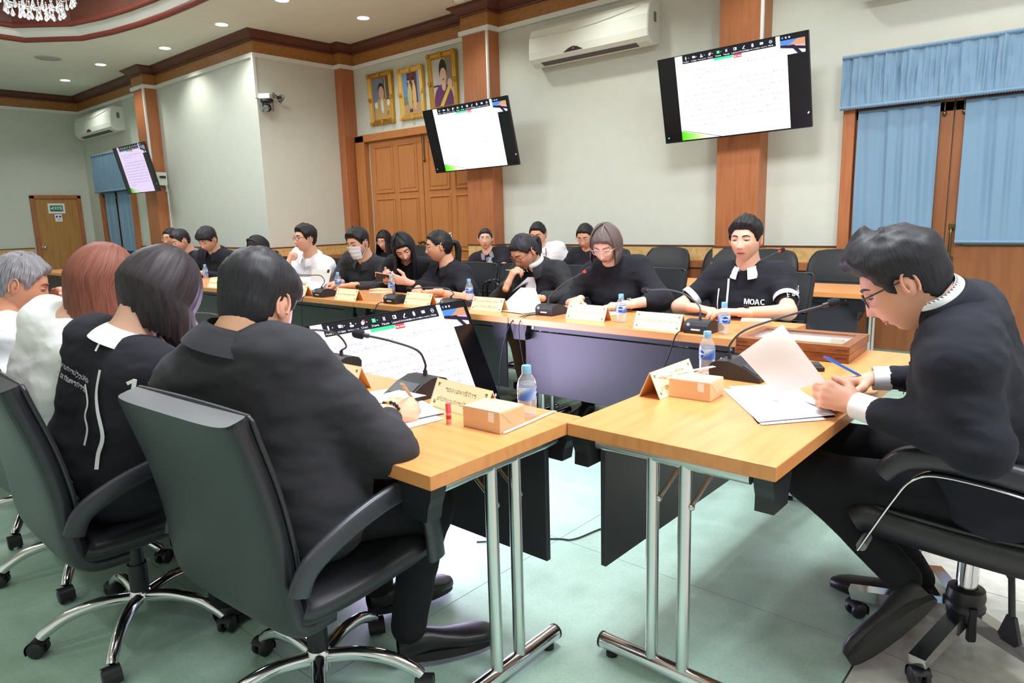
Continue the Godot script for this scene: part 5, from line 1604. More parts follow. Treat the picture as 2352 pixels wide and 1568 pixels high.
func make_table_items() -> void:
	var T := TOP
	var g := "far row"
	# far row bottles
	for q in [[-1.482, -3.30, 0.6, "beside the snack box of the man in the white-collared polo"], [-2.132, -3.37, 0.4, "in front of the woman with the brown bob"], [-3.674, -3.7, 0.2, "next to the shiny black handbag"], [-4.588, -3.70, 0.9, "in front of the woman holding a pink phone"], [-5.328, -3.69, 0.3, "beside the hand of the man with the face mask"], [-8.05, -3.76, 1.2, "by the young man in black"]]:
		bottle(Vector3(q[0], T, q[1]), q[2], "blue-capped water bottle " + q[3])
	bottle(Vector3(-1.354, T, -1.6), 2.3, "water bottle behind the snack box on the near table end")
	bottle(Vector3(-2.53, T, -1.56), 1.4, "water bottle at the shoulder of the man in the charcoal suit")
	bottle(Vector3(-3.64, T, -1.6), 0.8, "water bottle behind the phone of the bob-haired woman")
	bottle(Vector3(-3.5, T, -1.42), 0.2, "water bottle half hidden by the bob-haired woman's hair")
	bottle(Vector3(-1.17, T, -2.46), 2.7, "water bottle on the head table beside its name card")
	bottle(Vector3(-5.36, T, -5.75), 0.5, "water bottle before the woman with the grey collar")
	bottle(Vector3(-7.75, T, -5.8), 0.5, "water bottle behind the man with the face mask")
	# microphones
	microphone(Vector3(-1.6, T, -3.32), 0.0, [Vector3(-1.62, 0.88, -3.3), Vector3(-1.72, 0.93, -3.34), Vector3(-1.85, 0.945, -3.38), Vector3(-1.985, 0.932, -3.42)], "gooseneck microphone in front of the man in the white-collared polo", false)
	microphone(Vector3(-2.68, T, -3.44), 0.0, [Vector3(-2.68, 0.86, -3.41), Vector3(-2.62, 0.93, -3.46), Vector3(-2.5, 1.01, -3.53)], "gooseneck microphone with lit red ring, aimed at the brown bob", true)
	microphone(Vector3(-3.47, T, -3.36), 0.0, [Vector3(-3.49, 0.84, -3.36), Vector3(-3.58, 0.87, -3.38), Vector3(-3.8, 0.865, -3.41), Vector3(-4.05, 0.84, -3.45)], "gooseneck microphone partly behind the floor monitor", false)
	microphone(Vector3(-4.06, T, -3.34), 0.0, [Vector3(-4.08, 0.86, -3.32), Vector3(-4.18, 0.89, -3.36), Vector3(-4.4, 0.875, -3.4), Vector3(-4.69, 0.83, -3.45)], "gooseneck microphone bent flat between snack boxes and name card", false)
	microphone(Vector3(-4.98, T, -3.33), 0.0, [Vector3(-5.0, 0.87, -3.33), Vector3(-5.1, 0.91, -3.36), Vector3(-5.35, 0.9, -3.42), Vector3(-5.68, 0.885, -3.5)], "gooseneck microphone in front of the white tablet", false)
	microphone(Vector3(-1.83, T, -1.56), PI, [Vector3(-1.80, 0.865, -1.58), Vector3(-1.78, 0.92, -1.53), Vector3(-1.84, 0.955, -1.47), Vector3(-1.905, 0.975, -1.42)], "gooseneck microphone at the hand of the man in the charcoal suit", false)
	microphone(Vector3(-2.41, T, -1.615), PI, [Vector3(-2.3, 0.87, -1.61), Vector3(-2.28, 0.93, -1.55), Vector3(-2.3, 0.955, -1.46), Vector3(-2.31, 0.95, -1.38)], "gooseneck microphone beyond the suited man's shoulder, near the bottle", false)
	microphone(Vector3(-1.035, T, -2.46), -PI / 2, [Vector3(-1.075, 0.865, -2.45), Vector3(-1.03, 0.92, -2.47), Vector3(-0.93, 0.965, -2.53), Vector3(-0.79, 1.015, -2.6)], "large gooseneck microphone on the head table, aimed at the frames", false)
	microphone(Vector3(-11.0, T, -3.35), 0.0, [Vector3(-11.05, 0.87, -3.36), Vector3(-11.2, 0.88, -3.42), Vector3(-11.5, 0.87, -3.5)], "gooseneck microphone alone on the far table before the end wall", false)
	microphone(Vector3(-3.3, T, -1.62), PI, [Vector3(-3.28, 0.87, -1.62), Vector3(-3.27, 0.93, -1.56), Vector3(-3.32, 0.95, -1.46)], "gooseneck microphone past the phone of the bob-haired woman", false)
	microphone(Vector3(-2.3, T, -5.5), 0.0, [Vector3(-2.29, 0.87, -5.47), Vector3(-2.2, 0.95, -5.55), Vector3(-2.1, 1.02, -5.68)], "gooseneck microphone on the back table, left of the socket", true)
	microphone(Vector3(-5.6, T, -5.55), 0.0, [Vector3(-5.6, 0.87, -5.52), Vector3(-5.68, 0.93, -5.58), Vector3(-5.78, 0.98, -5.7)], "gooseneck microphone before the woman with the grey collar", false)
	# cables hanging from the far row
	cable("double microphone cable hanging over the far table edge near the corner", [Vector3(-1.66, T + 0.006, -3.24), Vector3(-1.68, T - 0.0, -3.18), Vector3(-1.72, 0.62, -3.165), Vector3(-1.79, 0.45, -3.16), Vector3(-1.86, 0.2, -3.16), Vector3(-1.95, 0.01, -3.12)])
	cable("black cable hanging from the red-lit microphone past the table gap", [Vector3(-2.72, T + 0.006, -3.36), Vector3(-2.77, T + 0.004, -3.25), Vector3(-2.81, 0.7, -3.17), Vector3(-2.87, 0.5, -3.15), Vector3(-2.88, 0.25, -3.12), Vector3(-2.92, 0.01, -3.06)])
	cable("thin black cable sagging across the lilac-lit modesty panel", [Vector3(-2.7, T + 0.006, -3.35), Vector3(-2.73, T + 0.004, -3.22), Vector3(-2.735, 0.68, -3.17), Vector3(-2.69, 0.45, -3.16), Vector3(-2.62, 0.2, -3.16), Vector3(-2.55, 0.01, -3.12)], 0.0025)
	cable("black microphone cable before the two snack boxes", [Vector3(-4.1, T + 0.006, -3.26), Vector3(-4.12, T, -3.18), Vector3(-4.15, 0.6, -3.165), Vector3(-4.15, 0.3, -3.16), Vector3(-4.16, 0.01, -3.14)])
	cable("black microphone cable before the white tablet", [Vector3(-5.05, T + 0.006, -3.25), Vector3(-5.1, T, -3.18), Vector3(-5.12, 0.6, -3.165), Vector3(-5.13, 0.3, -3.16), Vector3(-5.14, 0.01, -3.14)])
	cable("black cable curving on the floor between the table panels", [Vector3(-1.95, 0.005, -1.95), Vector3(-1.716, 0.005, -2.169), Vector3(-1.64, 0.005, -2.225), Vector3(-1.6, 0.005, -2.4), Vector3(-1.5, 0.005, -2.7)])
	# name cards
	name_card(Vector3(-1.83, T, -3.27), 0.0, ["หัวหน้าผู้ตรวจราชการกรม"], "cream name card of the man in the white-collared polo")
	name_card(Vector3(-2.355, T, -3.36), 0.0, ["ผู้อำนวยการกองการเจ้าหน้าที่"], "cream name card in front of the woman with the brown bob")
	name_card(Vector3(-3.155, T, -3.36), 0.0, ["ผู้อำนวยการกองนิติการ", "และเจ้าหน้าที่สัมพันธ์"], "two-line cream name card in front of the crested jacket")
	name_card(Vector3(-3.81, T, -3.33), 0.0, ["ผู้อำนวยการกองการเงินและบัตร"], "cream name card in front of the woman with the bow")
	name_card(Vector3(-4.58, T, -3.26), 0.0, ["ผู้อำนวยการสำนักบริหารกลาง"], "cream name card in front of the man with the face mask")
	name_card(Vector3(-5.28, T, -3.26), 0.0, ["ผู้อำนวยการสำนักงาน"], "cream name card in front of the man in the white shirt")
	name_card(Vector3(-6.75, T, -3.26), 0.0, ["ผู้อำนวยการกองคลัง"], "cream name card on the table of the young man in black")
	name_card(Vector3(-2.2, T, -1.5), 0.02, ["ผู้ตรวจราชการกรม"], "cream name card reading one line, at the suited man's elbow")
	name_card(Vector3(-1.56, T, -1.53), -0.1, ["รองเลขาธิการ", "สำนักงานการปฏิรูปที่ดิน"], "two-line cream name card behind the lip balm and snack box")
	name_card(Vector3(-1.155, T, -2.14), PI / 2, ["รองเลขาธิการ", "สำนักงานการปฏิรูปที่ดิน"], "two-line cream name card on the head table")
	# snack boxes, straws
	snack_box(Vector3(-1.375, T, -3.44), 0.35, "kraft snack box on the far corner, by the man's watch")
	snack_box(Vector3(-4.33, T, -3.37), 0.2, "kraft snack box nearest the flat-bent microphone")
	snack_box(Vector3(-4.52, T, -3.53), 0.15, "kraft snack box behind its twin before the pink phone")
	snack_box(Vector3(-1.372, T, -1.465), 0.03, "kraft snack box beside the red lip balm", true)
	snack_box(Vector3(-1.045, T, -2.12), 0.06, "kraft snack box on the head table with straw on top", true)
	snack_box(Vector3(-7.2, T, -3.5), 0.1, "kraft snack box on the table of the young man in black")
	straw(Vector3(-1.3, T, -1.545), 1.65, "white wrapped straw beside the near snack box")
	straw(Vector3(-1.105, T + 0.064, -2.16), 1.25, "white wrapped straw lying on the head table's snack box")
	straw(Vector3(-1.28, T, -3.34), 0.5, "white wrapped straw by the far corner snack box")
	# lip balm
	var lb := thing("lip_balm", "small red and pink tube standing on the near table", "lip balm", Vector3(-1.494, T, -1.395))
	var mb := MB.new(); mb.lathe([Vector2(0, 0), Vector2(0.008, 0), Vector2(0.008, 0.036), Vector2(0, 0.036)], 16); part(lb, "tube", mb, mat("balm_pink", rgb(232, 150, 150), 0.4))
	mb = MB.new(); mb.lathe([Vector2(0.0084, 0.036), Vector2(0.0084, 0.062), Vector2(0.007, 0.065), Vector2(0, 0.065)], 16); part(lb, "cap", mb, mat("balm_cap", rgb(228, 96, 104), 0.4))
	mb = MB.new(); mb.lathe([Vector2(0.0082, 0.016), Vector2(0.0082, 0.028)], 16); part(lb, "band", mb, mat("balm_band", rgb(206, 40, 62), 0.4))
	# frames, handset on the head table
	picture_frame_flat(Vector3(-1.02, T, -3.06), 0.06, "wooden frame at the bottom of the pair on the head table")
	picture_frame_flat(Vector3(-1.015, T + 0.0365, -3.055), 0.045, "wooden frame with glass on top of the pair")
	var rm := thing("remote_handset", "small black handset lying behind the papers on the head table", "handset", Vector3(-0.86, T, -2.75), 0.5)
	mb = MB.new(); mb.box(Vector3(0, 0.009, 0), Vector3(0.05, 0.018, 0.11), 0.004); part(rm, "case", mb, mats["black_plastic"])
	mb = MB.new(); mb.box(Vector3(0, 0.0185, -0.01), Vector3(0.036, 0.001, 0.06)); part(rm, "keypad", mb, mats["grey_dark"])
	# papers on the head table
	sheets("paper_stack", "stack of white papers spread on the head table", "papers", [Vector3(-1.0, T, -2.28), Vector3(-0.755, T, -1.93), Vector3(-0.6, T, -2.13), Vector3(-0.84, T, -2.44)], mats["paper"], 0.006)
	sheets("paper_stack", "lower white papers sticking out of the spread stack", "papers", [Vector3(-1.01, T - 0.0, -2.25), Vector3(-0.74, T, -1.92), Vector3(-0.61, T, -2.08), Vector3(-0.86, T, -2.4)], mats["paper"], 0.002)
	sheets("paper_sheet", "white page turned up by the man with the blue pen", "paper", [Vector3(-0.905, 0.9, -2.14), Vector3(-0.79, 1.0, -2.19), Vector3(-0.625, 0.85, -2.11), Vector3(-0.80, 0.765, -2.2)], mats["paper"], 0.0006, 0.012)
	sheets("paper_sheet", "white page under the pen hand on the head table", "paper", [Vector3(-0.72, T + 0.008, -2.22), Vector3(-0.6, T + 0.02, -2.12), Vector3(-0.58, T + 0.02, -2.35), Vector3(-0.7, T + 0.012, -2.42)], mats["paper"], 0.0006)
	# papers of the suited man
	sheets("paper_sheet", "white paper under the suited man's writing hand", "paper", [Vector3(-2.06, T, -1.37), Vector3(-1.98, T, -1.6), Vector3(-1.68, T, -1.5), Vector3(-1.76, T, -1.26)], mats["paper"], 0.002)
	sheets("booklet", "open booklet with raised page at the suited man's hand", "booklet", [Vector3(-1.9, T + 0.004, -1.27), Vector3(-1.79, T + 0.05, -1.45), Vector3(-1.63, T + 0.06, -1.43), Vector3(-1.74, T + 0.006, -1.24)], mats["paper"], 0.0012, 0.01)
	sheets("booklet", "lower booklet with printed cover by the suited man's hand", "booklet", [Vector3(-1.78, T + 0.003, -1.32), Vector3(-1.72, T + 0.003, -1.5), Vector3(-1.58, T + 0.003, -1.46), Vector3(-1.62, T + 0.003, -1.28)], mats["print_grey"], 0.003)
	sheets("paper_sheet", "thin clear folder edge beside the suited man's wrist", "folder", [Vector3(-1.7, T, -1.22), Vector3(-1.64, T, -1.44), Vector3(-1.54, T, -1.42), Vector3(-1.56, T, -1.26)], mats["paper_pink"], 0.0015)
	sheets("paper_sheet", "white paper edge running beside the name card at suited man's elbow", "paper", [Vector3(-2.44, T, -1.55), Vector3(-2.42, T, -1.6), Vector3(-2.08, T, -1.48), Vector3(-2.12, T, -1.42)], mats["paper"], 0.002)
	# far row papers
	sheets("paper_sheet", "white page lifted before the woman in the crested jacket", "paper", [Vector3(-3.12, T + 0.006, -3.42), Vector3(-3.13, 0.87, -3.66), Vector3(-3.02, 0.87, -3.68), Vector3(-2.82, T + 0.006, -3.52)], mats["paper"], 0.0008, 0.006)
	sheets("booklet", "white booklet with green edge before the crested jacket", "booklet", [Vector3(-3.1, T, -3.36), Vector3(-3.05, T, -3.56), Vector3(-2.77, T, -3.52), Vector3(-2.84, T, -3.33)], mats["paper_green"], 0.005)
	sheets("paper_sheet", "white paper under the hands of the woman with the brown bob", "paper", [Vector3(-2.55, T, -3.5), Vector3(-2.52, T, -3.72), Vector3(-2.3, T, -3.7), Vector3(-2.32, T, -3.48)], mats["paper"], 0.003)
	sheets("booklet", "printed leaflets beside the bottle of the brown-bob woman", "leaflet", [Vector3(-2.1, T, -3.48), Vector3(-2.12, T, -3.68), Vector3(-1.9, T, -3.68), Vector3(-1.9, T, -3.5)], mats["print_grey"], 0.003)
	sheets("paper_sheet", "white paper before the young man in black", "paper", [Vector3(-8.9, T, -3.4), Vector3(-8.9, T, -3.66), Vector3(-8.1, T, -3.66), Vector3(-8.1, T, -3.4)], mats["paper"], 0.003)
	sheets("paper_sheet", "white paper between snack box and bow-haired woman's arm", "paper", [Vector3(-4.0, T, -3.46), Vector3(-3.98, T, -3.66), Vector3(-3.72, T, -3.66), Vector3(-3.74, T, -3.46)], mats["paper"], 0.004)
	# tablet on its case
	var tb := thing("tablet", "white tablet propped in its folding cover before the white-shirted man", "tablet", Vector3(-5.4, T, -3.52), 0.08)
	mb = MB.new(); mb.box(Vector3(0, 0.105, -0.03), Vector3(0.26, 0.19, 0.012), 0.004, Basis(Vector3.RIGHT, -0.38)); part(tb, "back", mb, mats["tablet_back"])
	mb = MB.new(); mb.box(Vector3(0, 0.052, 0.035), Vector3(0.25, 0.11, 0.006), 0.002, Basis(Vector3.RIGHT, -0.95)); part(tb, "cover_flap", mb, mats["tablet_back"])
	mb = MB.new(); mb.box(Vector3(0.1, 0.18, -0.052), Vector3(0.03, 0.03, 0.006), 0.003, Basis(Vector3.RIGHT, -0.38)); part(tb, "camera_bump", mb, mats["black_plastic"])
	# laptop edge and bag
	var lp := thing("laptop", "thin black laptop lying open before the handbag chair", "laptop", Vector3(-3.45, T, -3.64), 0.1)
	mb = MB.new(); mb.box(Vector3(0, 0.009, 0), Vector3(0.3, 0.016, 0.2), 0.004); part(lp, "body", mb, mats["black_plastic"])
	for k in 4:
		mb = MB.new(); mb.box(Vector3(-0.1 + k * 0.06, 0.0175, -0.03), Vector3(0.05, 0.002, 0.09)); part(lp, "key_block", mb, mats["grey_dark"])
	var hb := thing("handbag", "shiny black handbag on the empty chair", "handbag", Vector3(-3.78, 0.475, -4.08), 0.2)
	mb = MB.new(); mb.box(Vector3(0, 0.13, 0), Vector3(0.3, 0.25, 0.11), 0.03); part(hb, "bag_body", mb, mats["patent_black"])
	for z in [-0.035, 0.035]:
		mb = MB.new(); mb.tube(bez([Vector3(-0.08, 0.24, z), Vector3(-0.075, 0.34, z), Vector3(0, 0.385, z), Vector3(0.075, 0.34, z), Vector3(0.08, 0.24, z)], 6), 0.009, 8); part(hb, "strap", mb, mats["patent_black"])
	# pens lying about
	pen(Vector3(-2.58, T + 0.012, -3.6), Basis(Vector3.UP, 1.5), mats["pen_blue"], "blue pen in front of the brown-bob woman's hand")
	pen(Vector3(-5.72, T + 0.006, -3.58), Basis(Vector3.UP, 1.2), mats["pen_blue"], "blue pen beside the white tablet")

# ------------------------------------------------------------------ people
var head_nu := 60
var head_nv := 44
var head_pts := PackedVector3Array()
var fold_noise: FastNoiseLite
var strand_noise: FastNoiseLite

func gauss(x: float, s: float) -> float:
	return exp(-(x / s) * (x / s))

# the bare head, about 0.23 tall: x to its left, y up, z to the face
func head_at(u: float, v: float) -> Vector3:
	var a := u * TAU
	var az := a - 0.62 * sin(a)                      # closer points on the face
	var th := PI * v
	th += 0.10 * sin(2.0 * th)
	var d := Vector3(sin(th) * sin(az), cos(th), sin(th) * cos(az))
	var p := Vector3(d.x * 0.0755, d.y * 0.116, d.z * 0.096)
	var t := clampf((-0.012 - p.y) / 0.104, 0.0, 1.0)
	p.x *= 1.0 - 0.34 * pow(t, 2.0)
	if d.z < 0.0:
		p.z *= 1.0 - 0.42 * t
	else:
		p.z *= 1.0 - 0.02 * t
		p.z -= 0.012 * smoothstep(0.055, 0.11, p.y)
	p.z -= 0.006 if d.z < 0.0 else 0.006 * (1.0 - d.z)
	if d.z > 0.05:
		var w := smoothstep(0.05, 0.5, d.z)
		var ax := absf(p.x)
		var flat_face := 0.086 + 0.004 * t
		if p.z > flat_face:
			p.z = flat_face + (p.z - flat_face) * 0.35
		var add := 0.0
		# nose
		var ny := clampf((0.018 - p.y) / 0.05, 0.0, 1.0)
		var below := 1.0 if p.y > -0.034 else gauss(p.y + 0.034, 0.007)
		if p.y < 0.03:
			add += (0.004 + 0.019 * pow(ny, 1.25)) * gauss(p.x, lerpf(0.008, 0.0125, ny)) * below
		add += 0.0045 * gauss(ax - 0.013, 0.006) * gauss(p.y + 0.031, 0.008)
		# eye hollows, brow, cheek, mouth, chin
		add -= 0.0095 * gauss(ax - 0.031, 0.016) * gauss(p.y - 0.009, 0.011)
		add += 0.0035 * gauss(ax - 0.027, 0.022) * gauss(p.y - 0.031, 0.009)
		add += 0.004 * gauss(ax - 0.043, 0.018) * gauss(p.y + 0.018, 0.016)
		add += 0.0055 * gauss(p.x, 0.021) * gauss(p.y + 0.062, 0.013)
		add -= 0.0025 * gauss(p.x, 0.026) * gauss(p.y + 0.062, 0.0025)
		add -= 0.003 * gauss(p.x, 0.02) * gauss(p.y + 0.081, 0.006)
		add += 0.008 * gauss(p.x, 0.024) * gauss(p.y + 0.098, 0.015)
		p.z += add * w
	return p

func ensure_head() -> void:
	if head_pts.size():
		return
	for b in head_nv + 1:
		for a in head_nu + 1:
			head_pts.append(head_at(float(a) / head_nu, float(b) / head_nv))
	fold_noise = FastNoiseLite.new(); fold_noise.seed = 4; fold_noise.frequency = 0.11; fold_noise.fractal_octaves = 3
	strand_noise = FastNoiseLite.new(); strand_noise.seed = 12; strand_noise.frequency = 0.5; strand_noise.fractal_octaves = 2

func lin(c: Color) -> Color:
	return c.srgb_to_linear()

func hairline(az: float, style: String) -> float:
	# height of the hairline by the angle from the face, 0 front to PI back
	var ks: Array = [[0.0, 0.066], [0.55, 0.062], [0.85, 0.04], [1.1, 0.0], [1.3, -0.012], [1.5, 0.028], [1.8, 0.0], [2.0, -0.045], [2.5, -0.075], [PI, -0.08]]
	if style == "pulled":
		ks = [[0.0, 0.068], [0.6, 0.06], [0.95, 0.032], [1.2, 0.0], [1.5, 0.02], [1.8, -0.02], [2.1, -0.06], [PI, -0.085]]
	elif style == "full":
		ks = [[0.0, 0.06], [0.5, 0.05], [0.8, 0.02], [1.0, -0.06], [1.2, -0.1], [PI, -0.11]]
	elif style == "fringe":
		ks = [[0.0, 0.044], [0.5, 0.04], [0.85, 0.024], [1.1, 0.0], [1.3, -0.012], [1.5, 0.028], [1.8, 0.0], [2.0, -0.045], [2.5, -0.075], [PI, -0.08]]
	for k in ks.size() - 1:
		if az <= ks[k + 1][0]:
			return lerpf(ks[k][1], ks[k + 1][1], (az - ks[k][0]) / (ks[k + 1][0] - ks[k][0]))
	return ks[ks.size() - 1][1]

# a shell of hair over the head; thick = depth over the crown
func hair_cap(mb: MB, xf: Transform3D, style: String, thick: float, lift := 0.0, rough := 0.004, sd := 0.0) -> void:
	var pts := PackedVector3Array()
	for p in head_pts:
		var az := absf(atan2(p.x, p.z))
		var hl := hairline(az, style) + 0.004 * strand_noise.get_noise_2d(az * 60.0 + sd, 3.0)
		var m := smoothstep(hl - 0.007, hl + 0.009, p.y)
		var o := thick * (0.5 + 0.5 * smoothstep(-0.06, 0.07, p.y))
		o += lift * gauss(az, 0.8) * smoothstep(0.02, 0.09, p.y)
		o += rough * strand_noise.get_noise_3d(p.x * 130.0 + sd, p.y * 40.0, p.z * 60.0)
		if style == "short" or style == "fringe":
			o = 0.0025 + o * smoothstep(-0.02, 0.06, p.y + 0.015 * cos(az))
		pts.append(xf * (p + p.normalized() * lerpf(-0.012, o, m)))
	mb.pgrid(head_nu, head_nv, pts, true, true)

# hair that hangs: from the parting over the scalp, then down with gravity
func hair_fall(mb: MB, xf: Transform3D, open_az: float, length: float, thick: float, flare: float, tuck := 0.0, sd := 0.0) -> void:
	var nu := 72; var nv := 26
	var grav := (xf.basis.inverse() * Vector3.DOWN).normalized()
	for side in [1.0, -1.0]:
		var pts := PackedVector3Array()
		for b in nv + 1:
			var v := float(b) / nv
			for a in nu + 1:
				var az := lerpf(open_az, TAU - open_az, float(a) / nu)
				var n := strand_noise.get_noise_2d(float(a) * 1.9 + sd, v * 3.0)
				var th := minf(v / 0.5, 1.0) * PI * 0.53
				var d := Vector3(sin(th) * sin(az), cos(th), sin(th) * cos(az))
				var p := Vector3(d.x * 0.078, d.y * 0.119, d.z * 0.098 - 0.004)
				p += d * (thick + 0.004 * n)
				if v > 0.5:
					var f := (v - 0.5) / 0.5
					var out := Vector3(d.x, 0, d.z)
					p += grav * (f * length * (1.0 + 0.10 * n)) + out * (flare * f - tuck * f * f) + grav.slide(Vector3.UP) * 0.0
				if side < 0.0:
					p -= d * (0.016 * sin(PI * clampf(v * 0.98 + 0.01, 0.0, 1.0)) + 0.001)
				pts.append(xf * p)
		mb.pgrid(nu, nv, pts, false, side > 0.0)

func hair_tail(mb: MB, pts: Array, r: Array) -> void:
	var path := bez(pts, 6)
	var rr := []
	for k in path.size():
		var f := k / float(path.size() - 1) * (r.size() - 1)
		var i0 := mini(int(f), r.size() - 2)
		rr.append(lerpf(r[i0], r[i0 + 1], f - i0))
	mb.tube(path, rr, 14, true, Vector2(1.0, 0.8))

var face_z := {}

# depth of the bare face at a height and a distance from the middle
func on_face(x: float, y: float, out := 0.0) -> Vector3:
	var key := Vector2i(roundi(x * 10000.0), roundi(y * 10000.0))
	if not face_z.has(key):
		var ws := 0.0; var zs := 0.0
		for p in head_pts:
			if p.z > 0.02:
				var d := (p.x - x) * (p.x - x) + (p.y - y) * (p.y - y)
				if d < 0.0001:
					var w := 1.0 / (d + 2e-7)
					ws += w; zs += w * p.z
		face_z[key] = zs / maxf(ws, 1e-9)
	return Vector3(x, y, face_z[key] + out)

func face_parts(mb: MB, xf: Transform3D, skin: Color, o: Dictionary) -> void:
	var open: float = o.get("open", 0.5)
	var brow: Color = lin(o.get("brow", rgb(34, 28, 28)))
	var sc := xf.basis.get_scale().x
	var ob := xf.basis.orthonormalized()
	for s in [-1.0, 1.0]:
		var e := on_face(s * 0.031, 0.009, -0.0035)
		var tilt := ob * Basis(Vector3.UP, s * 0.3)
		mb.col = lin(rgb(230, 226, 222)); mb.ball(xf * e, Vector3(0.0145, 0.0078, 0.0085) * sc, 14, 8, tilt)
		mb.col = lin(rgb(26, 19, 18)); mb.ball(xf * (e + Vector3(o.get("gaze", 0.0), lerpf(-0.003, -0.0002, open), 0.0042)), Vector3(0.0058, 0.0058, 0.005) * sc, 12, 8, ob)
		mb.col = skin
		mb.ball(xf * (e + Vector3(0, lerpf(0.0006, 0.0078, open), 0.0006)), Vector3(0.0162, 0.0078, 0.0096) * sc, 14, 8, tilt)
		mb.ball(xf * (e + Vector3(0, -0.0105, -0.0012)), Vector3(0.0152, 0.006, 0.0088) * sc, 14, 8, tilt)
		mb.col = brow
		var ly := lerpf(-0.0062, 0.0012, open)
		var lash := []
		for k in 6:
			var f := k / 5.0 * 2.0 - 1.0
			lash.append(xf * (e + Basis(Vector3.UP, s * 0.3) * Vector3(0.0148 * f, ly + 0.0022 * (1.0 - f * f) - 0.001, 0.0096 * sqrt(maxf(1.0 - f * f * 0.86, 0.0)))))
		mb.tube(lash, 0.0013 * sc, 5)
		var bw: float = o.get("brow_w", 0.0031) * sc
		mb.tube([xf * on_face(s * 0.012, 0.026, 0.001), xf * on_face(s * 0.022, 0.0305, 0.001), xf * on_face(s * 0.033, 0.0315, 0.001), xf * on_face(s * 0.042, 0.0295, 0.001), xf * on_face(s * 0.049, 0.0245, 0.0005)], [bw * 0.8, bw * 1.15, bw * 1.1, bw * 0.8, bw * 0.35], 7)
		# ear
		mb.col = skin.lerp(lin(rgb(214, 140, 124)), 0.25)
		var eb := ob * Basis(Vector3.UP, s * 0.35) * Basis(Vector3.RIGHT, -0.15)
		var ec := Vector3(s * 0.0775, 0.0, -0.012)
		mb.ball(xf * ec, Vector3(0.007, 0.031, 0.017) * sc, 12, 9, eb)
		var rim := []
		for k in 12:
			var an := lerpf(-2.2, 2.5, k / 11.0)
			rim.append(xf * (ec + Basis(Vector3.UP, s * 0.35) * Vector3(s * 0.006, 0.029 * cos(an), -0.0165 * sin(an) - 0.001)))
		mb.tube(rim, 0.0036 * sc, 6)
		mb.col = skin.lerp(lin(rgb(120, 60, 50)), 0.5)
		mb.ball(xf * (ec + Vector3(s * 0.0045, -0.003, 0.004)), Vector3(0.005, 0.011, 0.006) * sc, 8, 6, eb)
	mb.col = lin(o.get("lip", rgb(196, 118, 110)))
	mb.tube([xf * on_face(-0.0225, -0.0625), xf * on_face(-0.011, -0.0588, 0.0008), xf * on_face(0, -0.0597, 0.0008), xf * on_face(0.011, -0.0588, 0.0008), xf * on_face(0.0225, -0.0625)], [0.001 * sc, 0.0032 * sc, 0.0028 * sc, 0.0032 * sc, 0.001 * sc], 8)
	mb.tube([xf * on_face(-0.0215, -0.0635), xf * on_face(-0.010, -0.0672, 0.0006), xf * on_face(0, -0.0682, 0.0008), xf * on_face(0.010, -0.0672, 0.0006), xf * on_face(0.0215, -0.0635)], [0.001 * sc, 0.0036 * sc, 0.0042 * sc, 0.0036 * sc, 0.001 * sc], 8)
	mb.col = lin(rgb(110, 52, 50))
	mb.tube([xf * on_face(-0.0235, -0.063, 0.0006), xf * on_face(-0.01, -0.0628, 0.0026), xf * on_face(0, -0.0632, 0.0028), xf * on_face(0.01, -0.0628, 0.0026), xf * on_face(0.0235, -0.063, 0.0006)], 0.0009 * sc, 5)
	mb.col = skin.lerp(lin(rgb(90, 40, 36)), 0.75)
	for s in [-1.0, 1.0]:
		mb.ball(xf * on_face(s * 0.0075, -0.0395, -0.0005), Vector3(0.0038, 0.002, 0.004) * sc, 8, 5, ob)
	mb.col = skin

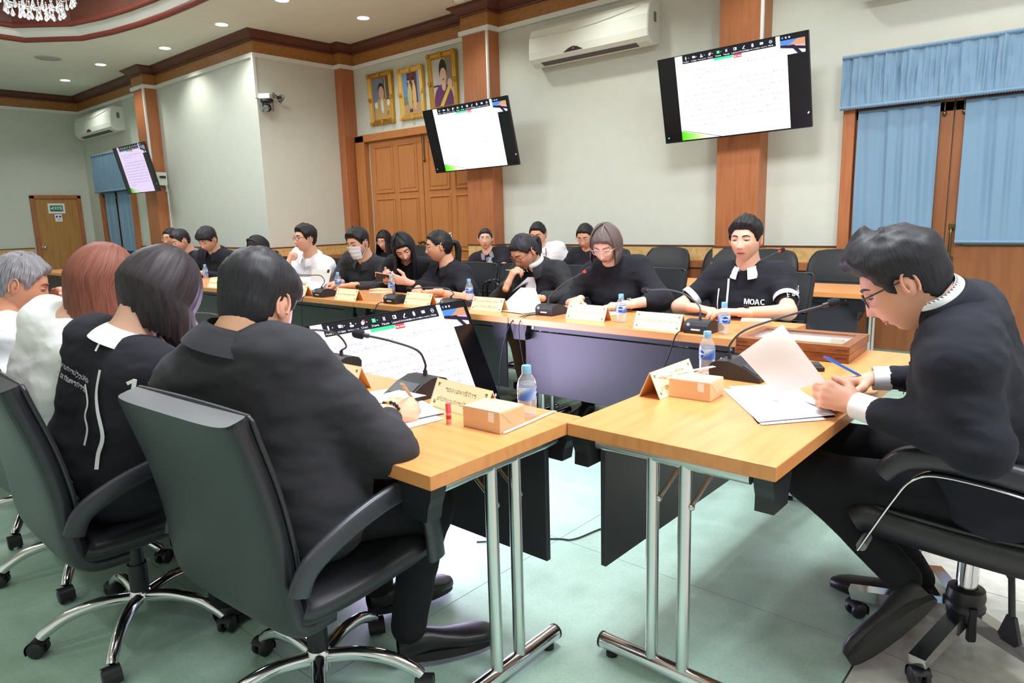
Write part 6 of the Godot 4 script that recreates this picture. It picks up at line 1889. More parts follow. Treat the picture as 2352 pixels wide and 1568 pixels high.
# a hand with palm, four fingers and thumb; f = finger direction, pn = where the palm faces, side +1 left, -1 right
func hand(mb: MB, w: Vector3, f: Vector3, pn: Vector3, side: float, curl: Array, s: float, cell: float, thumb := 0.5, nails := false) -> void:
	f = f.normalized()
	pn = (pn - f * pn.dot(f)).normalized()
	var t := pn.cross(f) * side
	var fd := Field.new()
	fd.k = 0.0045 * s
	var kn := []
	for j in 4:
		var q: Vector3 = w + (f * [0.086, 0.09, 0.085, 0.077][j] + t * (0.027 - 0.0185 * j) - pn * [0.0, 0.003, 0.002, -0.002][j]) * s
		kn.append(q)
		fd.add(w + t * (0.014 - 0.009 * j) * s, q, 0.0145 * s, 0.0125 * s)
	fd.add(w - f * 0.05 * s, w, 0.024 * s, 0.0225 * s, t, 0.85)
	fd.add(w + (f * 0.035 + t * 0.02 + pn * 0.008) * s, w + (f * 0.07 - t * 0.01 + pn * 0.006) * s, 0.014 * s)
	var tips := []
	for j in 4:
		var d := f + t * (0.09 - 0.06 * j)
		d = d.normalized()
		var p: Vector3 = kn[j]
		var ang := 0.0
		for q in 3:
			ang += curl[q] * (1.0 + 0.06 * j) * (1.0 if q else [0.85, 1.0, 1.05, 1.1][j])
			var dd := (d * cos(ang) + pn * sin(ang)).normalized()
			var l: float = [[0.044, 0.027, 0.021], [0.049, 0.031, 0.022], [0.045, 0.029, 0.021], [0.035, 0.022, 0.019]][j][q] * s
			var r0: float = [0.0094, 0.0086, 0.0078][q] * s * (0.9 if j == 3 else 1.0)
			fd.add(p, p + dd * l, r0, r0 * 0.92)
			p += dd * l
			if q == 2:
				tips.append([p, dd, (pn * cos(ang) - d * sin(ang)).normalized() * -1.0, r0])
	var b := w + (f * 0.022 + t * 0.024 + pn * 0.006) * s
	var d1 := (f * lerpf(0.35, 0.75, thumb) + t * lerpf(0.9, 0.5, thumb) + pn * lerpf(0.1, 0.5, thumb)).normalized()
	var d2 := (f * lerpf(0.6, 0.95, thumb) + t * lerpf(0.6, -0.05, thumb) + pn * lerpf(0.15, 0.35, thumb)).normalized()
	fd.add(b, b + d1 * 0.044 * s, 0.0145 * s, 0.0115 * s)
	fd.add(b + d1 * 0.044 * s, b + (d1 * 0.044 + d2 * 0.031) * s, 0.011 * s, 0.0102 * s)
	fd.add(b + (d1 * 0.044 + d2 * 0.031) * s, b + (d1 * 0.044 + d2 * 0.055) * s, 0.0102 * s, 0.0085 * s)
	fd.build(mb, cell)
	if nails:
		var sk := mb.col
		mb.col = sk.lerp(lin(rgb(246, 206, 196)), 0.8)
		for q in tips:
			mb.ball(q[0] + q[2] * q[3] * 0.72 - q[1] * 0.001, Vector3(0.0055, 0.0026, 0.0068) * s, 8, 6, Basis(q[1].cross(q[2]).normalized(), q[2], -q[1]).orthonormalized())
		mb.col = sk

func elbow(a: Vector3, w: Vector3, l1: float, l2: float, pole: Vector3) -> Vector3:
	var d := w - a
	var l := clampf(d.length(), absf(l1 - l2) + 0.01, l1 + l2 - 0.004)
	var dn := d.normalized()
	var x := (l1 * l1 - l2 * l2 + l * l) / (2.0 * l)
	var h := sqrt(maxf(l1 * l1 - x * x, 0.0))
	var p := (pole - dn * pole.dot(dn)).normalized()
	return a + dn * x + p * h

func collar(mb: MB, nb: Vector3, axis: Vector3, tf: Vector3, s: float, gap: float, r0: float, r1: float, h: float, drop: float, flip := false) -> void:
	var lft := axis.cross(tf).normalized()
	mb.grid(40, 10, func(u, v):
		var az := lerpf(gap, TAU - gap, u)
		var front: float = 0.5 + 0.5 * cos(az)
		var r: float; var y: float
		if v < 0.4:
			var f: float = v / 0.4
			r = lerpf(r0 * 1.06, r0, f); y = lerpf(-0.015, h, f)
		else:
			var f: float = (v - 0.4) / 0.6
			r = lerpf(r0, r1, f) + 0.006 * sin(PI * f); y = lerpf(h, -drop * (0.6 + 1.0 * front), f)
		y -= 0.025 * front
		return nb + (axis * y + (lft * sin(az) + tf * cos(az)) * r * Vector2(1.0, 1.0).x + tf * 0.012) * s, false, flip)

func glasses(t: Node3D, xf: Transform3D, m: Material, rim: float, round_: float, clear: Material) -> void:
	var g := MB.new()
	var sc := xf.basis.get_scale().x
	for s in [-1.0, 1.0]:
		var loop := []
		for k in 21:
			var a := TAU * k / 20
			var cx := signf(cos(a)) * pow(absf(cos(a)), round_); var cy := signf(sin(a)) * pow(absf(sin(a)), round_)
			loop.append(xf * Vector3(s * 0.033 + 0.0245 * cx, 0.004 + 0.017 * cy, 0.0985 - absf(s * 0.033 + 0.0245 * cx) * 0.16))
		g.tube(loop, rim * sc, 6, false)
		g.tube([xf * Vector3(s * 0.0575, 0.012, 0.089), xf * Vector3(s * 0.073, 0.013, 0.07), xf * Vector3(s * 0.081, 0.013, 0.0), xf * Vector3(s * 0.079, 0.0, -0.02)], rim * sc * 1.1, 6)
	g.tube([xf * Vector3(-0.0095, 0.008, 0.0975), xf * Vector3(0, 0.0105, 0.101), xf * Vector3(0.0095, 0.008, 0.0975)], rim * sc, 6)
	var fr := part(t, "glasses", g, m)
	for s in [-1.0, 1.0]:
		var l := MB.new()
		l.grid(10, 8, func(u, v):
			var a: float = u * TAU
			var cx: float = signf(cos(a)) * pow(absf(cos(a)), round_); var cy: float = signf(sin(a)) * pow(absf(sin(a)), round_)
			var xx: float = s * 0.033 + 0.0245 * cx * v
			return xf * Vector3(xx, 0.004 + 0.017 * cy * v, 0.0986 - absf(xx) * 0.16), true)
		part(fr, "lens", l, clear)

func shoe(t: Node3D, heel: Vector3, toe_dir: Vector3, up: Vector3, s: float, m: Material, sole: Material) -> void:
	up = (up - toe_dir * up.dot(toe_dir)).normalized()
	var side := up.cross(toe_dir).normalized()
	var mb := MB.new()
	var rings := [[-0.015, 0.03, 0.062, 0.03], [0.0, 0.036, 0.075, 0.036], [0.03, 0.036, 0.078, 0.04], [0.075, 0.033, 0.07, 0.036], [0.12, 0.036, 0.056, 0.034], [0.175, 0.045, 0.048, 0.036], [0.225, 0.046, 0.044, 0.034], [0.255, 0.038, 0.038, 0.028], [0.275, 0.02, 0.03, 0.02]]
	mb.grid(20, rings.size() - 1, func(u, v):
		var k := int(round(v * (rings.size() - 1)))
		var r: Array = rings[k]
		var a: float = u * TAU
		var y: float = sin(a); y = signf(y) * pow(absf(y), 0.75)
		return heel + (toe_dir * r[0] + side * cos(a) * r[1] + up * (0.012 + (r[2]) * 0.5 * (1.0 + y))) * s, true, true)
	var sh := part(t, "shoe", mb, m)
	mb = MB.new()
	var out := []
	for k in 28:
		var a := TAU * k / 28
		var c := cos(a); var q := sin(a)
		out.append(Vector2((0.13 + 0.15 * c), 0.041 * q * (1.0 + 0.12 * c)))
	mb.prism(out, 0.022 * s, Transform3D(Basis(toe_dir * s, side * s, up), heel + up * 0.011 * s))
	part(sh, "sole", mb, sole)

func person(o: Dictionary) -> Dictionary:
	ensure_head()
	var base: Vector3 = o.at
	var t := thing("person", o.label, "person", base)
	var s: float = o.get("s", 1.05)
	var hs: float = o.get("hs", 1.1)
	var fem: bool = o.get("fem", false)
	var cell: float = o.get("cell", 0.014)
	var skin := lin(o.get("skin", rgb(228, 184, 158)))
	var hc: Vector3 = o.head - base
	var hf: Vector3 = o.look.normalized()
	var upish: Vector3 = o.get("headup", Vector3.UP)
	var hl := upish.cross(hf).normalized()
	var hu := hf.cross(hl).normalized()
	var xf := Transform3D(Basis(hl, hu, hf).scaled_local(Vector3.ONE * hs), hc)
	var pel: Vector3 = o.pel - base
	var fwd: Vector3 = o.face.normalized()
	var n0 := (pel - hc).normalized()
	var nb: Vector3 = o.nb - base if o.has("nb") else hc + (n0 * 0.6 - hu * 0.4).normalized() * 0.158 * hs - hf * 0.035
	var spine := (nb - pel).normalized()
	var tf := (fwd - spine * fwd.dot(spine)).normalized()
	var L := spine.cross(tf).normalized()
	var sb := hc + (-hu * 0.06 - hf * 0.028) * hs
	var shw: float = o.get("shw", 0.165 if fem else 0.185)
	var sh := {1: nb - spine * o.get("drop", 0.05) * s + L * shw * s, -1: nb - spine * o.get("drop", 0.05) * s - L * shw * s}
	var wide: float = o.get("wide", 1.0)
	# ---- arms
	var wr := {}; var el := {}
	for sd in [1, -1]:
		var a: Dictionary = o.get("armL" if sd == 1 else "armR", {})
		wr[sd] = a.w - base if a.has("w") else pel + tf * 0.3 * s + L * sd * 0.12 * s + Vector3.UP * 0.12
		el[sd] = a.el - base if a.has("el") else elbow(sh[sd], wr[sd], 0.285 * s, 0.255 * s, a.get("pole", Vector3.DOWN * 0.7 + L * sd * 0.6 - tf * 0.3))
	# ---- skin
	var body := MB.new()
	body.col = skin
	var s0 := body.v.size()
	for p in head_pts: pass
	var hp := PackedVector3Array()
	for p in head_pts: hp.append(xf * p)
	body.pgrid(head_nu, head_nv, hp, true, true)
	face_parts(body, xf, skin, o)
	var fs := Field.new(); fs.k = 0.016
	var neck_r := 0.05 if fem else 0.058
	fs.add(sb + hu * 0.02, nb - spine * 0.02 * s, neck_r * s, (neck_r + 0.006) * s)
	fs.add(nb - spine * 0.02 * s, nb - spine * 0.12 * s + tf * 0.01, 0.07 * s, 0.075 * s)
	for sd in [1, -1]:
		fs.add(nb - spine * 0.03 * s, sh[sd], 0.04 * s, 0.042 * s)
		fs.add(sh[sd], el[sd], 0.042 * s, 0.038 * s)
		fs.add(el[sd], wr[sd], 0.039 * s, 0.0255 * s)
	fs.build(body, cell)
	for sd in [1, -1]:
		var a: Dictionary = o.get("armL" if sd == 1 else "armR", {})
		if a.get("hide", false):
			continue
		hand(body, wr[sd], a.get("f", (wr[sd] - el[sd])), a.get("pn", Vector3.DOWN), sd, a.get("curl", [0.35, 0.45, 0.3]), (0.93 if fem else 1.0) * s * o.get("hand", 1.0), o.get("hcell", 0.0045), a.get("thumb", 0.5), o.get("nails", false))
	var bodymat: StandardMaterial3D = mats["skin"]
	var bm := part(t, "body", body, bodymat)
	# ---- top garment
	var top := Field.new(); top.k = 0.022 * s
	var thick: float = o.get("thick", 1.0)
	var hip := pel + spine * 0.02
	top.add(nb + (L * 0.085 - spine * 0.07) * s, nb + (-L * 0.085 - spine * 0.07) * s, 0.078 * s * thick, -1.0, tf, 1.1)
	top.add(nb - spine * 0.045 * s, nb - spine * 0.06 * s, 0.07 * s, 0.078 * s)
	var c1 := nb - spine * 0.2 * s + tf * 0.012
	var c2 := nb - spine * 0.34 * s + tf * 0.012 * wide
	var cw := 0.082 * s * wide
	top.add(c1 + L * cw, c1 - L * cw, (0.108 if fem else 0.116) * s * thick, -1.0, tf, 1.12)
	var c2w := cw * (0.84 if fem else 0.95)
	top.add(c2 + L * c2w, c2 - L * c2w, (0.1 if fem else 0.112) * s * wide * thick, -1.0, tf, 1.08)
	var hw := 0.088 * s * wide
	if o.get("hem", true):
		top.add(hip + L * hw, hip - L * hw, 0.118 * s * thick * wide, -1.0, tf, 1.05)
		for sd in [1, -1]:
			top.add(c2 + L * sd * c2w, hip + L * sd * hw, 0.1 * s * thick, 0.115 * s * thick)
	for sd in [1, -1]:
		top.add(nb + (L * sd * 0.085 - spine * 0.07) * s, c1 + L * sd * cw, 0.08 * s * thick, 0.1 * s * thick)
		top.add(c1 + L * sd * cw, c2 + L * sd * c2w, 0.105 * s * thick, 0.1 * s * thick)
		top.add(nb + (L * sd * 0.04 - spine * 0.03) * s, sh[sd] - L * sd * 0.015 * s, 0.048 * s * thick, 0.058 * s * thick)
		top.add(sh[sd] - L * sd * 0.012 * s, sh[sd] - L * sd * 0.01 * s - spine * 0.03 * s, 0.064 * s * thick)
		if fem:
			top.add(c1 + (L * sd * 0.06 + tf * 0.075 + spine * 0.02) * s, c1 + (L * sd * 0.06 + tf * 0.08 + spine * 0.0) * s, 0.062 * s)
		var sl: String = o.get("sleeve", "long")
		if sl == "long":
			top.add(sh[sd], el[sd], 0.062 * s * thick, 0.052 * s * thick)
			top.add(el[sd], wr[sd].lerp(el[sd], 0.24), 0.052 * s * thick, 0.04 * s * thick)
		elif sl == "three_quarter":
			top.add(sh[sd], el[sd], 0.06 * s, 0.058 * s)
			top.add(el[sd], el[sd].lerp(wr[sd], 0.3), 0.058 * s, 0.056 * s)
		else:
			top.add(sh[sd], sh[sd].lerp(el[sd], 0.62), 0.062 * s, 0.06 * s)
	var tm := MB.new()
	top.build(tm, cell, fold_noise, o.get("fold", 0.011))
	var tmi := part(t, o.get("top_name", "shirt"), tm, o.top)
	# ---- cuffs
	if o.has("cuff"):
		for sd in [1, -1]:
			var q := MB.new()
			var a := sh[sd] as Vector3; var b := el[sd] as Vector3
			if o.get("sleeve", "long") == "short":
				q.tube([a.lerp(b, 0.6), a.lerp(b, 0.72)], [0.0645 * s, 0.0665 * s], 20, false)
				q.tube([a.lerp(b, 0.6), a.lerp(b, 0.72)], [0.062 * s, 0.064 * s], 20, false)
			else:
				q.tube([b.lerp(wr[sd], 0.8), b.lerp(wr[sd], 1.0)], [0.0385 * s, 0.0375 * s], 18, false)
				q.tube([b.lerp(wr[sd], 0.8), b.lerp(wr[sd], 1.0)], [0.0365 * s, 0.0355 * s], 18, false)
			part(tmi, "cuff", q, o.cuff)
	# ---- collar
	var nax := (sb - nb).normalized().lerp(spine, 0.45).normalized()
	if o.has("collar"):
		var q := MB.new()
		var kind: String = o.get("collar_kind", "fold")
		var up := nax * (0.2 * (thick - 1.0))
		if kind == "fold":
			collar(q, nb + nax * 0.012 + up, nax, tf, s, 0.3, 0.07, 0.112, 0.036, 0.014)
		elif kind == "jacket":
			collar(q, nb + nax * 0.012 + up, nax, tf, s, 0.42, 0.076, 0.126, 0.036, 0.02)
		elif kind == "band":
			collar(q, nb + nax * 0.02 + up, nax, tf, s, 0.16, 0.079, 0.094, 0.045, 0.04)
		part(tmi, "collar", q, o.collar)
	if o.has("collar_in"):
		var q := MB.new()
		collar(q, nb + nax * (0.036 + 0.2 * (thick - 1.0)), nax, tf, s, 0.2, 0.07, 0.075, 0.05, -0.005)
		part(tmi, "inner_collar", q, o.collar_in)
	# ---- legs
	var kn := {}; var an := {}
	if o.get("legs", true):
		var lg := Field.new(); lg.k = 0.02
		var kd: Dictionary = o.get("knees", {})
		for sd in [1, -1]:
			var hj: Vector3 = pel + L * sd * 0.09 * s
			kn[sd] = kd[sd] - base if kd.has(sd) else hj + fwd * 0.4 * s + L * sd * 0.05 + Vector3(0, -0.03, 0)
			var ad: Dictionary = o.get("ankles", {})
			an[sd] = ad[sd] - base if ad.has(sd) else kn[sd] + Vector3(0, -kn[sd].y + 0.1, 0) + fwd * -0.03
			lg.add(hj, kn[sd], 0.088 * s, 0.066 * s)
			lg.add(kn[sd], an[sd], 0.063 * s, (0.05 if not o.get("bare", false) else 0.036) * s)
		lg.add(pel + L * 0.06, pel - L * 0.06, 0.105 * s)
		var q := MB.new(); lg.build(q, cell * 1.15, fold_noise, 0.004 if not o.get("bare", false) else 0.0)
		part(t, o.get("legs_name", "trousers"), q, o.get("legs_mat", mats["trouser_black"]))
		if o.get("shoes", true):
			var sh_dir: Dictionary = o.get("feet", {})
			for sd in [1, -1]:
				var fdv: Vector3 = sh_dir.get(sd, fwd)
				var upv: Vector3 = o.get("foot_up", {}).get(sd, Vector3.UP)
				shoe(t, an[sd] - upv * 0.1 * s - fdv * 0.02, fdv.normalized(), upv, s, mats["shoe_black"], mats["sole"])
	# ---- hair
	var hm := MB.new()
	match o.get("hair", "short"):
		"short":
			hair_cap(hm, xf, o.get("line", "short"), o.get("hthick", 0.02), o.get("lift", 0.012), 0.006, base.x * 7.0)
		"bob":
			hair_cap(hm, xf, "full", 0.016, 0.004, 0.003, base.x)
			hair_fall(hm, xf, o.get("part_az", 0.72), o.get("hlen", 0.1), 0.018, o.get("flare", 0.012), o.get("tuck", 0.02), base.x)
		"long":
			hair_cap(hm, xf, "full", 0.014, 0.004, 0.003, base.x)
			hair_fall(hm, xf, o.get("part_az", 0.85), o.get("hlen", 0.28), 0.016, o.get("flare", 0.02), 0.02, base.x)
		"tail", "bun":
			hair_cap(hm, xf, "pulled", 0.014, 0.003, 0.003, base.x)
			var bk := xf * Vector3(0, 0.01, -0.105)
			if o.hair == "tail":
				hair_tail(hm, [bk + hf * 0.02, bk - hf * 0.03, bk - hf * 0.05 + Vector3(0, -0.06, 0), bk - hf * 0.045 + Vector3(0, -0.16, 0), bk - hf * 0.03 + Vector3(0, -o.get("hlen", 0.26), 0)], [0.028, 0.03, 0.036, 0.032, 0.008])
			else:
				hm.ball(bk - hf * 0.005, Vector3(0.05, 0.045, 0.04), 16, 12)
	part(t, "hair", hm, o.hair_mat)
	if o.has("glasses"):
		glasses(t, xf, o.glasses, o.get("rim", 0.0014), o.get("round", 0.75), mats["lens"])
	return {"node": t, "xf": xf, "nb": nb, "sh": sh, "el": el, "wr": wr, "top": top, "shirt": tmi, "L": L, "tf": tf, "spine": spine, "c1": c1, "c2": c2, "s": s, "pel": pel, "kn": kn, "an": an, "base": base, "nax": nax}

# marks found by rays from a viewpoint to the cloth
func ray_ribbon(parent: Node3D, f: Field, eye: Vector3, dirs: Array, start: float, width: float, m: Material, called: String) -> void:
	var mb := MB.new()
	var ps := PackedVector3Array()
	var hits := []
	for d in bez(dirs, 4): hits.append(surface_frame(f, eye + d * start, d))
	for k in hits.size():
		var tg: Vector3 = (hits[mini(k + 1, hits.size() - 1)][0] - hits[maxi(k - 1, 0)][0]).normalized()
		var n: Vector3 = hits[k][1]
		var sd := tg.cross(n).normalized()
		for j in 3: ps.append(hits[k][0] + n * 0.01 + sd * width * (j - 1) / 2.0)
	mb.pgrid(2, hits.size() - 1, ps)
	part(parent, called, mb, m)

# flat marks laid on cloth: each point is found by a ray from outside the garment
func surface_frame(f: Field, from: Vector3, dir: Vector3) -> Array:
	var p := f.hit(from, dir)
	var e := 0.004
	var n := Vector3(f.value(p + Vector3(e, 0, 0)) - f.value(p - Vector3(e, 0, 0)), f.value(p + Vector3(0, e, 0)) - f.value(p - Vector3(0, e, 0)), f.value(p + Vector3(0, 0, e)) - f.value(p - Vector3(0, 0, e))).normalized()
	return [p, n]

func ribbon(parent: Node3D, f: Field, pts: Array, dir: Vector3, width: float, m: Material, called: String, lift := 0.007) -> void:
	var mb := MB.new()
	var path := bez(pts, 5)
	var ps := PackedVector3Array()
	for k in path.size():
		var fr := surface_frame(f, path[k] - dir * 0.25, dir)
		var tg: Vector3 = (path[mini(k + 1, path.size() - 1)] - path[maxi(k - 1, 0)]).normalized()
		var sd: Vector3 = tg.cross(fr[1]).normalized()
		ps.append(fr[0] + fr[1] * lift - sd * width / 2); ps.append(fr[0] + fr[1] * (lift + 0.001)); ps.append(fr[0] + fr[1] * lift + sd * width / 2)
	mb.pgrid(2, path.size() - 1, ps)
	part(parent, called, mb, m)

func cloth_text(parent: Node3D, f: Field, from: Vector3, dir: Vector3, up: Vector3, s: String, size: float, m: Material, called := "lettering", bold := true, serif := false, lift := 0.008) -> void:
	var x := -size * 0.31 * (s.length() - 1)
	for ch in s:
		var fr := surface_frame(f, from + up.cross(-dir).normalized() * x, dir)
		var n: Vector3 = fr[1]
		var u := (up - n * up.dot(n)).normalized()
		part(parent, called, text_mesh(ch, size, 0.0015, bold, serif), m, fr[0] + n * lift, Basis(u.cross(n), u, n))
		x += size * (0.74 if ch == "M" else 0.62)

func button(parent: Node3D, f: Field, from: Vector3, dir: Vector3, r: float, m: Material) -> void:
	var fr := surface_frame(f, from, dir)
	var mb := MB.new(); mb.ball(fr[0] + fr[1] * 0.004, Vector3(r, r, r * 0.7), 10, 7)
	part(parent, "button", mb, m)

func dirv(yaw: float, pitch := 0.0) -> Vector3:
	var y := deg_to_rad(yaw); var p := deg_to_rad(pitch)
	return Vector3(sin(y) * cos(p), sin(p), cos(y) * cos(p))

func hair_mat(key: String, a: Color, b: Color, rough := 0.52) -> StandardMaterial3D:
	if mats.has(key):
		return mats[key]
	var m := StandardMaterial3D.new()
	m.resource_name = key
	var tx := noise_tex(key.hash() % 1000, 0.05, [a, a.lerp(b, 0.5), b, a.lerp(b, 0.3)], 256, 4)
	m.albedo_texture = tx
	m.uv1_scale = Vector3(14.0, 0.35, 1.0)
	m.roughness = rough
	m.metallic_specular = 0.4
	m.heightmap_enabled = true
	m.heightmap_texture = tx
	m.heightmap_scale = 0.15
	mats[key] = m
	return m

func cloth(key: String, c: Color, sheen := 0.2, grain := 0.03) -> StandardMaterial3D:
	if mats.has(key):
		return mats[key]
	var m := mat(key, c, 0.88, 0.0, 0.25)
	m.rim_enabled = sheen > 0.0
	m.rim = sheen; m.rim_tint = 0.5
	m.uv1_triplanar = true; m.uv1_scale = Vector3(9, 9, 9)
	bump(m, shared["weave"], grain)
	return m

func make_people() -> void:
	shared["weave"] = noise_tex(31, 0.08, [Color(0.3, 0.3, 0.3), Color(0.7, 0.7, 0.7)], 256, 4)
	var sk := mat("skin", Color.WHITE, 0.5, 0.0, 0.4)
	sk.vertex_color_use_as_albedo = true
	sk.subsurf_scatter_enabled = true; sk.subsurf_scatter_strength = 0.06
	var ln := mat("lens", Color(0.95, 0.96, 1.0, 0.08), 0.02)
	ln.transparency = BaseMaterial3D.TRANSPARENCY_ALPHA
	cloth("trouser_black", rgb(32, 32, 36), 0.1)
	mat("shoe_black", rgb(30, 30, 34), 0.4)
	mat("sole", rgb(40, 38, 38), 0.8)
	var black := cloth("black_knit", rgb(40, 40, 47), 0.22)
	var suit := cloth("charcoal_suit", rgb(56, 55, 60), 0.25, 0.04)
	var navy := cloth("ink_jacket", rgb(38, 39, 47), 0.25)
	var nylon := cloth("nylon_jacket", rgb(44, 44, 48), 0.1)
	nylon.roughness = 0.55
	var char_shirt := cloth("charcoal_shirt", rgb(60, 61, 66), 0.2)
	var white := cloth("white_cotton", rgb(240, 240, 246), 0.1)
	var ivory := cloth("white_blouse", rgb(246, 246, 248), 0.1)
	var grey := cloth("grey_cotton", rgb(140, 136, 150), 0.1)
	var jet := hair_mat("hair_black", rgb(14, 13, 15), rgb(32, 30, 35))
	var soft := hair_mat("hair_soft_black", rgb(18, 17, 20), rgb(44, 42, 49))
	var brown := hair_mat("hair_grey_brown", rgb(66, 54, 52), rgb(116, 100, 96))
	var red := hair_mat("hair_auburn", rgb(84, 42, 36), rgb(142, 84, 66))
	var plum := hair_mat("hair_dark_plum", rgb(26, 21, 24), rgb(58, 48, 53))
	var salt := hair_mat("hair_salt_pepper", rgb(60, 58, 64), rgb(150, 146, 152))
	var steel: Material = mats["dull_chrome"]
	var redf := mat("frame_red", rgb(140, 52, 56), 0.3)
	var pinkf := mat("frame_pink", rgb(232, 206, 206), 0.3)
	var darkf := mat("frame_dark", rgb(48, 42, 44), 0.3)
	var stocking := cloth("stocking_tan", rgb(134, 96, 76), 0.1, 0.0)
	var wh: Material = mats["paper"]
	var b := {}
	# ---------------- far row
	b = person({"label": "person in black polo with white collar, arms resting on far table", "at": Vector3(-1.72, 0, -4.2), "pel": Vector3(-1.72, 0.57, -4.24), "head": Vector3(-1.719, 1.178, -4.1), "look": dirv(4, -2), "face": dirv(4), "top": black, "top_name": "polo_shirt", "sleeve": "short", "cuff": white, "collar": white, "hair_mat": jet, "hthick": 0.024, "lift": 0.012, "open": 0.55, "skin": rgb(232, 180, 156), "s": 1.08, "hs": 1.1, "cell": 0.012, "hcell": 0.004, "wide": 1.05,
		"armR": {"w": Vector3(-1.875, 0.792, -3.80), "f": Vector3(0.75, -0.05, 0.12), "curl": [0.3, 0.5, 0.3], "pole": Vector3(-0.8, -0.5, 0.1)}, "armL": {"w": Vector3(-1.6, 0.79, -3.77), "f": Vector3(-0.85, 0.02, 0.15), "curl": [0.2, 0.35, 0.3], "pole": Vector3(0.9, -0.4, -0.1)}})
	ribbon(b.shirt, b.top, [b.nb + b.L * -0.085 + b.spine * -0.04, b.c1 + b.L * -0.09, b.c2 + b.L * -0.085, b.pel + b.L * -0.08 + b.spine * 0.1], -b.tf, 0.012, white, "white_piping")
	ribbon(b.shirt, b.top, [b.nb + b.L * -0.145 + b.spine * -0.1, b.c1 + b.L * -0.15 + b.spine * 0.02, b.c1 + b.L * -0.145 + b.spine * -0.04], -b.tf, 0.009, white, "white_piping")
	cloth_text(b.shirt, b.top, b.c1 + b.L * 0.075 + b.tf * 0.3 + b.spine * 0.045, -b.tf, b.spine, "MOAC", 0.046, wh, "chest_lettering", true, false, 0.01)
	cloth_text(b.shirt, b.top, b.sh[1].lerp(b.el[1], 0.36) + b.L * 0.2 + b.tf * 0.16, (-b.L * 0.75 - b.tf * 0.65).normalized(), b.spine, "Family", 0.04, wh, "sleeve_lettering", false, true, 0.008)
	button(b.shirt, b.top, b.c1 + b.tf * 0.3 + b.spine * 0.02, -b.tf, 0.005, mats["black_plastic"])
	watch(b, 1, mats["black_plastic"], false)
	b = person({"label": "woman with brown bob and pink glasses reading, black top", "at": Vector3(-2.6, 0, -4.2), "pel": Vector3(-2.6, 0.57, -4.26), "head": Vector3(-2.618, 1.155, -3.95), "look": dirv(14, -30), "face": dirv(8), "fem": true, "top": black, "top_name": "blouse", "sleeve": "three_quarter", "hair": "bob", "hair_mat": brown, "part_az": 0.92, "hlen": 0.085, "flare": 0.01, "open": 0.12, "lip": rgb(190, 84, 90), "skin": rgb(236, 190, 168), "brow": rgb(120, 96, 90), "glasses": pinkf, "s": 1.1, "hs": 1.12, "cell": 0.012, "hcell": 0.004,
		"armR": {"w": Vector3(-2.74, 0.79, -3.80), "f": Vector3(0.3, -0.1, 0.9), "curl": [0.4, 0.6, 0.4], "pole": Vector3(-0.8, -0.6, 0)}, "armL": {"w": Vector3(-2.34, 0.79, -3.74), "f": Vector3(-0.85, -0.05, 0.2), "curl": [0.3, 0.4, 0.3], "pole": Vector3(0.8, -0.5, -0.1)}})
	watch(b, 1, steel, true)
	parting(b)
	b = person({"label": "woman in black jacket with gold crest, pen held at her mouth", "at": Vector3(-3.33, 0, -4.22), "pel": Vector3(-3.33, 0.57, -4.28), "head": Vector3(-3.358, 1.097, -3.98), "look": dirv(-12, -36), "face": dirv(2), "fem": true, "top": nylon, "top_name": "jacket", "hair": "tail", "hair_mat": soft, "hlen": 0.2, "glasses": redf, "rim": 0.002, "open": 0.15, "skin": rgb(214, 162, 134), "s": 1.08, "hs": 1.1, "thick": 1.1, "cell": 0.012, "hcell": 0.004, "bare": true, "legs_name": "legs", "legs_mat": stocking, "collar": nylon, "collar_kind": "jacket", "collar_in": white,
		"armR": {"w": Vector3(-3.35, 0.885, -3.78), "f": Vector3(0.2, 0.8, -0.35), "pn": Vector3(0.5, 0.1, -1), "curl": [0.7, 0.9, 0.5], "thumb": 0.8, "pole": Vector3(-0.7, -0.9, 0.2)}, "armL": {"w": Vector3(-3.06, 0.79, -3.74), "f": Vector3(-0.9, -0.05, 0.2), "curl": [0.25, 0.35, 0.25], "pole": Vector3(0.9, -0.4, -0.1)},
		"knees": {1: Vector3(-3.1, 0.52, -3.78), -1: Vector3(-3.3, 0.52, -3.8)}, "ankles": {1: Vector3(-3.07, 0.11, -3.66), -1: Vector3(-3.16, 0.11, -3.72)}})
	shirt_front(b, white, 0.05)
	crest(b, Vector3(-3.2, 0.955, -3.5))
	pen(Vector3(-3.35, 0.965, -3.86), Basis(Vector3(0.25, 0.9, 0.3).normalized(), 0.4) * Basis(Vector3.UP, 1.75) * Basis(Vector3.RIGHT, 0.25), mat("pen_teal", rgb(130, 176, 160), 0.35), "pale green pen held at the mouth of the crested-jacket woman")
	b = person({"label": "woman in black polo with silver bow in her ponytail, turning aside", "at": Vector3(-4.35, 0, -4.25), "pel": Vector3(-4.33, 0.57, -4.28), "head": Vector3(-4.362, 1.125, -4.05), "look": dirv(-36, -6), "face": dirv(-14), "fem": true, "top": black, "top_name": "polo_shirt", "sleeve": "short", "collar": black, "hair": "tail", "hair_mat": jet, "hlen": 0.36, "glasses": steel, "rim": 0.001, "open": 0.35, "skin": rgb(220, 166, 138), "s": 1.12, "hs": 1.1, "wide": 1.12, "cell": 0.012, "hcell": 0.0045,
		"armR": {"w": Vector3(-4.35, 0.79, -3.78), "f": Vector3(0.55, -0.08, 0.6), "curl": [0.5, 0.7, 0.4], "pole": Vector3(-0.7, -0.6, 0)}, "armL": {"w": Vector3(-4.07, 0.79, -3.72), "f": Vector3(-0.9, -0.05, 0.25), "curl": [0.45, 0.6, 0.4], "pole": Vector3(0.8, -0.6, -0.2)}})
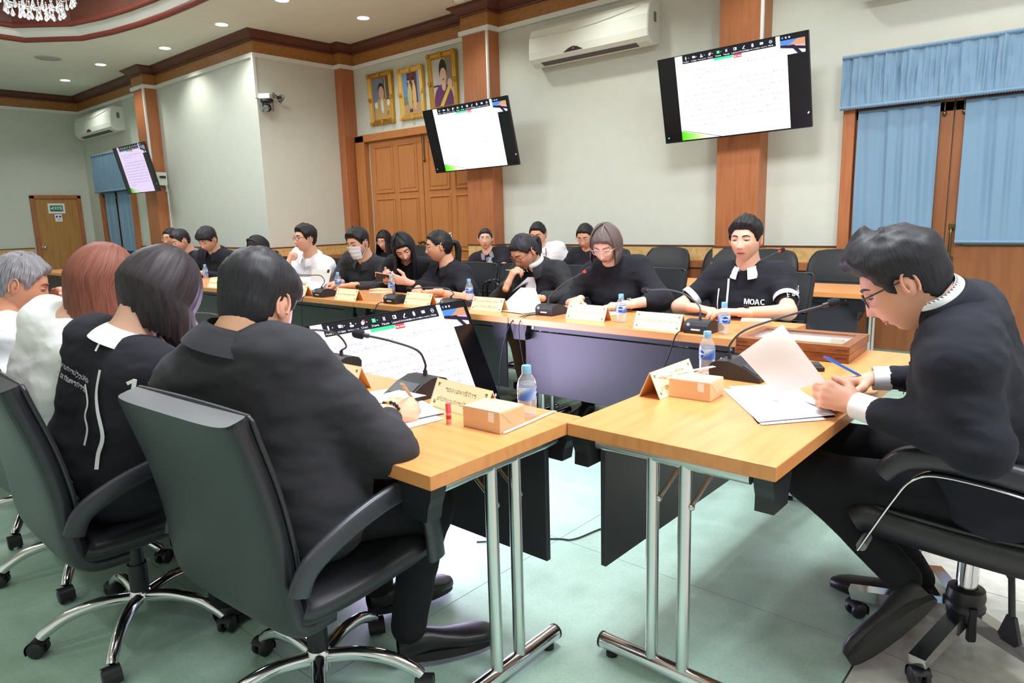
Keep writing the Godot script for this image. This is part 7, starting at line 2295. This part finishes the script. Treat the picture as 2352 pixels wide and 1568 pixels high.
	cloth_text(b.shirt, b.top, b.c1 + b.L * 0.08 + b.tf * 0.3 + b.spine * 0.03, -b.tf, b.spine, "ALRO", 0.036, wh, "chest_lettering", false, false, 0.01)
	bow(b)
	b = person({"label": "woman with long straight black hair bending over a pink phone", "at": Vector3(-4.95, 0, -4.25), "pel": Vector3(-4.93, 0.57, -4.28), "head": Vector3(-4.76, 1.115, -4.0), "look": dirv(48, -34), "headup": Vector3(-0.35, 1, 0), "face": dirv(20), "fem": true, "top": black, "top_name": "blouse", "hair": "long", "hair_mat": jet, "hlen": 0.34, "part_az": 0.75, "flare": 0.015, "open": 0.2, "lip": rgb(196, 96, 100), "skin": rgb(232, 180, 158), "s": 1.1, "hs": 1.12, "hcell": 0.0045,
		"armR": {"w": Vector3(-4.83, 0.84, -3.86), "f": Vector3(0.4, 0.25, 0.6), "pn": Vector3(0.6, 0.3, -0.6), "curl": [0.5, 0.7, 0.4], "pole": Vector3(-0.8, -0.6, 0)}, "armL": {"w": Vector3(-4.55, 0.835, -3.84), "f": Vector3(-0.5, 0.2, 0.5), "pn": Vector3(-0.7, 0.3, -0.4), "curl": [0.5, 0.7, 0.4], "pole": Vector3(0.8, -0.6, 0)}})
	smartphone(Vector3(-4.74, 0.885, -3.76), Basis(Vector3.UP, 0.5) * Basis(Vector3.RIGHT, 0.95) * Basis(Vector3.BACK, 1.2), "pink phone held by the long-haired woman", mat("phone_pink", rgb(226, 160, 160), 0.3), mats["black_plastic"], 0.085, 0.17)
	b = person({"label": "man with white face mask in dark shirt, hands on far table", "at": Vector3(-5.6, 0, -4.25), "pel": Vector3(-5.58, 0.57, -4.3), "head": Vector3(-5.41, 1.15, -4.0), "look": dirv(6, -14), "face": dirv(14), "top": char_shirt, "collar": char_shirt, "hair_mat": jet, "hthick": 0.022, "lift": 0.014, "open": 0.3, "skin": rgb(220, 170, 142), "s": 1.13, "hs": 1.13, "hcell": 0.0045,
		"armR": {"w": Vector3(-5.52, 0.79, -3.80), "f": Vector3(-0.3, -0.1, 0.85), "curl": [0.25, 0.35, 0.25], "pole": Vector3(-0.8, -0.6, 0)}, "armL": {"w": Vector3(-5.2, 0.79, -3.74), "f": Vector3(-0.8, -0.05, 0.3), "curl": [0.3, 0.4, 0.3], "pole": Vector3(0.9, -0.5, -0.1)}})
	face_mask(b)
	b = person({"label": "man in white shirt and glasses resting his chin on his fist", "at": Vector3(-6.6, 0, -4.28), "pel": Vector3(-6.58, 0.57, -4.34), "head": Vector3(-6.4, 1.185, -4.07), "look": dirv(-6, 3), "face": dirv(8), "top": white, "collar": white, "hair_mat": jet, "hthick": 0.022, "open": 0.6, "skin": rgb(222, 170, 144), "glasses": darkf, "round": 0.9, "s": 1.15, "hs": 1.16, "hcell": 0.0045,
		"armR": {"w": Vector3(-6.4, 0.955, -3.85), "f": Vector3(0.05, 0.75, -0.35), "pn": Vector3(0.2, 0.1, -1), "curl": [1.3, 1.4, 0.7], "thumb": 0.9, "pole": Vector3(-0.3, -1, 0.3)}, "armL": {"w": Vector3(-6.08, 0.79, -3.68), "f": Vector3(0.15, -0.1, 0.9), "curl": [0.6, 0.7, 0.4], "pole": Vector3(0.8, -0.6, 0)}})
	b = person({"label": "woman with black headband, head bowed behind the suited man", "at": Vector3(-7.5, 0, -4.25), "pel": Vector3(-7.45, 0.57, -4.28), "head": Vector3(-7.32, 1.085, -4.05), "look": dirv(6, -36), "face": dirv(8), "fem": true, "top": black, "top_name": "blouse", "hair": "long", "hair_mat": jet, "hlen": 0.26, "part_az": 0.9, "open": 0.15, "skin": rgb(226, 176, 152), "s": 1.12, "hs": 1.15, "cell": 0.018})
	headband(b)
	b = person({"label": "young man in black jacket looking down, white chest letters", "at": Vector3(-8.6, 0, -4.25), "pel": Vector3(-8.6, 0.57, -4.3), "head": Vector3(-8.45, 1.175, -4.02), "look": dirv(18, -26), "face": dirv(15), "top": navy, "top_name": "jacket", "collar": navy, "collar_kind": "jacket", "hair_mat": soft, "line": "fringe", "hthick": 0.026, "lift": 0.01, "open": 0.15, "skin": rgb(226, 172, 144), "s": 1.18, "hs": 1.22, "thick": 1.08, "cell": 0.016, "hcell": 0.005,
		"armL": {"w": Vector3(-8.2, 0.8, -3.74), "f": Vector3(-0.6, -0.05, 0.5), "curl": [0.4, 0.6, 0.4]}, "armR": {"w": Vector3(-8.62, 0.8, -3.76), "f": Vector3(0.4, -0.05, 0.7)}})
	cloth_text(b.shirt, b.top, b.c1 + b.L * 0.075 + b.tf * 0.3, -b.tf, b.spine, "MOAC", 0.05, wh, "chest_lettering", true, false, 0.012)
	b = person({"label": "man in dark jacket with grey collar and round white badge", "at": Vector3(-9.45, 0, -4.25), "pel": Vector3(-9.4, 0.57, -4.3), "head": Vector3(-9.26, 1.162, -4.05), "look": dirv(-4, -22), "face": dirv(10), "top": nylon, "top_name": "jacket", "collar": grey, "hair_mat": soft, "hthick": 0.018, "open": 0.2, "skin": rgb(226, 172, 148), "s": 1.15, "hs": 1.17, "cell": 0.018, "hcell": 0.005,
		"armL": {"w": Vector3(-9.05, 0.8, -3.74), "f": Vector3(-0.6, -0.05, 0.5)}})
	var fr := surface_frame(b.top, b.c1 + b.L * 0.09 + b.tf * 0.3 + b.spine * 0.02, -b.tf)
	var mb := MB.new(); mb.ball(fr[0] + fr[1] * 0.006, Vector3(0.034, 0.034, 0.003), 16, 6, Basis(fr[1].cross(Vector3.UP).normalized(), Vector3.UP, fr[1]).orthonormalized())
	part(b.shirt, "badge", mb, mats["print_grey"])
	b = person({"label": "woman in glasses speaking into a microphone beyond the badge jacket", "at": Vector3(-10.0, 0, -4.3), "pel": Vector3(-10.0, 0.57, -4.34), "head": Vector3(-9.83, 1.19, -4.17), "look": dirv(18, -8), "face": dirv(12), "fem": true, "top": black, "top_name": "blouse", "hair": "tail", "hair_mat": jet, "glasses": mats["gold_bright"], "rim": 0.0018, "open": 0.4, "skin": rgb(218, 164, 140), "lip": rgb(190, 84, 84), "s": 1.12, "hs": 1.14, "cell": 0.018, "hcell": 0.005,
		"armL": {"w": Vector3(-9.72, 0.98, -3.98), "f": Vector3(-0.2, 0.8, -0.1), "pn": Vector3(-0.8, 0, -0.4), "curl": [0.8, 1.0, 0.6]}})
	# ---------------- back row
	b = person({"label": "woman in glasses with wavy dark hair before the double door", "at": Vector3(-7.62, 0, -6.28), "pel": Vector3(-7.62, 0.57, -6.32), "head": Vector3(-7.69, 1.075, -6.12), "look": dirv(22, -16), "face": dirv(15), "fem": true, "top": black, "sleeve": "short", "top_name": "polo_shirt", "hair": "long", "hair_mat": jet, "hlen": 0.2, "part_az": 0.7, "flare": 0.04, "glasses": steel, "open": 0.25, "skin": rgb(226, 174, 148), "s": 1.12, "hs": 1.12, "cell": 0.018, "hcell": 0.006})
	b = person({"label": "woman in dark cardigan with grey collar and thin glasses", "at": Vector3(-5.8, 0, -6.34), "pel": Vector3(-5.8, 0.55, -6.38), "head": Vector3(-5.8, 1.095, -6.15), "look": dirv(40, 2), "face": dirv(30), "fem": true, "top": black, "top_name": "cardigan", "sleeve": "short", "collar": grey, "hair": "tail", "hair_mat": soft, "hlen": 0.2, "glasses": steel, "rim": 0.001, "open": 0.6, "skin": rgb(230, 180, 156), "s": 1.1, "hs": 1.04, "wide": 1.15, "cell": 0.018, "hcell": 0.006,
		"armL": {"w": Vector3(-5.5, 0.79, -5.85), "f": Vector3(-0.8, 0, 0.3)}, "armR": {"w": Vector3(-5.9, 0.79, -5.84), "f": Vector3(0.7, 0, 0.3)}})
	shirt_front(b, grey, 0.03)
	b = person({"label": "woman in white polo with black-lined collar, eyes lowered", "at": Vector3(-4.98, 0, -6.32), "pel": Vector3(-4.95, 0.57, -6.36), "head": Vector3(-4.985, 1.15, -6.15), "look": dirv(20, -18), "face": dirv(20), "fem": true, "top": white, "top_name": "polo_shirt", "sleeve": "short", "collar": white, "hair": "bun", "hair_mat": jet, "open": 0.12, "lip": rgb(196, 100, 100), "skin": rgb(226, 172, 146), "s": 1.1, "hs": 1.12, "cell": 0.018, "hcell": 0.006})
	ribbon(b.shirt, b.top, [b.nb + b.L * 0.075 + b.tf * 0.02, b.nb + b.L * 0.07 + b.tf * 0.06 - b.spine * 0.05, b.nb + b.L * 0.055 - b.spine * 0.09 + b.tf * 0.08], -b.tf, 0.008, black, "black_line", 0.016)
	b = person({"label": "woman in black jacket half hidden behind the brown bob", "at": Vector3(-4.3, 0, -6.18), "pel": Vector3(-4.32, 0.57, -6.28), "head": Vector3(-4.3, 1.125, -6.1), "look": dirv(14, -22), "face": dirv(0), "fem": true, "top": navy, "top_name": "jacket", "hair": "bun", "hair_mat": jet, "glasses": steel, "open": 0.2, "skin": rgb(216, 164, 138), "s": 1.12, "hs": 1.12, "cell": 0.018, "hcell": 0.006,
		"armR": {"w": Vector3(-4.55, 0.8, -5.85), "f": Vector3(0.5, 0, 0.6)}})
	pen(Vector3(-4.52, 0.86, -5.78), Basis(Vector3.UP, 0.4) * Basis(Vector3.RIGHT, 1.0), mats["paper"], "white pen in the half-hidden woman's hand")
	near_people(b, black, suit, navy, white, ivory, soft, jet, red, plum, salt, steel, darkf)

func watch(b: Dictionary, sd: int, m: Material, metal: bool) -> void:
	var w: Vector3 = b.wr[sd]; var e: Vector3 = b.el[sd]
	var p := w.lerp(e, 0.12)
	var ax := (w - e).normalized()
	var mb := MB.new()
	mb.tube([p - ax * 0.009, p + ax * 0.009], 0.033 * b.s, 18, false)
	mb.tube([p - ax * 0.009, p + ax * 0.009], 0.031 * b.s, 18, false)
	var up := Vector3.UP - ax * Vector3.UP.dot(ax)
	up = up.normalized()
	mb.box(p + up * 0.033 * b.s, Vector3(0.03, 0.008, 0.034) if not metal else Vector3(0.024, 0.007, 0.024), 0.003, Basis(ax, up, ax.cross(up)))
	part(b.node, "wristwatch", mb, m)

func parting(b: Dictionary) -> void:
	var mb := MB.new()
	var pts := []
	for k in 6:
		var th := lerpf(0.0, 0.62, k / 5.0)
		pts.append(b.xf * Vector3(0.012, 0.1365 * cos(th), 0.116 * sin(th) - 0.004))
	mb.tube(pts, [0.001, 0.0022, 0.0026, 0.0026, 0.0022, 0.001], 6)
	part(b.node, "hair_parting", mb, mat("scalp", rgb(176, 156, 150), 0.7))

func shirt_front(b: Dictionary, m: Material, w: float) -> void:
	# the strip of shirt between the open fronts
	var mb := MB.new()
	var ps := PackedVector3Array()
	for k in 9:
		var f := k / 8.0
		var c: Vector3 = b.nb.lerp(b.pel, 0.05 + 0.6 * f) + b.tf * 0.02
		for j in 5:
			var x := (j / 4.0 - 0.5) * 2.0 * w * (0.55 + 0.45 * sin(PI * clampf(f + 0.2, 0.0, 1.0)))
			var fr := surface_frame(b.top, c + b.L * x + b.tf * 0.3, -b.tf)
			ps.append(fr[0] + fr[1] * 0.008)
	mb.pgrid(4, 8, ps)
	part(b.shirt, "inner_shirt", mb, m)

func crest(b: Dictionary, _p: Vector3) -> void:
	var fr := surface_frame(b.top, b.c1 + b.L * 0.085 + b.tf * 0.3 + b.spine * 0.03, -b.tf)
	var n: Vector3 = fr[1]
	var u := (b.spine - n * b.spine.dot(n)).normalized() as Vector3
	var bs := Basis(u.cross(n), u, n)
	var mb := MB.new(); mb.ball(fr[0] + n * 0.006, Vector3(0.04, 0.04, 0.003), 24, 6, bs); part(b.shirt, "crest", mb, mat("crest_gold", rgb(212, 164, 72), 0.6))
	mb = MB.new()
	var ring := []
	for k in 25: ring.append(fr[0] + n * 0.0085 + bs * Vector3(0.031 * cos(TAU * k / 24), 0.031 * sin(TAU * k / 24), 0))
	mb.tube(ring, 0.0014, 5, false)
	for e in [[-0.014, -0.008, 0.012, 0.006], [-0.012, 0.006, 0.0, 0.018], [0.0, 0.018, 0.012, 0.006], [-0.016, -0.014, 0.016, -0.014], [0.0, -0.012, 0.0, 0.012], [-0.01, 0.0, 0.01, 0.002]]:
		mb.tube([fr[0] + n * 0.0095 + bs * Vector3(e[0], e[1], 0), fr[0] + n * 0.0095 + bs * Vector3(e[2], e[3], 0)], 0.002, 5)
	part(b.shirt, "crest_emblem", mb, mat("crest_dark", rgb(60, 42, 26), 0.7))

func bow(b: Dictionary) -> void:
	var xf: Transform3D = b.xf
	var c := xf * Vector3(0.0, 0.062, -0.098)
	var mb := MB.new()
	var m := mat("bow_silver", rgb(176, 174, 178), 0.35, 0.4)
	for s in [-1.0, 1.0]:
		for k in 2:
			mb.ball(c + xf.basis * Vector3(s * 0.022, 0.016 - k * 0.012, -0.004), Vector3(0.024, 0.012, 0.008), 12, 7, xf.basis.orthonormalized() * Basis(Vector3.BACK, s * (0.7 - k * 1.0)))
	mb.ball(c, Vector3(0.009, 0.011, 0.009), 10, 6)
	part(b.node, "hair_bow", mb, m)

func headband(b: Dictionary) -> void:
	var mb := MB.new()
	var pts := []
	for k in 15:
		var a := lerpf(-1.75, 1.75, k / 14.0)
		pts.append(b.xf * Vector3(0.096 * sin(a), 0.137 * cos(a), 0.012 + 0.015 * cos(a)))
	mb.tube(pts, 0.006, 8, true, Vector2(1.6, 0.6))
	part(b.node, "headband", mb, mat("headband_grey", rgb(70, 68, 76), 0.3))

func face_mask(b: Dictionary) -> void:
	var xf: Transform3D = b.xf
	var mb := MB.new()
	mb.grid(26, 14, func(u, v):
		var az: float = lerpf(-1.12, 1.12, u)
		var y: float = lerpf(-0.008, -0.112, v)
		var mid: float = gauss(az, 0.5)
		var r: float = 0.088 + 0.012 * mid * (1.0 - 0.6 * v) - 0.016 * v * v
		var pl: float = 0.002 * sin(v * 19.0)
		return xf * Vector3(sin(az) * (0.079 - 0.02 * v), y + 0.014 * mid * (1.0 - v), 0.012 + cos(az) * (r - 0.004) + pl + 0.012 * mid * (1.0 - v)))
	var fm := part(b.node, "face_mask", mb, mats["mask_white"])
	for s in [-1.0, 1.0]:
		var q := MB.new()
		q.tube([xf * Vector3(s * 0.071, -0.012, 0.048), xf * Vector3(s * 0.082, 0.012, 0.0), xf * Vector3(s * 0.084, 0.0, -0.026)], 0.0018, 6)
		q.tube([xf * Vector3(s * 0.055, -0.1, 0.045), xf * Vector3(s * 0.077, -0.05, 0.0), xf * Vector3(s * 0.084, -0.02, -0.026)], 0.0018, 6)
		part(fm, "ear_loop", q, mats["mask_white"])

func near_people(b: Dictionary, black: Material, suit: Material, navy: Material, white: Material, ivory: Material, soft: Material, jet: Material, red: Material, plum: Material, salt: Material, steel: Material, darkf: Material) -> void:
	var wh: Material = mats["paper"]
	# the man in the suit, seen from behind
	b = person({"label": "man in charcoal suit writing, back turned, in the swivel chair", "at": Vector3(-1.65, 0, -0.95), "pel": Vector3(-1.67, 0.57, -0.93), "head": Vector3(-1.735, 1.14, -0.94), "nb": Vector3(-1.735, 1.045, -0.865), "look": Vector3(-0.38, -0.42, -0.82), "face": Vector3(-0.42, 0, -0.91), "top": suit, "top_name": "suit_jacket", "thick": 1.08, "shw": 0.17, "drop": 0.08, "collar": suit, "collar_kind": "jacket", "hair_mat": soft, "hthick": 0.026, "lift": 0.01, "skin": rgb(226, 172, 144), "s": 1.08, "hs": 1.12, "cell": 0.011, "hcell": 0.0034, "nails": true, "fold": 0.014, "wide": 1.06,
		"armR": {"w": Vector3(-1.632, 0.785, -1.275), "f": Vector3(0.08, -0.12, -1), "pn": Vector3(-0.75, -0.6, 0.0), "curl": [0.75, 0.8, 0.45], "thumb": 0.85, "pole": Vector3(1.0, -0.55, 0.25)}, "armL": {"w": Vector3(-2.0, 0.79, -1.2), "f": Vector3(0.5, -0.1, -0.8), "pole": Vector3(-1, -0.5, 0.2)},
		"knees": {-1: Vector3(-1.47, 0.53, -1.27), 1: Vector3(-1.86, 0.53, -1.26)}, "ankles": {-1: Vector3(-1.545, 0.13, -1.235), 1: Vector3(-1.83, 0.13, -1.34)}, "feet": {-1: Vector3(0.5, 0, -0.86), 1: Vector3(0.3, 0, -0.95)}})
	pen(Vector3(-1.645, 0.825, -1.37), Basis(Vector3.UP, 0.5) * Basis(Vector3.RIGHT, -0.65), mat("pen_gold", rgb(196, 160, 120), 0.35), "pale gold pen in the suited man's hand")
	# bead bracelet
	var bb := thing("bead_bracelet", "dark bead bracelet on the suited man's wrist", "bracelet", b.base + b.wr[-1])
	var ax := (b.wr[-1] - b.el[-1]).normalized() as Vector3
	var u := ax.cross(Vector3.UP).normalized(); var v := ax.cross(u)
	var bd := MB.new(); bd.ball(Vector3.ZERO, Vector3(0.0056, 0.0056, 0.0056), 8, 6)
	var bm := bd.mesh()
	for k in 20:
		var a := TAU * k / 20
		part(bb, "bead", bm, mats["black_plastic"] if k % 5 else mats["card_orange"], (u * cos(a) + v * sin(a)) * 0.034)
	# woman with the bob, striped polo
	b = person({"label": "woman with dark bob in black polo with white piping, reading phone", "at": Vector3(-2.42, 0, -0.75), "pel": Vector3(-2.43, 0.58, -0.74), "head": Vector3(-2.33, 1.15, -0.93), "look": Vector3(-0.12, -0.62, -0.78), "face": Vector3(-0.12, 0, -1), "fem": true, "top": black, "top_name": "polo_shirt", "sleeve": "three_quarter", "collar": white, "hair": "bob", "hair_mat": plum, "hlen": 0.13, "flare": 0.015, "tuck": 0.03, "part_az": 0.5, "skin": rgb(228, 178, 156), "s": 1.1, "hs": 1.16, "cell": 0.011, "hcell": 0.004, "wide": 1.06,
		"armR": {"w": Vector3(-2.42, 0.86, -1.12), "f": Vector3(-0.7, 0.25, -0.6), "pn": Vector3(-0.3, 0.5, 0.6), "curl": [0.5, 0.7, 0.4], "pole": Vector3(0.9, -0.6, 0)}, "armL": {"w": Vector3(-2.72, 0.85, -1.1), "f": Vector3(0.5, 0.3, -0.6), "pn": Vector3(0.2, 0.5, 0.5), "curl": [0.5, 0.7, 0.4], "pole": Vector3(-0.9, -0.6, 0)},
		"ankles": {1: Vector3(-2.55, 0.12, -1.1), -1: Vector3(-2.2, 0.12, -0.98)}})
	var eye: Vector3 = Vector3(0, 1.36, 0) - b.base
	ray_ribbon(b.shirt, b.top, eye, [Vector3(-0.9387, -0.1738, -0.2977), Vector3(-0.9361, -0.1995, -0.2897), Vector3(-0.9318, -0.2231, -0.2864), Vector3(-0.9246, -0.2522, -0.2854), Vector3(-0.9216, -0.2717, -0.2771), Vector3(-0.9177, -0.2903, -0.2711)], 1.9, 0.013, white, "white_piping")
	ray_ribbon(b.shirt, b.top, eye, [Vector3(-0.9413, -0.1884, -0.2802), Vector3(-0.9369, -0.2111, -0.2788), Vector3(-0.9349, -0.2261, -0.2735), Vector3(-0.9312, -0.2418, -0.2728), Vector3(-0.9282, -0.26, -0.2662)], 1.9, 0.01, white, "white_piping")
	ray_ribbon(b.shirt, b.top, eye, [Vector3(-0.9428, -0.1429, -0.3013), Vector3(-0.943, -0.151, -0.2965)], 1.9, 0.01, white, "white_piping")
	var d13 := Vector3(-0.9198, -0.2029, -0.3359)
	cloth_text(b.shirt, b.top, eye + d13 * 1.9, d13, b.spine, "13", 0.085, wh, "sleeve_number", true, false, 0.012)
	back_print(b)
	smartphone(Vector3(-2.585, 0.945, -1.17), Basis(Vector3.UP, 0.25) * Basis(Vector3.RIGHT, -0.75) * Basis(Vector3.BACK, -0.15), "black phone with chat page held by the bob-haired woman", mats["black_plastic"], mats["chat_screen"], 0.078, 0.16)
	pen(Vector3(-2.62, 0.895, -1.12), Basis(Vector3.UP, 1.1) * Basis(Vector3.RIGHT, 0.2), mats["pen_blue"], "blue pen under the bob-haired woman's phone")
	# woman with auburn hair
	b = person({"label": "woman with long reddish brown hair in white blouse", "at": Vector3(-3.0, 0, -0.8), "pel": Vector3(-3.02, 0.58, -0.72), "head": Vector3(-2.85, 1.16, -0.94), "look": Vector3(-0.05, -0.42, -0.9), "face": Vector3(-0.1, 0, -1), "fem": true, "top": ivory, "top_name": "blouse", "hair": "long", "hair_mat": red, "hlen": 0.26, "flare": 0.03, "part_az": 0.6, "glasses": steel, "skin": rgb(226, 178, 156), "s": 1.1, "hs": 1.12, "cell": 0.013, "hcell": 0.005,
		"armR": {"w": Vector3(-2.85, 0.8, -1.2), "pole": Vector3(0.9, -0.6, 0)}, "armL": {"w": Vector3(-3.2, 0.8, -1.2)}})
	# man with folded hands
	b = person({"label": "grey-haired man in white shirt, folded hands against his mouth", "at": Vector3(-3.75, 0, -0.82), "pel": Vector3(-3.78, 0.58, -0.74), "head": Vector3(-3.83, 1.105, -0.915), "look": Vector3(0.28, -0.32, -0.9), "face": Vector3(0.05, 0, -1), "top": white, "collar": white, "hair_mat": salt, "hthick": 0.018, "skin": rgb(190, 134, 106), "open": 0.25, "brow_w": 0.0036, "brow": rgb(80, 70, 70), "s": 1.12, "hs": 1.16, "cell": 0.012, "hcell": 0.0036, "nails": true, "wide": 1.1, "hand": 1.05,
		"armL": {"w": Vector3(-3.855, 0.94, -1.09), "f": Vector3(0.22, 0.85, -0.12), "pn": Vector3(0.9, 0.1, 0.2), "curl": [0.8, 0.85, 0.45], "thumb": 0.3, "pole": Vector3(-0.7, -0.9, -0.1)}, "armR": {"w": Vector3(-3.735, 0.94, -1.08), "f": Vector3(-0.22, 0.85, -0.12), "pn": Vector3(-0.9, 0.1, 0.2), "curl": [0.8, 0.85, 0.45], "thumb": 0.3, "pole": Vector3(0.6, -0.9, 0.0)}})
	# the man at the head table, in profile
	var at := Vector3(-0.26, 0, -2.33)
	b = person({"label": "man in black high-collared jacket turning pages, blue pen in hand", "at": at, "pel": Vector3(-0.2, 0.57, -2.32), "head": Vector3(-0.44, 1.15, -2.13), "nb": Vector3(-0.325, 1.085, -2.175), "drop": 0.085, "look": Vector3(-0.86, -0.52, 0.14), "face": Vector3(-1, 0, 0.12), "top": navy, "top_name": "jacket", "thick": 1.06, "collar": navy, "collar_kind": "band", "collar_in": white, "cuff": white, "hair_mat": soft, "hthick": 0.026, "lift": 0.03, "skin": rgb(214, 158, 134), "open": 0.25, "glasses": darkf, "rim": 0.0018, "s": 1.04, "hs": 1.13, "cell": 0.0105, "hcell": 0.0034, "nails": true, "fold": 0.012, "wide": 0.98,
		"armL": {"w": Vector3(-0.535, 0.80, -2.09), "f": Vector3(-0.8, 0.18, -0.12), "pn": Vector3(-0.15, -0.45, -0.9), "curl": [0.6, 0.55, 0.3], "thumb": 0.75, "el": Vector3(-0.215, 0.775, -1.95)}, "armR": {"w": Vector3(-0.585, 0.80, -2.46), "f": Vector3(-0.75, -0.1, 0.55), "pn": Vector3(0.1, -0.9, 0.2), "curl": [0.6, 0.75, 0.4], "thumb": 0.8, "pole": Vector3(0.4, -0.8, -0.8)},
		"knees": {1: Vector3(-0.68, 0.535, -2.16), -1: Vector3(-0.71, 0.57, -2.42)}, "ankles": {1: Vector3(-0.40, 0.27, -2.18), -1: Vector3(-0.42, 0.12, -2.52)}, "feet": {1: Vector3(-0.5, -0.62, 0.3), -1: Vector3(-0.8, -0.1, 0.0)}, "foot_up": {1: Vector3(-0.6, 0.3, -0.5).normalized()}})
	for k in 8:
		var f := lerpf(0.03, 0.43, k / 7.0)
		button(b.shirt, b.top, b.nb - b.spine * f + b.tf * 0.35 + b.L * 0.004, -b.tf, 0.0085, mats["black_plastic"])
	# breast pocket edge
	ribbon(b.shirt, b.top, [b.c1 + b.L * 0.04 + b.spine * 0.02, b.c1 + b.L * 0.065 + b.spine * 0.016, b.c1 + b.L * 0.09 + b.spine * 0.012], -b.tf, 0.006, navy, "pocket_edge", 0.008)
	pen(Vector3(-0.655, 0.845, -2.38), Basis(Vector3.UP, -0.95) * Basis(Vector3.RIGHT, -0.5), mats["pen_blue"], "blue ballpoint pen in the hand of the man at the head table")

func back_print(b: Dictionary) -> void:
	var im := Image.create(256, 96, false, Image.FORMAT_RGBA8)
	im.fill(Color(0.75, 0.75, 0.8, 0.0))
	lettering(im, "สำนักงานการปฏิรูปที่ดิน", 128, 26, 30, Color(0.78, 0.78, 0.82, 1), 0.1)
	lettering(im, "เพื่อเกษตรกรรม", 138, 66, 34, Color(0.78, 0.78, 0.82, 1), 0.11)
	var m := StandardMaterial3D.new()
	m.resource_name = "back_print"
	m.albedo_texture = ImageTexture.create_from_image(im)
	m.transparency = BaseMaterial3D.TRANSPARENCY_ALPHA_SCISSOR
	m.alpha_scissor_threshold = 0.4
	m.roughness = 0.8
	m.texture_repeat = false
	var mb := MB.new()
	var ps := PackedVector3Array()
	for k in 5:
		for j in 13:
			var x := 0.17 - 0.2 * j / 12.0
			var fr := surface_frame(b.top, b.nb - b.spine * (0.1 + 0.018 * k) + b.L * x - b.tf * 0.3, b.tf)
			ps.append(fr[0] + fr[1] * 0.008)
	mb.pgrid(12, 4, ps)
	part(b.shirt, "back_print", mb, m)

func _ready() -> void:
	# camera
	var cam := Camera3D.new()
	cam.position = Vector3(0, 1.36, 0)
	cam.basis = Basis.from_euler(Vector3(deg_to_rad(-10.214), deg_to_rad(41.39), deg_to_rad(-1.608)))
	cam.fov = 52.31
	cam.near = 0.05
	cam.far = 60.0
	add_child(cam)
	# surroundings: a closed room, so the sky stays dark
	var we := WorldEnvironment.new()
	var env := Environment.new()
	env.background_mode = Environment.BG_COLOR
	env.background_color = Color(0, 0, 0)
	env.tonemap_mode = Environment.TONE_MAPPER_LINEAR
	env.tonemap_exposure = 1.0
	env.sdfgi_enabled = true
	env.ssao_enabled = true
	env.ssil_enabled = true
	we.environment = env
	add_child(we)
	mat("red_timber", rgb(112, 50, 38), 0.35)
	tri_mat("door_wood", noise_tex(25, 0.012, [rgb(172, 108, 58), rgb(184, 118, 64), rgb(190, 124, 70)], 512, 5), Vector3(2.0, 0.2, 2.0), 0.42)
	tri_mat("door_wood_dark", noise_tex(26, 0.012, [rgb(130, 78, 46), rgb(144, 88, 52), rgb(150, 94, 56)], 512, 5), Vector3(2.0, 0.2, 2.0), 0.42)
	tri_mat("plain_door", noise_tex(27, 0.012, [rgb(172, 122, 66), rgb(184, 132, 74), rgb(190, 140, 82)], 512, 5), Vector3(2.0, 0.2, 2.0), 0.45)
	mat("door_glass", rgb(30, 34, 40), 0.08)
	make_materials()
	make_lights()
	print("materials ", Time.get_ticks_msec())
	make_room()
	print("room ", Time.get_ticks_msec())
	make_furniture()
	print("furniture ", Time.get_ticks_msec())
	mat("ac_dark", rgb(92, 92, 90), 0.6)
	var led := mat("red_led", rgb(230, 40, 40), 0.4)
	led.emission_enabled = true; led.emission = rgb(255, 40, 40); led.emission_energy_multiplier = 1.2
	mat("gold_bright", rgb(226, 184, 96), 0.32, 0.6)
	var cr := mat("crystal", Color(0.95, 0.95, 0.97, 0.15), 0.02)
	cr.refraction_enabled = true; cr.refraction_scale = 0.05
	var cp := mat("clear_plastic", Color(0.95, 0.97, 1.0, 0.14), 0.05)
	cp.transparency = BaseMaterial3D.TRANSPARENCY_ALPHA
	var wt := mat("water", Color(0.9, 0.95, 1.0, 0.08), 0.02)
	wt.transparency = BaseMaterial3D.TRANSPARENCY_ALPHA
	var ac := mat("acrylic", Color(0.98, 0.95, 0.88, 0.5), 0.1)
	ac.transparency = BaseMaterial3D.TRANSPARENCY_ALPHA
	mat("cap_blue", rgb(132, 194, 232), 0.4)
	mat("mic_black", rgb(36, 36, 40), 0.45)
	mat("grey_light", rgb(170, 170, 174), 0.5)
	mat("grey_dark", rgb(58, 58, 62), 0.45)
	mat("foam", rgb(30, 30, 38), 0.95)
	mat("card_cream", rgb(252, 238, 190), 0.7)
	mat("print_grey", rgb(186, 192, 206), 0.6)
	mat("paper_pink", rgb(240, 218, 214), 0.5)
	mat("paper_green", rgb(226, 236, 214), 0.6)
	mat("photo_green", rgb(150, 160, 120), 0.4)
	mat("tablet_back", rgb(226, 220, 218), 0.4)
	mat("patent_black", rgb(16, 16, 18), 0.08)
	mat("pen_blue", rgb(66, 110, 200), 0.3)
	var bg := mat("bulb_glow", rgb(255, 250, 240), 0.5)
	bg.emission_enabled = true; bg.emission = rgb(255, 246, 230); bg.emission_energy_multiplier = 1.0
	make_electronics()
	print("electronics ", Time.get_ticks_msec())
	make_table_items()
	print("items ", Time.get_ticks_msec())
	mat("mask_white", rgb(232, 236, 244), 0.85)
	var ph := mat("chat_screen", rgb(150, 190, 230), 0.3)
	ph.emission_enabled = true; ph.emission = rgb(150, 190, 230); ph.emission_energy_multiplier = 0.35
	make_people()
	print("people ", Time.get_ticks_msec())
